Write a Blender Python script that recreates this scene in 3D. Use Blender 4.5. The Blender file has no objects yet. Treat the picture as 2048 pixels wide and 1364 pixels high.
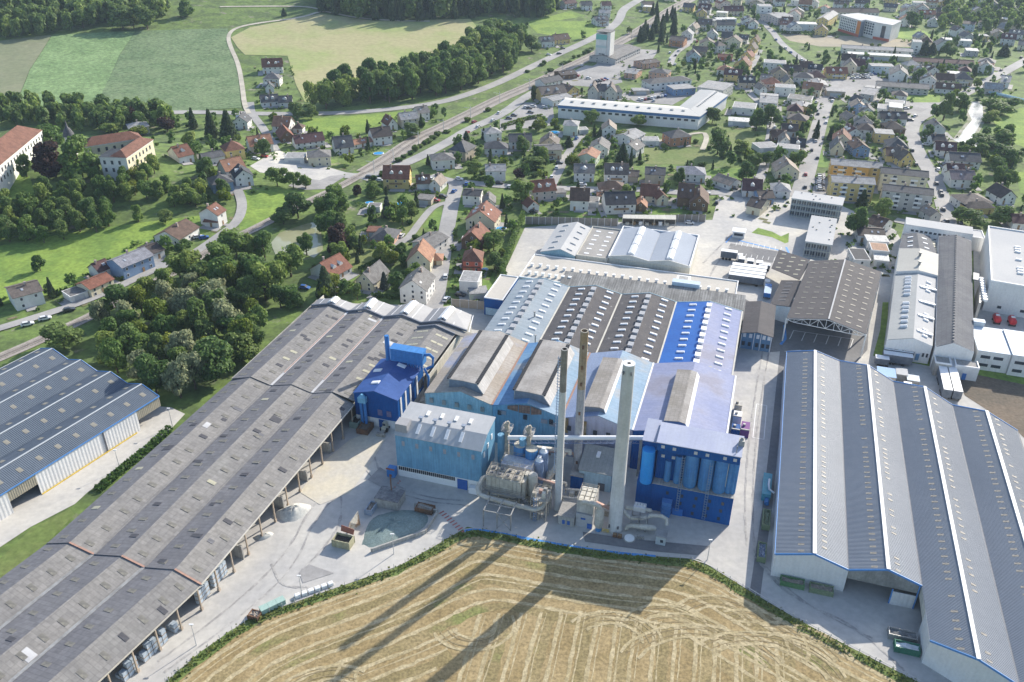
import bpy, math, random
from mathutils import Vector, Matrix
from mathutils.geometry import delaunay_2d_cdt, tessellate_polygon
random.seed(11)
R = math.radians
scene = bpy.context.scene
COL = scene.collection

# ------------------------------------------------------------------ camera, sky, sun, exposure
cd = bpy.data.cameras.new('camera'); cam = bpy.data.objects.new('camera', cd); COL.objects.link(cam)
cd.sensor_width = 36.0; cd.lens = 36.0*1727.84/2048.0; cd.clip_start = 1.0; cd.clip_end = 9000.0
cam.location = (0,0,150.0)
cam.rotation_euler = (Matrix.Rotation(R(90-30.267),3, 'X') @ Matrix.Rotation(R(-0.411)*-1,3, 'Z')).to_euler()
scene.camera = cam
SUN_AZ, SUN_EL = 42.0,29.0
w = bpy.data.worlds.new('World'); scene.world = w; w.use_nodes = True
nt = w.node_tree; bg = nt.nodes['Background']
sky = nt.nodes.new('ShaderNodeTexSky'); sky.sky_type = 'NISHITA'; sky.sun_disc = False
sky.sun_elevation = R(SUN_EL); sky.sun_rotation = R(SUN_AZ); sky.air_density = 1.0; sky.dust_density = 1.2; sky.ozone_density = 1.0
nt.links.new(sky.outputs[0], bg.inputs[0]); bg.inputs[1].default_value = 0.15
sl = bpy.data.lights.new('sun', 'SUN'); sl.energy = 4.5; sl.angle = R(0.53); sl.color = (1.0,0.93,0.82)
so = bpy.data.objects.new('sun', sl); COL.objects.link(so)
sd = Vector((math.sin(R(SUN_AZ))*math.cos(R(SUN_EL)), math.cos(R(SUN_AZ))*math.cos(R(SUN_EL)), math.sin(R(SUN_EL))))
so.rotation_euler = (-sd).to_track_quat('-Z', 'Y').to_euler(); so.location = sd*2000
vs = scene.view_settings
vs.view_transform = 'Standard'; vs.look = 'None'; vs.gamma = 1.0; vs.exposure = 0.68; vs.use_curve_mapping = False
scene.cycles.max_bounces = 6; scene.cycles.diffuse_bounces = 3; scene.cycles.glossy_bounces = 2; scene.cycles.transmission_bounces = 4
scene.cycles.volume_bounces = 0

# ------------------------------------------------------------------ materials
MATS = {}
def M(name, col, col2=None, ns=0.15, fine=0.12, fs=1.5, rough=0.75, spec=0.3, metal=0.0, streak=0.0, sheet=None, rib=None, bump=0.0, rand=0.0, leaf=False, coat=0.0, stain=None, edges=(0.42,0.6)):
 """procedural material: two base colours mixed by broad noise, fine grain, streaks down the UV, sheets or ribs laid out in UV metres"""
 if name in MATS: return MATS[name]
 m = bpy.data.materials.new(name); m.use_nodes = True; MATS[name] = m
 n = m.node_tree.nodes; L = m.node_tree.links; p = n['Principled BSDF']
 tc = n.new('ShaderNodeTexCoord')
 def noise(scale, detail=4, vec=None, rough_=0.6):
  t = n.new('ShaderNodeTexNoise'); t.inputs['Scale'].default_value = scale; t.inputs['Detail'].default_value = detail; t.inputs['Roughness'].default_value = rough_
  L.new(vec or tc.outputs['Object'], t.inputs['Vector']); return t.outputs['Fac']
 def ramp(v, a, b, c=0.0, d=1.0):
  t = n.new('ShaderNodeMapRange'); t.inputs[1].default_value = a; t.inputs[2].default_value = b; t.inputs[3].default_value = c; t.inputs[4].default_value = d
  L.new(v, t.inputs[0]); return t.outputs[0]
 def mix(kind, fac, a, b):
  t = n.new('ShaderNodeMix'); t.data_type = 'RGBA'; t.blend_type = kind; t.clamp_factor = True
  for sock, v in ((t.inputs[0], fac),(t.inputs[6], a),(t.inputs[7], b)):
   if isinstance(v, (int, float)): sock.default_value = v
   elif isinstance(v, tuple): sock.default_value = (*v, 1.0) if len(v) == 3 else v
   else: L.new(v, sock)
  return t.outputs[2]
 c = col
 if col2: c = mix('MIX', ramp(noise(ns), edges[0], edges[1]), col, col2)
 if stain: c = mix('MIX', ramp(noise(stain[1],6), stain[2], stain[2]+0.1), c, stain[0])
 if sheet:
  b = n.new('ShaderNodeTexBrick'); L.new(tc.outputs['UV'], b.inputs['Vector']); b.inputs['Scale'].default_value = 1.0
  b.offset = 0.0; b.inputs['Brick Width'].default_value = sheet[0]; b.inputs['Row Height'].default_value = sheet[1]; b.inputs['Mortar Size'].default_value = sheet[2]
  k = sheet[3]; b.inputs['Color1'].default_value = (1-k, 1-k, 1-k, 1); b.inputs['Color2'].default_value = (1+k, 1+k, 1+k, 1); q = sheet[4]; b.inputs['Mortar'].default_value = (q, q, q, 1)
  c = mix('MULTIPLY', 1.0, c, b.outputs['Color'])
 if streak:
  mp = n.new('ShaderNodeMapping'); mp.inputs['Scale'].default_value = (1.6,0.12,1.0); L.new(tc.outputs['UV'], mp.inputs['Vector'])
  c = mix('MULTIPLY', 1.0, c, mix('MIX', ramp(noise(1.0,5, mp.outputs[0]),0.35,0.7),(1-streak, 1-streak, 1-streak),(1+streak*.3,1+streak*.3,1+streak*.3)))
 if fine:
  c = mix('MULTIPLY', 1.0, c, mix('MIX', ramp(noise(fs, 6),0.3,0.7),(1-fine, 1-fine, 1-fine),(1+fine, 1+fine, 1+fine)))
 if leaf:
  g = n.new('ShaderNodeNewGeometry')
  c = mix('MULTIPLY', 1.0, c, mix('MIX', g.outputs['Random Per Island'],(0.62,0.68,0.6),(1.4,1.3,1.15)))
 if rand:
  oi = n.new('ShaderNodeObjectInfo'); hs = n.new('ShaderNodeHueSaturation')
  L.new(ramp(oi.outputs['Random'],0,1,0.5-rand*.05,0.5+rand*.05), hs.inputs['Hue']); L.new(ramp(oi.outputs['Random'],0,1,1+rand*.55,1-rand*.45), hs.inputs['Value'])
  if isinstance(c, tuple): hs.inputs['Color'].default_value = (*c, 1)
  else: L.new(c, hs.inputs['Color'])
  c = hs.outputs[0]
 if isinstance(c, tuple): p.inputs['Base Color'].default_value = (*c, 1)
 else: L.new(c, p.inputs['Base Color'])
 p.inputs['Roughness'].default_value = rough; p.inputs['Specular IOR Level'].default_value = spec; p.inputs['Metallic'].default_value = metal
 if coat: p.inputs['Coat Weight'].default_value = coat
 h = None
 if rib:
  wv = n.new('ShaderNodeTexWave'); wv.bands_direction = 'X'; L.new(tc.outputs['UV'], wv.inputs['Vector']); wv.inputs['Scale'].default_value = 1.0/rib*0.314159*1.0/1.0*1.0; h = wv.outputs['Fac']; d = 0.06
 elif bump: h = noise(fs*1.5,6); d = bump
 if h is not None:
  bp = n.new('ShaderNodeBump'); bp.inputs['Strength'].default_value = 0.7; bp.inputs['Distance'].default_value = d; L.new(h, bp.inputs['Height']); L.new(bp.outputs[0], p.inputs['Normal'])
 if leaf:
  p.inputs['Roughness'].default_value = 0.65
  tr = n.new('ShaderNodeBsdfTranslucent'); ms = n.new('ShaderNodeMixShader'); ms.inputs[0].default_value = 0.46
  if not isinstance(c, tuple): L.new(c, tr.inputs['Color'])
  L.new(p.outputs[0], ms.inputs[1]); L.new(tr.outputs[0], ms.inputs[2]); L.new(ms.outputs[0], n['Material Output'].inputs['Surface'])
 return m

# ------------------------------------------------------------------ object helpers
def tag(o, label=None, cat=None, group=None, kind=None):
 if label: o['label'] = label
 if cat: o['category'] = cat
 if group: o['group'] = group
 if kind: o['kind'] = kind
 return o
def wloc(o):
 v = Vector((0,0,0))
 while o is not None: v += o.location; o = o.parent
 return v
def thing(name, label, cat, loc, group=None, rz=0.0):
 o = bpy.data.objects.new(name, None); COL.objects.link(o); o.location = loc; o.rotation_euler.z = rz; o.empty_display_size = 0.5
 return tag(o, label, cat, group)
class MB:
 """collects faces and links them as one mesh object, with UVs in metres along and up each face"""
 def __init__(s): s.v = []; s.f = []; s.m = []; s.sm = []
 def add(s, vs_, fs, mi=0, smooth=False):
  k = len(s.v); s.v += [tuple(p) for p in vs_]
  for f in fs: s.f.append(tuple(i+k for i in f)); s.m.append(mi); s.sm.append(smooth)
  return s
 def poly(s, pts, mi=0): return s.add(pts, [tuple(range(len(pts)))], mi)
 def box(s, x0, y0, z0, x1, y1, z1, mi=0, T=None):
  p = [(x0, y0, z0),(x1, y0, z0),(x1, y1, z0),(x0, y1, z0),(x0, y0, z1),(x1, y0, z1),(x1, y1, z1),(x0, y1, z1)]
  if T: p = [T(*q) for q in p]
  return s.add(p, [(3,2,1,0),(4,5,6,7),(0,1,5,4),(1,2,6,5),(2,3,7,6),(3,0,4,7)], mi)
 def prism(s, base, z0, z1, mi=0, T=None):
  n = len(base); p = [(x, y, z0) for x, y in base]+[(x, y, z1) for x, y in base]
  if T: p = [T(*q) for q in p]
  return s.add(p, [tuple(range(n-1,-1,-1)), tuple(range(n, 2*n))]+[(i, (i+1) % n, n+(i+1) % n, n+i) for i in range(n)], mi)
 def slab(s, a, b, c, d, t=0.15, mi=0):
  q = [Vector(x) for x in (a, b, c, d)]; n = (q[1]-q[0]).cross(q[3]-q[0]).normalized()*t
  p = [x-n for x in q]+q
  return s.add(p, [(3,2,1,0),(4,5,6,7),(0,1,5,4),(1,2,6,5),(2,3,7,6),(3,0,4,7)], mi)
 def tube(s, pts, r, n=10, mi=0, caps=True):
  pts = [Vector(p) for p in pts]; k = len(pts); rr = r if isinstance(r, (list, tuple)) else [r]*k
  vv = []
  for i, p in enumerate(pts):
   d = ((pts[min(i+1, k-1)]-p).normalized()+(p-pts[max(i-1,0)]).normalized()).normalized()
   a = d.cross(Vector((0,0,1)) if abs(d.z) < 0.95 else Vector((1,0,0))).normalized(); b = d.cross(a)
   vv += [p+(a*math.cos(6.28318*j/n)+b*math.sin(6.28318*j/n))*rr[i] for j in range(n)]
  fs = [(i*n+j, i*n+(j+1) % n, (i+1)*n+(j+1) % n, (i+1)*n+j) for i in range(k-1) for j in range(n)]
  s.add(vv, fs, mi, True)
  if caps: s.add(vv[:n],[tuple(range(n))], mi); s.add(vv[-n:],[tuple(range(n-1,-1,-1))], mi)
  return s
 def corr(s, a, b, c, d, per=0.45, amp=0.06, mi=0):
  """corrugated sheet between the lower edge a-b and the upper edge d-c, ribs running up the slope"""
  a, b, c, d = (Vector(x) for x in (a, b, c, d)); n = (b-a).cross(d-a).normalized()*amp
  k = max(1, int((b-a).length/per)); prof = [(0,0),(.45,0),(.55,1),(.9,1)]
  lo, hi = [],[]
  for i in range(k):
   for t, h in prof:
    q = (i+t)/k; lo.append(a.lerp(b, q)+n*h); hi.append(d.lerp(c, q)+n*h)
  lo.append(b); hi.append(c); m = len(lo)
  return s.add(lo+hi, [(i, i+1, m+i+1, m+i) for i in range(m-1)], mi)
 def mesh(s, name, mats, org=(0,0,0)):
  me = bpy.data.meshes.new(name); o = Vector(org)
  me.from_pydata([tuple(Vector(p)-o) for p in s.v],[], s.f)
  for m in (mats if isinstance(mats, (list, tuple)) else [mats]): me.materials.append(m)
  me.polygons.foreach_set('material_index', s.m); me.polygons.foreach_set('use_smooth', s.sm)
  uv = me.uv_layers.new(name='UVMap'); dat = []
  for f in s.f:
   P = [Vector(s.v[i]) for i in f]; n = Vector((0,0,0))
   for i in range(1, len(P)-1): n += (P[i]-P[0]).cross(P[i+1]-P[0])
   n = n.normalized() if n.length > 1e-12 else Vector((0,0,1))
   if abs(n.z) > 0.999: t = Vector((math.cos(R(16.75)),-math.sin(R(16.75)),0)); b = Vector((math.sin(R(16.75)), math.cos(R(16.75)),0))
   else: t = Vector((0,0,1)).cross(n).normalized(); b = n.cross(t)
   for p in P: dat += [p.dot(t), p.dot(b)]
  uv.data.foreach_set('uv', dat); me.update(); return me
 def build(s, name, mats, parent=None, org=None):
  if parent is not None: o0 = wloc(parent)
  elif org is not None: o0 = Vector(org)
  else:
   xs, ys, zs = zip(*s.v); o0 = Vector(((min(xs)+max(xs))/2,(min(ys)+max(ys))/2, min(zs)))
  ob = bpy.data.objects.new(name, s.mesh(name, mats, o0)); COL.objects.link(ob)
  if parent is not None: ob.parent = parent
  else: ob.location = o0
  return ob
def inst(name, mesh, parent, loc, rz=0.0, scale=None):
 o = bpy.data.objects.new(name, mesh); COL.objects.link(o); o.location = loc; o.rotation_euler.z = rz; o.parent = parent
 if scale: o.scale = scale
 return o
def copy_tree(o, parent=None):
 c = o.copy(); COL.objects.link(c); c.parent = parent
 for ch in list(o.children): copy_tree(ch, c)
 return c

def hz(x, y):
 """height of the terrain: the castle knoll and the slope that climbs behind the main road"""
 k = 14.0*math.exp(-((x+212.0)/72.0)**2 - ((y-412.0)/50.0)**2)
 d = ((x+240.0)*(-0.40) + (y-545.0)*0.9165)
 t = max(0.0, min(1.0,(d-12.0)/420.0))
 s = 34.0*t*t*(3.0-2.0*t)
 e = max(0.0, min(1.0,(y-470.0)/60.0))*max(0.0, min(1.0,(330.0-x)/260.0))
 return k + s*e

HOUSES = '''
h -166.8 420.8 8.1 0.78 7.7 12 4.3 x 3.7 W rd 100 -1
h -153.5 425.1 5.7 0.63 11 10 4.2 x 1.4 W dg 100 -1
h -146 437.9 3.8 0.55 9.7 10 6 h 3.7 Y rd 314 -1
h -160.6 506.4 0.2 -0.01 8.6 9 4.4 y 3.2 W dg 14 -1
h -216.1 490.6 0.7 0.52 10.5 10 5 h 1.8 C lg 14 -1
h -175.1 641.3 1 0.22 14.1 10 5.1 x 4.6 W rd 213 -1
h -167.1 608.2 0.1 -0.01 11.1 9 5.1 h 2.8 W gr 313 -1
h -165.3 590.7 0 0.27 5.7 7 3.4 y 2.8 W dg 313 -1
h -156.8 556.2 0 0.37 10.9 9 3.4 x 3.2 W dg 214 1
h -146.2 555.4 0 0.18 7.9 9 3.4 x 2.8 W dg 214 0
h -134.1 498.2 0.1 -0.14 9.9 10 4.8 x 4.1 W or 114 -1
h -129.7 482.4 0.3 0.42 7.8 13 3.3 y 4.1 K rb 114 -1
h -113.9 469.9 0.3 0.45 16 9 4.1 x 3.2 W ma 114 -1
h -125.3 498 0.1 -0.05 5.5 6 3 p 2.3 W br 114 -1
h -137.6 457.8 1.4 0.47 12 11 5.1 x 3.7 W or 314 -1
g -114.4 440.8 1.2 0.02 10.2 9 3.5 f 0 W lg 11 -1
h -101.8 439.8 0.7 0.21 11.4 11 5.4 h 2.3 C gr 11 -1
h -93.5 462.5 0.2 0.37 9.8 11 3.9 x 4.6 W dg 11 -1
h -85.7 472.2 0.1 0.59 12 7 2.6 x 1.5 W or 211 -1
h -75.2 478.9 0 0.44 11 10 5.1 x 3.7 W dk 211 -1
h -73.4 506.3 0 0.52 6.1 10 3.8 y 3.7 W rd 211 -1
h -63.4 513.7 0 0.4 10.4 9 5 x 2.8 C lg 211 -1
h -56.6 527 0 0.52 7.2 9 5 x 2.8 W gr 308 -1
h -27.4 453.5 0 -0.43 9.9 12 5.5 h 4.1 T dg 111 -1
h -12.6 486.4 0 0.35 9.2 9 5 p 2.3 W lg 111 -1
h -9.4 463.8 0 -0.01 12.3 10 3.4 h 2.8 W dg 111 -1
h -37.3 439.1 0 0.24 11.5 10 5.1 h 2.3 W gr 111 -1
h -9 421.3 0 0.06 9.8 9 5.5 x 1.8 W lg 111 -1
h -57.3 409.7 0.1 -0.01 12.6 11 5.5 x 4.6 Y rb 311 -1
h -44.5 408 0 0.15 6.4 8 3.4 x 2.8 W br 311 -1
h -37 405.8 0 -0.29 5.7 9 3.4 y 2.8 W tn 311 -1
h -19 387.8 0 -0.14 8.1 9 5 x 1.1 W bk 222 -1
h -11.2 382.4 0 0.02 5.5 9 3.4 y 2.3 W gr 222 -1
h -13.1 358.7 0 -0.21 12.9 12 5 y 4.6 C rb 122 -1
h -15.6 338 0 -0.27 9.2 11 4.2 y 4.1 K rb 122 -1
g -18.8 338.8 0 -0.1 5.5 4 2.5 f 0 W lg 122 -1
h -15.8 315.5 0 -0.07 7.1 9 5 h 3.2 R rd 322 -1
h -16.2 313.5 0 -0.09 6.9 5 2.5 x 1.4 R rd 322 -1
b -15.9 295.9 0 -0.14 7.1 9 5.5 f 0 W lg 104 -1
g -12.9 289.6 0 0.17 6.8 6 2.9 f 0 L lg 104 -1
h -34.6 334.5 0 -0.51 9.9 12 3.8 y 1.5 W gr 322 -1
h -36.6 315.4 0 -0.09 9.1 11 5.5 y 4.6 C or 322 -1
h -31.3 320 0 0.02 5.5 6 2.5 h 1.7 C or 322 -1
h -35.5 289.6 0 -0.19 10 12 6.3 y 3.7 W gr 104 -1
h -54 300.1 0 -0.38 7.5 12 3.8 y 3.7 C gr 204 -1
h -71.7 309 0 1 10.6 12 2.7 x 4.1 W rb 4 -1
h -54.4 342.2 0 -0.2 9.7 12 2.7 h 2.8 S dg 22 -1
g -63.9 376.2 0.1 -0.07 5.8 5 2.5 f 0 W gr 201 -1
g -41.4 387.1 0 -0.2 7.5 7 2.5 f 0 T gr 222 -1
g -60.3 348.2 0 -0.04 5.5 6 2.5 f 0 S rd 22 -1
h -139.3 392.6 3.5 0.53 9.5 10 4.9 h 2.8 B dg 100 -1
h -131.6 402.1 3.1 0.48 8.3 10 5.4 y 3.2 W bk 100 -1
h -139.5 412.2 4.1 0.71 10.2 10 4.3 x 4.1 W or 100 -1
h -132.3 356.7 0.9 1.29 6.6 9 6 x 2.8 W rd 1 -1
h -132.1 354.9 0.9 -0.09 5.9 5 2.8 x 0.9 W rd 1 -1
h -143.1 340.7 0.4 -0.29 12.1 14 3.7 y 2.9 W br 115 -1
h -151 310.2 0.1 0.99 13.9 10 5.5 x 2 B sl 115 -1
h -148.2 324 0.2 0.97 5.5 10 3.4 x 1.5 W dk 115 -1
h -162 306.8 0.1 0.99 5.5 7 3.2 x 2.4 W ma 115 -1
h -158 293.1 0 1.04 10.1 8 3.8 x 1.5 C rb 315 -1
g -163.2 287 0 0.85 6.4 7 2.5 f 0 W gr 315 -1
h -179.6 283.2 0 0.7 9.7 11 5.5 x 1.8 W gb 315 -1
b 79.9 702.8 0 1.04 47.9 22 4.2 x 1.8 G gr 102 -1
h 37.3 636 0 0.41 12.5 12 3.4 x 1.4 K dk 212 -1
h 24.5 611.4 0 0.67 16.9 10 3.8 x 2.3 W dg 12 -1
h 24.4 576.3 0 0.4 18 11 5 x 3.7 Y gb 12 1
h 35.9 584.1 0 0.71 11.6 11 4.2 y 3.2 Y gb 12 0
h 27.9 566.2 0 0.74 17.5 11 3.8 x 1.1 W lg 12 -1
h 53.1 580.5 0 -0.18 6.4 12 5.9 y 3.7 G gb 312 1
h 58.5 581.5 0 -0.11 5.5 11 5.5 x 3.2 G dg 312 0
h 64.5 578.8 0 -0.16 7.1 12 5.9 y 3.7 G gb 312 0
h 66.8 581.9 0 0.41 5.5 12 5 x 2.3 G dg 312 1
h 86.5 639.9 0 -0.43 8.9 14 3.8 x 1.1 S lg 24 -1
h 100.7 672.1 0 0.52 15.9 12 3.8 x 1.1 S dk 224 -1
h 105.3 635.8 0 -0.38 13.6 12 5 h 1.8 S dg 324 -1
b 105.9 608.1 0 0.37 32.5 12 5.5 h 1.8 W dg 112 -1
g 85.8 592.5 0 0.09 11.1 8 2.5 f 0 T lg 112 -1
b 113.4 593.5 0 0.29 16.1 12 4.2 f 0 B lg 203 -1
b 135.4 587.4 0 -0.52 17.8 22 6.7 f 0 G lg 103 -1
b 146.2 547.5 0 -0.32 14 14 4.2 f 0 W lg 103 -1
g 137.2 520.4 0 -0.22 13.4 9 2.7 f 0 W wr 217 -1
h 26.2 737.3 1.5 0.33 11.2 10 4.6 x 2.8 W dg 2 -1
h 38.2 748.6 1.8 0.43 13.6 10 3.8 x 3.2 Y br 202 -1
h 76.8 812.1 4.7 0.37 12.7 10 4.8 x 2.8 W dg 27 -1
h 128.9 886.4 7.2 0.07 11.3 10 4.6 x 1.8 W dk 227 0
h 33.8 499.7 0 -0.16 8.3 10 5.9 h 1.8 L lg 16 -1
g 40.5 500.4 0 0.21 5.5 6 2.5 f 0 W lg 16 -1
h 55.3 494.3 0 -0.1 7.8 10 5.5 y 2.8 W tn 216 -1
h 66 484.1 0 0.98 13.7 13 4.2 x 1.8 W lg 216 -1
g 77.5 480.8 0 -0.03 9.4 8 2.7 f 0 W lg 216 -1
h 92.7 482.2 0 0.33 12.5 11 5 h 2.8 O dg 216 -1
h 3.7 473.4 0 0.06 12.2 10 4.6 x 2.8 W dg 111 -1
h 20.2 473.2 0 -0.11 10.1 11 3.4 y 3.7 T gb 16 -1
h 18.6 455.7 0 0.12 13.6 10 5.5 x 1.1 C gr 16 -1
h 47.6 463.8 0 -0.2 9.9 12 4.2 y 2.9 W gr 16 1
h 40.3 446.1 0 -0.3 9.4 11 5 y 2 L or 16 -1
h 65.2 462.2 0 -0.54 9.3 11 4.2 y 2.8 W gr 16 0
h 35.9 421.4 0 -0.06 10 10 5 x 2.8 W gr 210 -1
h 51.7 418.3 0 -0.04 11.4 10 5.5 x 3.7 W gb 210 -1
h 60.6 419.9 0 -0.18 5.5 8 3.4 x 1.8 T gb 316 -1
h 71.3 417.9 0 -0.14 9.5 10 5.5 x 2 T dg 18 -1
h 90.4 422.9 0 -0.12 13.5 11 4.2 h 2.4 W sl 218 -1
h 13.8 394.9 0 0.27 11.3 9 5 x 3.7 P rb 10 -1
g 22.2 395.5 0 0.19 5.5 6 2.9 f 0 P gr 210 -1
h 8.3 378.6 0 0.42 5.8 6 2.9 y 2.3 W rd 10 -1
h 31.1 381.7 0 -0.1 8.4 9 5.5 x 4.1 W br 210 -1
g 37.8 385.3 0 -0.15 5.5 7 2.5 f 0 W gr 210 -1
h 49.1 379.8 0 0.09 13.7 12 5 x 3.7 W bk 210 -1
h 47.7 400.5 0 0.02 12.4 9 3.8 h 2.8 W br 210 -1
h 44.3 393.2 0 -0.02 7.9 4 2.5 x 0.7 T or 210 -1
h 59.5 380.1 0 -0.14 5.5 7 2.7 y 2.4 K or 110 -1
h 65.4 393.2 0 -0.19 8.2 10 3.8 x 3.7 C rd 110 -1
h 69.7 388.4 0 0.18 5.5 8 3.8 y 2.3 C rd 18 -1
h 81.8 388.7 0 -0.23 6.8 12 5 x 4.6 K br 18 1
h 87.5 384.9 0 -0.18 8.3 14 4.2 y 3.7 K br 18 0
h 106.5 412.6 0 0.68 8.9 11 2.9 y 2 W tn 218 -1
h 116.2 401.6 0 -0.18 8.8 11 3.8 x 3.7 W ma 118 -1
h 113.9 378.7 0 -0.61 6.5 12 4.2 x 2.3 C dk 318 -1
h 129.9 400.5 0 -0.18 8.6 10 3.8 h 2.3 W lg 205 -1
h 119.8 392.2 0 0.07 7 10 3.4 x 1.8 B dk 118 -1
h 139.9 428.7 0 -0.08 11.6 12 4.2 y 4.1 C tn 6 -1
h 163 358.5 0 -0.83 7 10 3.4 x 2.3 W br 305 -1
h 154.6 347.8 0 -0.16 10.8 10 3.4 x 1.4 W dk 305 -1
g 154.7 339.8 0 -0.14 8.7 7 3.4 f 0 W wr 305 0
b 151.7 329 0 -0.21 6.7 8 4.2 f 0 W ru 305 -1
g 150.1 321.3 0 -0.28 5.5 6 2.9 f 0 W wr 305 1
b 141 321.6 0 -0.1 6.3 11 4.2 f 0 W bk 305 -1
h 190.1 369.8 0 0.2 5.5 8 3.8 y 2 G tn 105 -1
h 216 386.1 0 0.12 13.7 12 4.2 h 2.3 W gb 106 -1
h 216.1 379.6 0 0.12 12.7 7 3.4 h 2 Y dk 106 -1
h 234.6 394.9 0 0.15 8 11 3.8 y 3.2 W dk 106 -1
h 224.3 416.8 0 -0.08 11.5 10 4.6 x 2.8 W pb 106 -1
h 226.2 428.3 0 -0.12 8.1 9 4.2 x 2.8 W ma 106 -1
h 226 363 0 -0.18 5.5 9 3.4 x 2.3 W ma 306 -1
a 238 871.6 1.3 -0.03 11.7 14 11.7 f 0 W lg 9 -1
h 246.1 855.7 0.6 0.52 18.6 24 6.3 x 1.8 P lg 9 -1
h 292.3 849.6 0.1 -0.52 10.3 42 7.2 y 2.3 Y lg 9 -1
b 265 823.4 0.1 -0.13 17.6 12 5.5 f 0 I wr 221 -1
b 328.6 886.1 0 -0.01 46.3 12 6 x 2.8 W dk 209 -1
b 292.9 723.2 0 -0.24 53.4 12 4.2 x 1.4 W lg 321 -1
g 288.2 703.8 0 -0.22 47.3 9 3.4 f 0 C wr 25 -1
a 325.7 726.2 0 -0.29 6.4 10 9.5 f 0 W lg 225 -1
b 327.6 679.5 0 -0.23 42.9 10 3.8 x 1.8 C ma 325 -1
b 367.1 763.9 0 -0.38 8 9 4.2 f 0 W wr 225 0
b 380.8 759.1 0 -0.32 9.2 9 4.2 f 0 W wr 225 1
h 414.1 826.6 0 -0.52 10.8 12 6.3 x 1.5 I dk 109 -1
b 273.4 659.5 0 -0.12 16.5 10 5 f 0 I lg 120 -1
h 277.1 635.7 0 -0.31 11.7 18 5.5 y 3.7 W gr 120 -1
b 266.9 602.3 0 -0.27 32.9 12 4.2 x 1.8 G gr 320 -1
h 240.4 588.6 0 -0.52 8.8 26 4.2 x 1.4 G lg 320 -1
h 210.5 607 0 -0.16 11.1 14 4.2 y 1.7 G lg 20 -1
g 217.6 591.1 0 -0.2 12 9 3.4 f 0 T lg 320 -1
h 217.4 634 0 -0.03 11.8 11 2.9 h 3.7 C ma 20 -1
h 233.7 641.3 0 -0.08 14.7 10 4.2 x 3.2 Y rb 20 -1
h 216.8 659.3 0 -0.06 8.6 9 4.2 x 3.2 C br 20 -1
b 194.3 661.1 0 -0.24 15.7 12 6.7 f 0 W lg 326 -1
h 204.6 650.5 0 -0.1 12 9 3.8 x 2.8 T dk 20 0
h 191.3 614.2 0 -0.09 6.3 12 4.2 y 2.8 C gr 20 -1
h 178.4 621.4 0 -0.39 7.3 11 4.2 x 2.3 W gr 124 -1
h 167.6 594.1 0 0.16 5.5 10 4.2 y 2.3 W tn 103 -1
h 166.1 565.9 0 -0.27 10.7 24 4.2 x 1.4 W lg 103 -1
b 187.8 569.9 0 -0.41 15 12 3.8 f 0 W gr 103 -1
h 182.9 548.6 0 -0.22 12.2 12 4.2 y 1.3 Y lg 219 -1
h 161.7 500.6 0 -0.21 8.7 10 3.4 x 2.8 W dk 219 -1
h 151.2 486.6 0 -0.1 7.6 9 3.8 x 2.8 K br 219 -1
h 152.1 476.7 0 -0.17 5.5 10 4.6 y 2.8 W tn 219 -1
h 158.2 471.2 0 -0.29 7.5 10 3.4 x 3.2 W bk 219 -1
g 140.4 470.7 0 0.22 11.7 10 2.7 f 0 W lg 19 -1
h 217.5 547.8 0 -0.19 8.5 10 5 y 2.8 B tn 7 -1
h 205.4 526.3 0 0.18 7.4 10 3.4 y 2.3 T tn 219 -1
h 185.6 480.3 0 -0.34 9.3 11 4.6 y 3.7 C rd 119 -1
h 178.5 466.5 0 -0.25 6.7 11 3.8 y 4.1 C gr 119 -1
h 190.1 465.6 0 -0.03 8.6 12 4.6 y 2.4 B br 119 -1
b 233.3 546.9 0 -0.38 6.1 12 4.2 f 0 W lg 7 1
b 239.8 543.6 0 -0.36 7.8 12 5.9 f 0 T wr 7 -1
h 223.7 504.1 0 0.02 9.9 12 4.2 h 2.8 K dk 7 -1
h 230.9 525.4 0 -0.08 15.2 10 4.2 x 2.8 W bk 7 -1
h 212.2 469.4 0 -0.16 10.1 13 4.2 h 3.7 T dg 119 -1
h 204.4 455.5 0 -0.18 6.4 11 3.8 x 2.8 Y br 119 -1
h 207.2 449.1 0 0.14 7.3 12 4.2 y 4.1 Y gb 119 -1
h 247.8 503.4 0 -0.14 9.3 11 4.6 y 3.2 W gr 7 -1
h 240.7 483.1 0 -0.04 7.2 8 3.4 x 2.3 W bk 307 -1
h 237.6 465.3 0 -0.29 10.1 10 3.8 x 3.2 W ma 119 -1
h 239.1 446.5 0 -0.18 14.9 11 4.2 x 2.8 W dg 106 -1
h 304.7 623.9 0 -0.16 11.9 10 4.2 x 3.2 C br 223 -1
h 317.9 624.5 0 -0.16 12.1 11 4.6 h 3.7 C dg 223 -1
h 297.8 600.8 0 -0.34 15.4 9 3.4 x 2.8 W br 23 -1
h 347.3 620.8 0 -0.52 5.5 16 4.2 x 2.8 W lg 223 -1
h 360.7 677.8 0 -0.52 11.1 11 4.6 h 2.8 S gr 325 -1
h 422.1 745.8 0 -0.52 5.5 12 4.2 x 2.8 C gr 125 -1
h 410 920 0 -0.34 11.9 11 4.2 y 3.7 W dk 209 3
h 402.4 890.8 0 -0.15 14.8 10 3.8 x 2.8 T rb 109 -1
h 423.2 905.8 0 -0.26 9.9 10 3.8 x 2.8 C dk 109 -1
h 438.3 910.3 0 -0.36 11.2 10 4.2 h 2.8 Y dg 109 -1
h 380.6 926.4 0 -0.48 12.2 10 4.2 x 2.8 C dg 209 -1
h 359.5 948.4 0 -0.31 13.8 10 4.2 x 2.8 W dk 209 2
h 335.9 943.5 0 -0.16 14 10 4.2 x 2.8 W dk 209 0
h 442.9 880.7 0 -0.27 13.7 10 4.2 x 2.8 C dg 109 0
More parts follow.
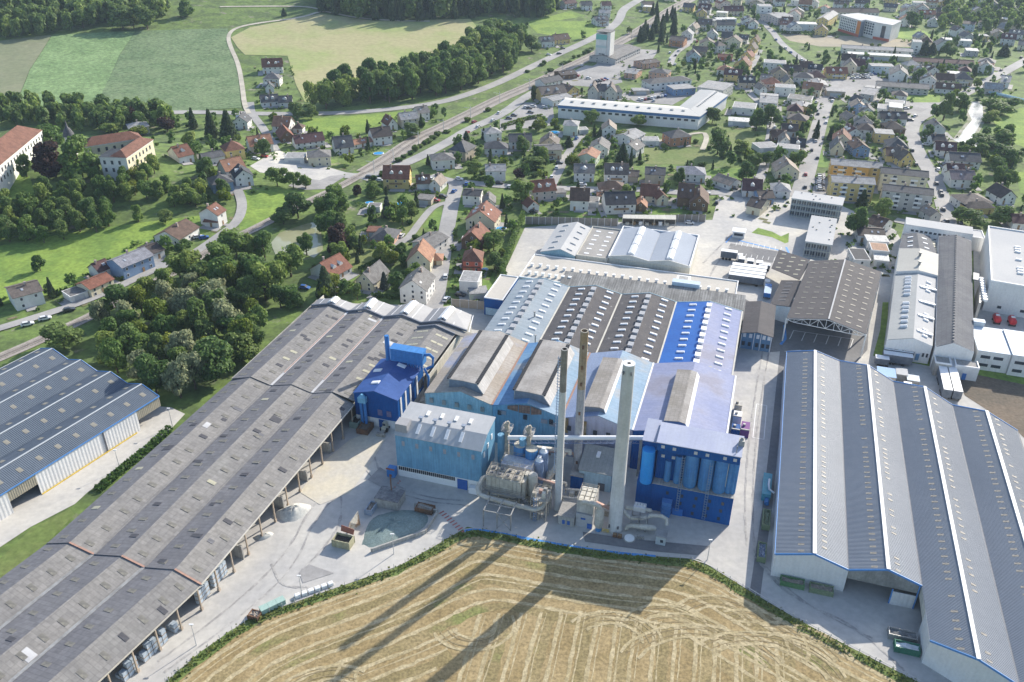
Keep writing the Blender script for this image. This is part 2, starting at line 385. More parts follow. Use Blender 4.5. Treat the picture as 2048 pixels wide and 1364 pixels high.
h 494.5 926.2 0 -0.32 12.9 10 4.2 x 2.8 W dg 109 0
h 439.6 791 0 -0.5 11.1 10 4.2 x 2.8 W gr 109 -1
h 423.8 791.9 0 -0.3 10.2 10 4.2 y 2.8 T gr 109 -1
h 178 867.5 3.3 -0.1 9.5 10 4 y 3.2 Y gb 127 -1
h 160.1 803.5 1.2 -0.52 6 11 3.9 y 3.2 C tn 127 -1
h 149.7 777.5 0.5 -0.33 9.2 10 4.3 y 3.2 W lg 226 1
h 136.8 748.9 0.1 -0.43 12.2 12 5.1 x 2.3 O gb 26 -1
h 139.7 693.4 0 -0.06 9.9 11 4.2 y 3.7 I gr 224 -1
h 147.9 711.6 0 -0.22 11.2 10 4.2 x 2.8 C gb 26 -1
g 197.1 848.4 1.7 0.12 18.5 9 3.2 f 0 W wr 127 -1
h 189.3 814.4 0.8 0.06 16.3 10 5.2 x 3.2 W dg 127 -1
h 171.7 779.9 0.3 -0.15 8.5 10 3.8 y 3.2 W lg 226 0
h 160.4 744.1 0 -0.12 12.5 10 3.8 y 3.2 C gb 226 1
h 171.6 663.7 0 -0.44 11 11 4.6 y 4.6 Y rd 326 -1
h 155.1 649.8 0 -0.4 9.7 10 3.8 p 2.8 W or 124 -1
h 162.3 612.4 0 -0.11 10.5 10 4.2 x 3.2 T bk 124 -1
h 182.5 695 0 -0.52 8.3 9 4.2 y 3.7 Y rb 326 -1
h 192.6 723.1 0 -0.52 7 9 4.2 y 3.7 Y gb 126 -1
h 202 752.7 0 -0.52 6.6 9 4.2 y 3.7 Y br 226 -1
h 210.9 882.7 2.4 0.11 19.2 10 4.5 x 3.7 C ma 127 -1
h 215.9 840.9 1 -0.06 11 10 4.3 y 3.2 W dg 21 1
h 218 826.9 0.7 -0.27 8.6 10 3.9 y 3.2 W dg 21 0
h 187 905.7 4.7 0.09 10.4 10 4.5 x 2.8 C dg 127 -1
h 67.4 862.5 9.8 0.15 9.9 10 4.4 x 2.8 W dg 227 -1
h 86.7 868.1 8.8 0.13 8.7 10 4.5 x 2.8 W ma 227 -1
h 82.7 840.3 6.6 0.1 9.6 10 4.5 x 2.3 W lg 27 -1
h 194.8 763.3 0 -0.38 7.5 8 3.8 x 2.8 W dg 226 -1
h 165.3 697.2 0 -0.22 10.8 7 2.9 x 1.4 R rb 326 -1
h 50.9 865.7 11 0.52 12.9 10 4.3 x 2.8 W ma 27 -1
a 162.2 396.6 0 -0.16 19.3 10 9.4 x 1.5 Y lg 306 -1
a 184.1 384.6 0 -0.3 21.4 9 9 x 1.5 G dg 306 -1
a 169.3 421.2 0 -0.25 18 10 9.4 x 1.5 A lg 206 -1
a 191.7 408.4 0 -0.29 21.1 9 9.2 x 1.5 C dg 106 -1
a 181.8 419.4 0 -0.34 5.5 9 9 x 1.4 Y lg 106 -1
b 417.1 946.2 0 -0.22 12 10.83 5.6 f 0 W lg 209 -1
h 381.4 891.5 0 -0.23 8.1 8.65 5.6 y 2.6 W br 209 0
h 442 814.5 0 0.41 9.5 10.46 4.6 y 3.5 T lg 109 -1
h 474.4 979.9 0 -0.21 8.1 10.36 4 y 3.5 W lg 209 -1
h 496.5 908.7 0 -0.34 11.6 8.93 4 y 3.3 G gr 109 -1
b 465.2 860.5 0 0.24 9.5 9.21 4.6 f 0 T wr 109 -1
h 266.3 867.5 0.8 -0.37 11.4 9.07 5.6 y 3.8 W ma 9 -1
h 436.4 841.5 0 -0.49 11.1 10.32 4 y 3.3 W dk 109 0
h 581.2 1023.8 0 -0.35 8.8 10.68 4.6 x 3.3 W lg 109 1
h 272 800.6 0 -0.25 10.6 10.85 4.6 y 3.7 Y gb 221 -1
h 568 1020 0 -0.36 11 9.05 5.2 x 3.3 G dg 109 -1
h 455.7 829.5 0 -0.14 12.3 8.48 5.2 h 3.1 C lg 109 -1
h 488.8 974 0 -0.22 8.1 9.6 5.6 y 3.2 W dg 109 1
h 533.5 996.2 0 0.1 8.1 8.38 5.2 y 3.6 C dg 109 1
h 293.8 926.7 1 -0.3 12.1 8.4 5.6 x 3.8 W or 209 -1
h 265.2 958.9 2.9 -0.29 12.6 8.43 5.6 y 2.6 P ma 209 -1
h 406.9 864 0 -0.47 12.7 9.12 5.2 x 3.4 G br 109 -1
h 474.8 872.9 0 -0.3 8.7 8.7 5.6 y 3.5 W br 109 -1
b 404.1 782.1 0 -0.18 12.4 9.44 4 f 0 Y lg 109 -1
h 494.5 948.8 0 -0.45 8.4 10.73 4.6 y 3 G bk 109 -1
h 306.6 940 0.7 -0.41 9.8 8.89 5.2 y 3.3 W gr 209 -1
h 348.2 994.5 0 -0.35 11.1 9.29 4.6 y 2.5 W br 209 2
h 395.4 918.4 0 0.2 11.1 10.74 4.6 y 2.9 C lg 209 -1
h 244.5 923.5 2.9 -0.42 12.7 9.94 5.2 y 2.5 T dg 209 -1
h 251.2 837.2 0.6 -0.27 9.5 8.15 4.6 x 3.4 P br 9 -1
h 307.4 955.2 0.8 -0.24 8 8.86 5.6 x 3.6 W br 209 1
h 256.8 969.2 3.7 -0.3 9.9 8.39 4.6 x 3.5 T rb 209 -1
h 297.1 984.7 1.6 0.24 12.7 9.84 4.6 x 2.9 W ma 209 -1
h 399.7 974 0 -0.24 11.6 8.29 4.6 h 3.7 Y lg 209 -1
h 245 819 0.4 -0.24 9.2 10.95 5.6 x 2.6 W ma 221 -1
h 225.7 928.9 4.1 -0.36 8.5 9.82 5.6 h 3.5 C dg 209 -1
h 282.3 979.3 2.4 -0.35 12.4 10.06 4 y 2.9 C dk 209 -1
h 416.8 996.9 0 -0.35 8.8 9.9 4 x 3.4 G dg 209 2
h 390.2 845.8 0 -0.37 9.6 8.31 4 y 3.7 W lg 109 0
h 181.4 767.4 0.2 -0.23 8.8 8.28 4 x 3.6 T dg 226 -1
h 553.1 1016.4 0 0.08 11.1 10.9 4 x 2.9 W dk 109 2
b 290.6 946.4 1.4 -0.34 10.5 10.81 5.6 f 0 W wr 209 -1
h 450.5 961.6 0 -0.25 10.9 8.89 4 y 2.5 Y gr 209 -1
b 369.2 721.6 0 -0.32 9.1 10.92 4 f 0 G wr 125 -1
h 487.3 846.1 0 -0.29 11 10.71 4 h 3.1 W dk 109 -1
h 502.7 972.9 0 0.27 10.2 10.69 4.6 x 2.9 W ma 109 -1
h 240.8 937.9 3.6 -0.15 9.2 8.92 5.6 h 3.3 W ma 209 -1
h 182.2 744.6 0 -0.39 12.5 9.71 5.6 y 3.8 C gb 226 0
h 367.7 970.9 0 -0.36 9.9 9.23 5.6 y 3.3 G dg 209 0
h 403.2 989.8 0 -0.27 12.6 10.51 4 h 3.3 C bk 209 -1
h 359.1 988.5 0 -0.29 8.2 9.77 5.6 x 2.8 G dg 209 1
h 346.1 755 0 -0.34 9.1 8.79 4 h 4 C br 225 -1
h 249.4 806.6 0.2 0.14 11.1 8.59 5.2 y 3.9 W lg 21 -1
h 309.3 911.8 0.4 -0.44 11.6 8.78 4 y 2.9 W rb 209 -1
h 165.8 726.8 0 0.46 8.2 8.28 5.6 h 2.8 W gb 26 -1
h 391 798.9 0 0.21 8.5 9.53 5.6 y 2.7 W gb 109 -1
h 274.2 884.6 0.9 -0.18 12 9.91 5.2 y 3 T lg 209 -1
h 386.7 771.7 0 0.13 8.1 9.73 5.6 y 2.9 G gr 225 -1
h 431.6 951.2 0 -0.15 11.6 8 5.6 x 3.1 C or 209 -1
h 457.1 904.7 0 0.12 12 8.48 5.6 y 2.5 C lg 109 -1
h 510.2 916.6 0 -0.31 9.9 9.93 4 x 3.3 W dk 109 1
h 363.3 846.1 0 -0.3 9.5 10.21 5.6 y 3.8 W or 109 -1
h 345.2 766.1 0 0.21 8.9 8.52 5.6 y 3.2 C lg 225 -1
h 271.3 942 2.2 0.13 9.9 8.5 4.6 x 3 W dk 209 1
h 534.4 937 0 0.23 10.2 8.57 4 y 4 P dk 109 -1
h 419.1 763.7 0 -0.45 10.7 10.12 5.6 x 3.2 W ma 125 -1
h 352.8 739.9 0 -0.11 10.6 10.33 5.2 y 3.6 W gr 225 -1
h 297.8 666 0 0.19 11.2 8.12 4.6 h 2.6 C lg 120 -1
h 205.9 499.9 0 -0.2 9 9.99 4.6 h 2.6 W dk 119 -1
h 208.7 512.2 0 -0.3 10.4 9.8 5.6 y 3.4 P gr 219 -1
b 245 557.9 0 -0.4 11.3 8.03 4.6 f 0 W lg 7 0
h 258.6 667.1 0 -0.28 9.2 9.24 4 x 3.7 W ma 220 -1
b 212.4 489.3 0 -0.22 10.2 9.95 5.2 f 0 Y lg 119 -1
b 183.6 592.1 0 -0.22 12.8 9.77 5.6 f 0 W lg 20 -1
h 352.6 662.4 0 -0.39 11.6 9.36 4 y 3.7 W gr 325 -1
h 191.4 637.2 0 -0.12 10 8.55 4.6 y 3.2 T dk 20 1
h 267.9 677.9 0 -0.2 10.3 8.75 4.6 x 2.7 P dg 220 -1
h 222.3 559.8 0 0.32 8.7 8.55 4.6 y 2.9 W dg 7 1
h 170.8 515.6 0 -0.39 10.9 10.6 5.6 h 2.9 Y gb 219 -1
h 296.1 644.2 0 -0.32 8.4 8.24 5.2 y 3.1 W dg 120 -1
h 220.7 648.4 0 -0.32 9.6 8.26 5.2 x 2.7 P bk 20 -1
h 255.2 679 0 -0.29 9.8 9.57 5.2 x 3.7 W dk 220 -1
b 319.7 640.6 0 -0.24 8.3 9.98 4 f 0 G wr 223 -1
h 201.8 591.2 0 -0.42 12 9.89 5.2 x 3.1 C or 320 -1
h 156.6 629.7 0 -0.28 12 8.67 5.2 x 3 Y ma 124 -1
h 249.2 657.4 0 -0.25 9 9.6 5.6 y 3.9 C gr 220 -1
h 290.8 617.3 0 -0.32 10 8.13 5.2 y 3 W bk 23 -1
b 149.4 459.2 0 -0.29 11.7 8.19 5.6 f 0 W lg 19 -1
h 332.2 651.3 0 -0.47 8 9.74 4 h 2.6 G ma 325 -1
h 174.2 534.8 0 -0.28 8.9 10.44 5.6 h 3.5 C ma 219 -1
h 328.1 599.7 0 -0.29 10.8 8.79 4 x 2.9 P lg 223 -1
h 204.7 623 0 -0.23 12.9 10.5 5.2 h 2.7 W dg 20 -1
h 254.4 574.7 0 -0.36 9 8.84 5.2 h 2.5 W gb 207 -1
h 307 651.7 0 0.17 8.9 8.4 4 y 2.7 W dk 120 -1
h 194.5 492.4 0 0.17 10.6 9.37 4.6 y 3 W ma 219 -1
h 218.3 533.7 0 -0.28 8.7 8.48 5.6 y 2.8 W dg 7 0
h 178.2 606.7 0 0.05 11.4 10.04 4.6 h 3.3 P rb 124 -1
h 198.8 938 6.3 -0.18 9.6 9.56 4 x 3.6 W rb 227 -1
h 206.3 908.4 4.3 0.31 11.5 10.77 5.6 y 2.8 P rb 127 -1
h 183.2 879.6 4.1 -0.38 11.4 8.35 4.6 x 3.9 W ma 127 -1
b 197.5 866.9 2.9 -0.31 10.2 8.78 4.6 f 0 C wr 127 -1
h 171.6 815.2 1.6 -0.25 11.5 8.28 4.6 x 3.9 C gb 127 -1
h 154.9 925.8 8.9 0.13 9.8 10.9 5.6 h 3.7 C gr 227 -1
b 183.2 834 2 -0.29 13 8.61 4 f 0 W lg 127 -1
h 208.7 950.2 6.2 -0.2 8.3 8.63 4.6 y 2.6 W dk 227 1
h 169.4 886.9 5.3 -0.35 10.3 10.6 4 x 2.8 Y dg 127 -1
b 127.6 874.1 7.1 -0.33 8 9.25 4 f 0 Y wr 227 -1
'''
CARS = '''
k 58.9 622.5 0 -0.27 212 0
k 60.9 624.1 0 -0.27 212 1
r 63.3 626.4 0 -0.26 212 0
b 66 629.5 -0 -0.32 212 -1
k 44.7 636.5 -0 1.23 212 3
r 46.7 638.9 -0 1.25 212 2
k 43.2 634.9 0 1.2 212 2
w 53.6 631.4 -0 -0.26 212 -1
w 83.1 574.7 0 1.26 203 2
w 84.9 572.9 0 1.26 203 1
r 87.3 574.8 0 1.2 203 -1
k 89.7 576.5 0 1.29 203 0
w 91.9 577.6 0 1.3 203 3
w 94.3 579.6 0 1.25 203 4
k 96.7 581 0 1.29 203 1
w 99.5 582.4 0 1.29 203 5
b 101.9 584.4 0 1.26 203 -1
w 92.4 571.8 0 1.28 203 0
k 10.1 551.6 0 -0.33 12 0
w 12.5 555.6 0 -0.23 12 1
w 8.1 552.4 0 -0.35 12 2
k 10.8 541.5 0 -0.34 312 0
k 10.8 531.4 0 -0.25 312 1
k 0.3 534.6 0 -0.29 12 1
w 19.6 553.6 0 -0.25 12 0
k -2.7 528 0 -0.31 308 -1
k 35.8 710 0.5 0.54 2 0
w 27.5 706 0.5 -0.24 2 -1
k 39.7 727.7 1 -0.25 2 1
w 247.1 646.1 -0 -0.23 20 1
w 250.6 647.8 -0 -0.27 20 0
w 252.9 646.3 -0 -0.33 320 0
k 256.3 648 -0 -0.26 320 0
w 258.6 646.4 -0 -0.26 120 0
w 262.3 648.9 -0 -0.28 120 1
b 265.8 650.6 -0 -0.32 120 -1
w 245.6 637.5 -0 -0.24 320 3
w 249.7 638.4 0 -0.3 320 2
k 253.5 638.5 -0 -0.31 320 1
w 257.5 639.4 -0 -0.31 320 1
w 270.7 667.1 -0 -0.27 220 0
k 200.5 607.3 -0 -0.25 20 1
k 204.1 608.8 -0 -0.3 20 0
w 218.8 588.8 0 -0.25 320 4
k 212.8 581 -0 -0.29 320 2
w 187.7 596.4 -0 -0.35 20 3
w 190.8 597.9 -0 -0.25 20 2
k 191.7 542.6 -0 1.23 219 3
k 184.4 515.8 -0 1.23 219 2
w 173.1 485.7 0 1.3 219 0
k 165.9 469.1 0 1.19 219 0
w 252.8 557.6 -0 -0.24 7 1
k 244.9 530.2 -0 -0.29 7 -1
w 240 493.9 -0 -0.31 7 2
w 234.4 480.4 -0 -0.31 119 -1
k 157.9 426.7 0 -0.28 6 1
w 157.2 424 0 -0.28 6 0
k 156.2 421.3 0 -0.32 6 0
w 155.6 418.6 0 -0.33 6 1
w 154.6 415.9 0 -0.32 6 2
k 153.7 413.3 0 -0.33 6 2
w 152.8 410 0 -0.24 6 3
w 152.1 407.1 0 -0.23 6 4
k 198.8 389.9 -0 1.26 306 0
k 201.6 381.4 -0 1.27 306 1
k 208.9 400.4 -0 1.31 106 1
k 210.3 404.7 -0 1.28 106 0
k 213.1 416.4 -0 1.29 106 2
w 223.1 438 -0 1.28 106 -1
k 145.3 410.2 0 1.23 6 3
r 150.9 428.9 0 1.26 6 -1
b -28.7 400.7 0 1.23 111 1
r -36.7 388.1 0 -0.24 222 -1
k -29.4 321.6 0 1.29 322 -1
w -48.1 345.9 0 1.29 22 -1
k -19.6 290.4 0 -0.33 104 1
w -24.6 286.6 0 1.24 104 0
b -79.4 295.5 0 -0.28 4 -1
w -66.7 414.9 0.2 -0.24 311 -1
k -30.8 294.2 0 1.26 104 0
k -33.6 393.6 0 -0.34 222 -1
w -166.6 269.6 0 0.49 315 0
k -161 276.2 0 0.52 315 -1
w -170.8 265.4 0 0.51 315 1
w -134.8 341.6 0.6 0.51 1 -1
b -132.1 341.1 0.5 0.5 1 -1
k -137.9 340.1 0.6 0.45 1 -1
w -134.5 437.1 3.4 -0.32 314 -1
r -131.6 443.5 2.7 -0.31 314 -1
k -115.5 445.4 1.5 -0.35 11 -1
r 30.5 444.7 0 1.2 16 1
k 24.5 444.5 0 -0.25 16 -1
w 20.3 449.5 0 -0.28 16 1
w 79.5 362.6 0 -0.24 110 -1
k 9.6 374.8 0 -0.31 10 0
k 109.2 407.5 0 -0.29 218 0
k 96.9 388.2 0 1.2 318 -1
w 22.8 436.5 0 1.36 210 3
w 125.6 719.1 0 1.33 26 1
b 36.2 487.6 0 1.24 16 -1
r 19.4 409.5 0 -0.02 210 -1
w -26.3 306 0 1.57 104 1
k 193.1 549.8 0 1.21 219 4
w 418.4 722.8 0 0.84 125 -1
k 366.6 665.4 0 0.83 325 -1
k 128.7 709.1 0 1.33 224 -1
w -27.3 418 0 -0.29 111 2
w 121.9 694.9 0 1.33 224 1
w 210.6 573.8 0 1.15 7 3
b 224.2 723.6 0 1.6 126 -1
b 162 544.4 0 1.44 103 -1
k 214.5 446 0 1.4 106 3
r 155.1 761.4 0.3 1.49 226 -1
w 224.3 739.5 0 1.56 126 1
w 186.2 538 0 1.21 219 4
w 34.6 411 0 -0.06 210 0
w 360.5 649.4 0 0.83 325 -1
r 42.7 490 0 1.24 16 0
w 39.9 481.7 0 1.24 16 0
b 225.6 774.3 0 1.45 21 -1
k -37.9 423.6 0 2.53 111 -1
r 31 627.2 0 1.01 212 1
w 19.7 422.1 0 1.37 210 2
w -41.9 417.3 0.1 2.53 111 1
k -72.8 419.3 0.3 0.09 311 -1
w 123.1 677.3 0 1.33 224 0
w 162.9 551 0 1.44 103 -1
b -23.2 410.9 0 1.53 111 0
k 165.2 455.8 0 1.21 319 -1
k 202.2 364.5 0 1.28 105 3
w 155.8 521.4 0 1.44 219 2
w -57.3 433.9 0.1 0.97 111 0
w 225.1 689.5 0 1.6 220 1
k 123.2 420.3 0 1.16 218 1
w -9.2 539.5 0 1.24 308 0
k 404.6 694.9 0 0.84 125 1
w 198.9 570.7 0 1.15 7 4
r -23.9 519.5 0 1 308 -1
w 133.9 725.6 0 1.07 26 0
w 156.6 512.3 0 1.27 219 1
w 251.6 539.3 0 0.83 7 0
k 404.6 710.7 0 0.84 125 0
k -6.9 412.5 0 -0.18 10 1
k 194.2 372.5 0 -2.69 105 1
b 227.3 675.5 0 1.95 20 -1
k 136.5 407.7 0 1.2 205 -1
r 238 660.1 0 1.95 20 -1
w -21 509.4 0 1 211 -1
k 181.7 360.6 0 2.47 105 0
k 196 366.2 0 -2.69 105 2
r -26.9 497.7 0 1.21 211 -1
w 94.1 399.7 0 0.19 18 -1
k 144.1 482.9 0 1.27 219 1
w 5.5 405.4 0 -0.18 210 1
k 222.2 470.1 0 1.33 119 -1
w 190.7 523.2 0 1.21 219 3
w 169.2 630.3 0 1.29 124 -1
w 51.6 671.4 0 1.09 302 -1
w -1.3 406.7 0 -0.18 10 -1
w -12.5 522.6 0 1 308 1
w 224.9 695.6 0 1.6 126 0
'''
TREE_GROUPS = ['broadleaf trees of the wood strip below the stubble field', 'bushes along the railway embankment', 'bushes between the road and the railway', 'bushes in the gardens', 'conifers in the dark clump beside the railway', 'leafy trees round the foot of the castle', 'single trees standing about the valley', 'trees filling the grove beside the long sheds', 'trees in the gardens', 'trees on the slope below the castle']
SHORT = {'broadleaf trees of the wood strip below the stubble field': 'in the wood strip below the pale field', 'trees on the slope below the castle': 'in the grove below the castle', 'leafy trees round the foot of the castle': 'at the foot of the castle', 'dark trees in the belt behind the castle': 'in the belt behind the castle', 'conifers in the dark clump beside the railway': 'in the clump beside the railway', 'scattered trees on the top meadow': 'on the top meadow', 'trees filling the grove beside the long sheds': 'in the grove beside the long sheds', 'bushy trees along the river bank': 'along the river bank', 'bushes along the railway embankment': 'along the railway embankment', 'bushes between the road and the railway': 'between the road and the railway'}
LANDMARKS = ['castle', 'pond', 'grain silo tower', 'L-shaped hall', 'long grey sheds', 'glass office blocks', 'yellow apartment block', 'river bend', 'wood strip', 'orange clinic block', 'brown sound wall', 'railway curve', 'station villa', 'pale stubble field', 'village lane', 'hillside meadow', 'square meadow', 'big meadow tree', 'white factory yard gate', 'town street with parked cars', 'white van lot', 'tan fallow field', 'factory street', 'far bridge', 'salmon school', 'long maroon-roofed terrace', 'red-brown house row', 'curved main road']
DIRS = ['left of', 'right of', 'behind', 'in front of']
ORD = ['', 'second-', 'third-', 'fourth-', 'fifth-', 'sixth-', 'seventh-', 'eighth-', 'ninth-', 'tenth-', 'eleventh-', 'twelfth-', 'thirteenth-', 'fourteenth-', 'fifteenth-', 'sixteenth-', 'seventeenth-', 'eighteenth-', 'nineteenth-', 'twentieth-']
TREE_KIND = {'b': 'leafy green tree', 'd': 'dark green broadleaf tree', 'w': 'pale silvery willow tree', 'c': 'dark conifer', 's': 'blue-grey spruce', 'p': 'copper-leaved purple tree', 'y': 'yellow-green tree', 'n': 'slender columnar tree', 'u': 'round green bush'}
WALL_WORD = {'W': 'white', 'C': 'cream', 'Y': 'yellow', 'B': 'blue', 'P': 'pinkish white', 'S': 'salmon', 'T': 'tan', 'R': 'red', 'O': 'brick orange', 'L': 'pale green', 'G': 'grey', 'K': 'dark timber', 'I': 'pale blue', 'A': 'orange'}
ROOF_WORD = {'rd': 'red-brown', 'rb': 'rust-red', 'br': 'brown', 'dk': 'dark brown', 'dg': 'dark grey', 'gr': 'grey', 'lg': 'light grey', 'ma': 'maroon', 'bk': 'black', 'gb': 'grey-brown', 'tn': 'tan', 'sl': 'slate blue', 'wr': 'white', 'ru': 'rusty', 'pb': 'purple-brown', 'or': 'orange-tiled'}
TYPE_WORD = {'x': 'gable roof', 'y': 'gable roof', 'h': 'hip roof', 'p': 'pyramid roof', 'f': 'flat roof'}
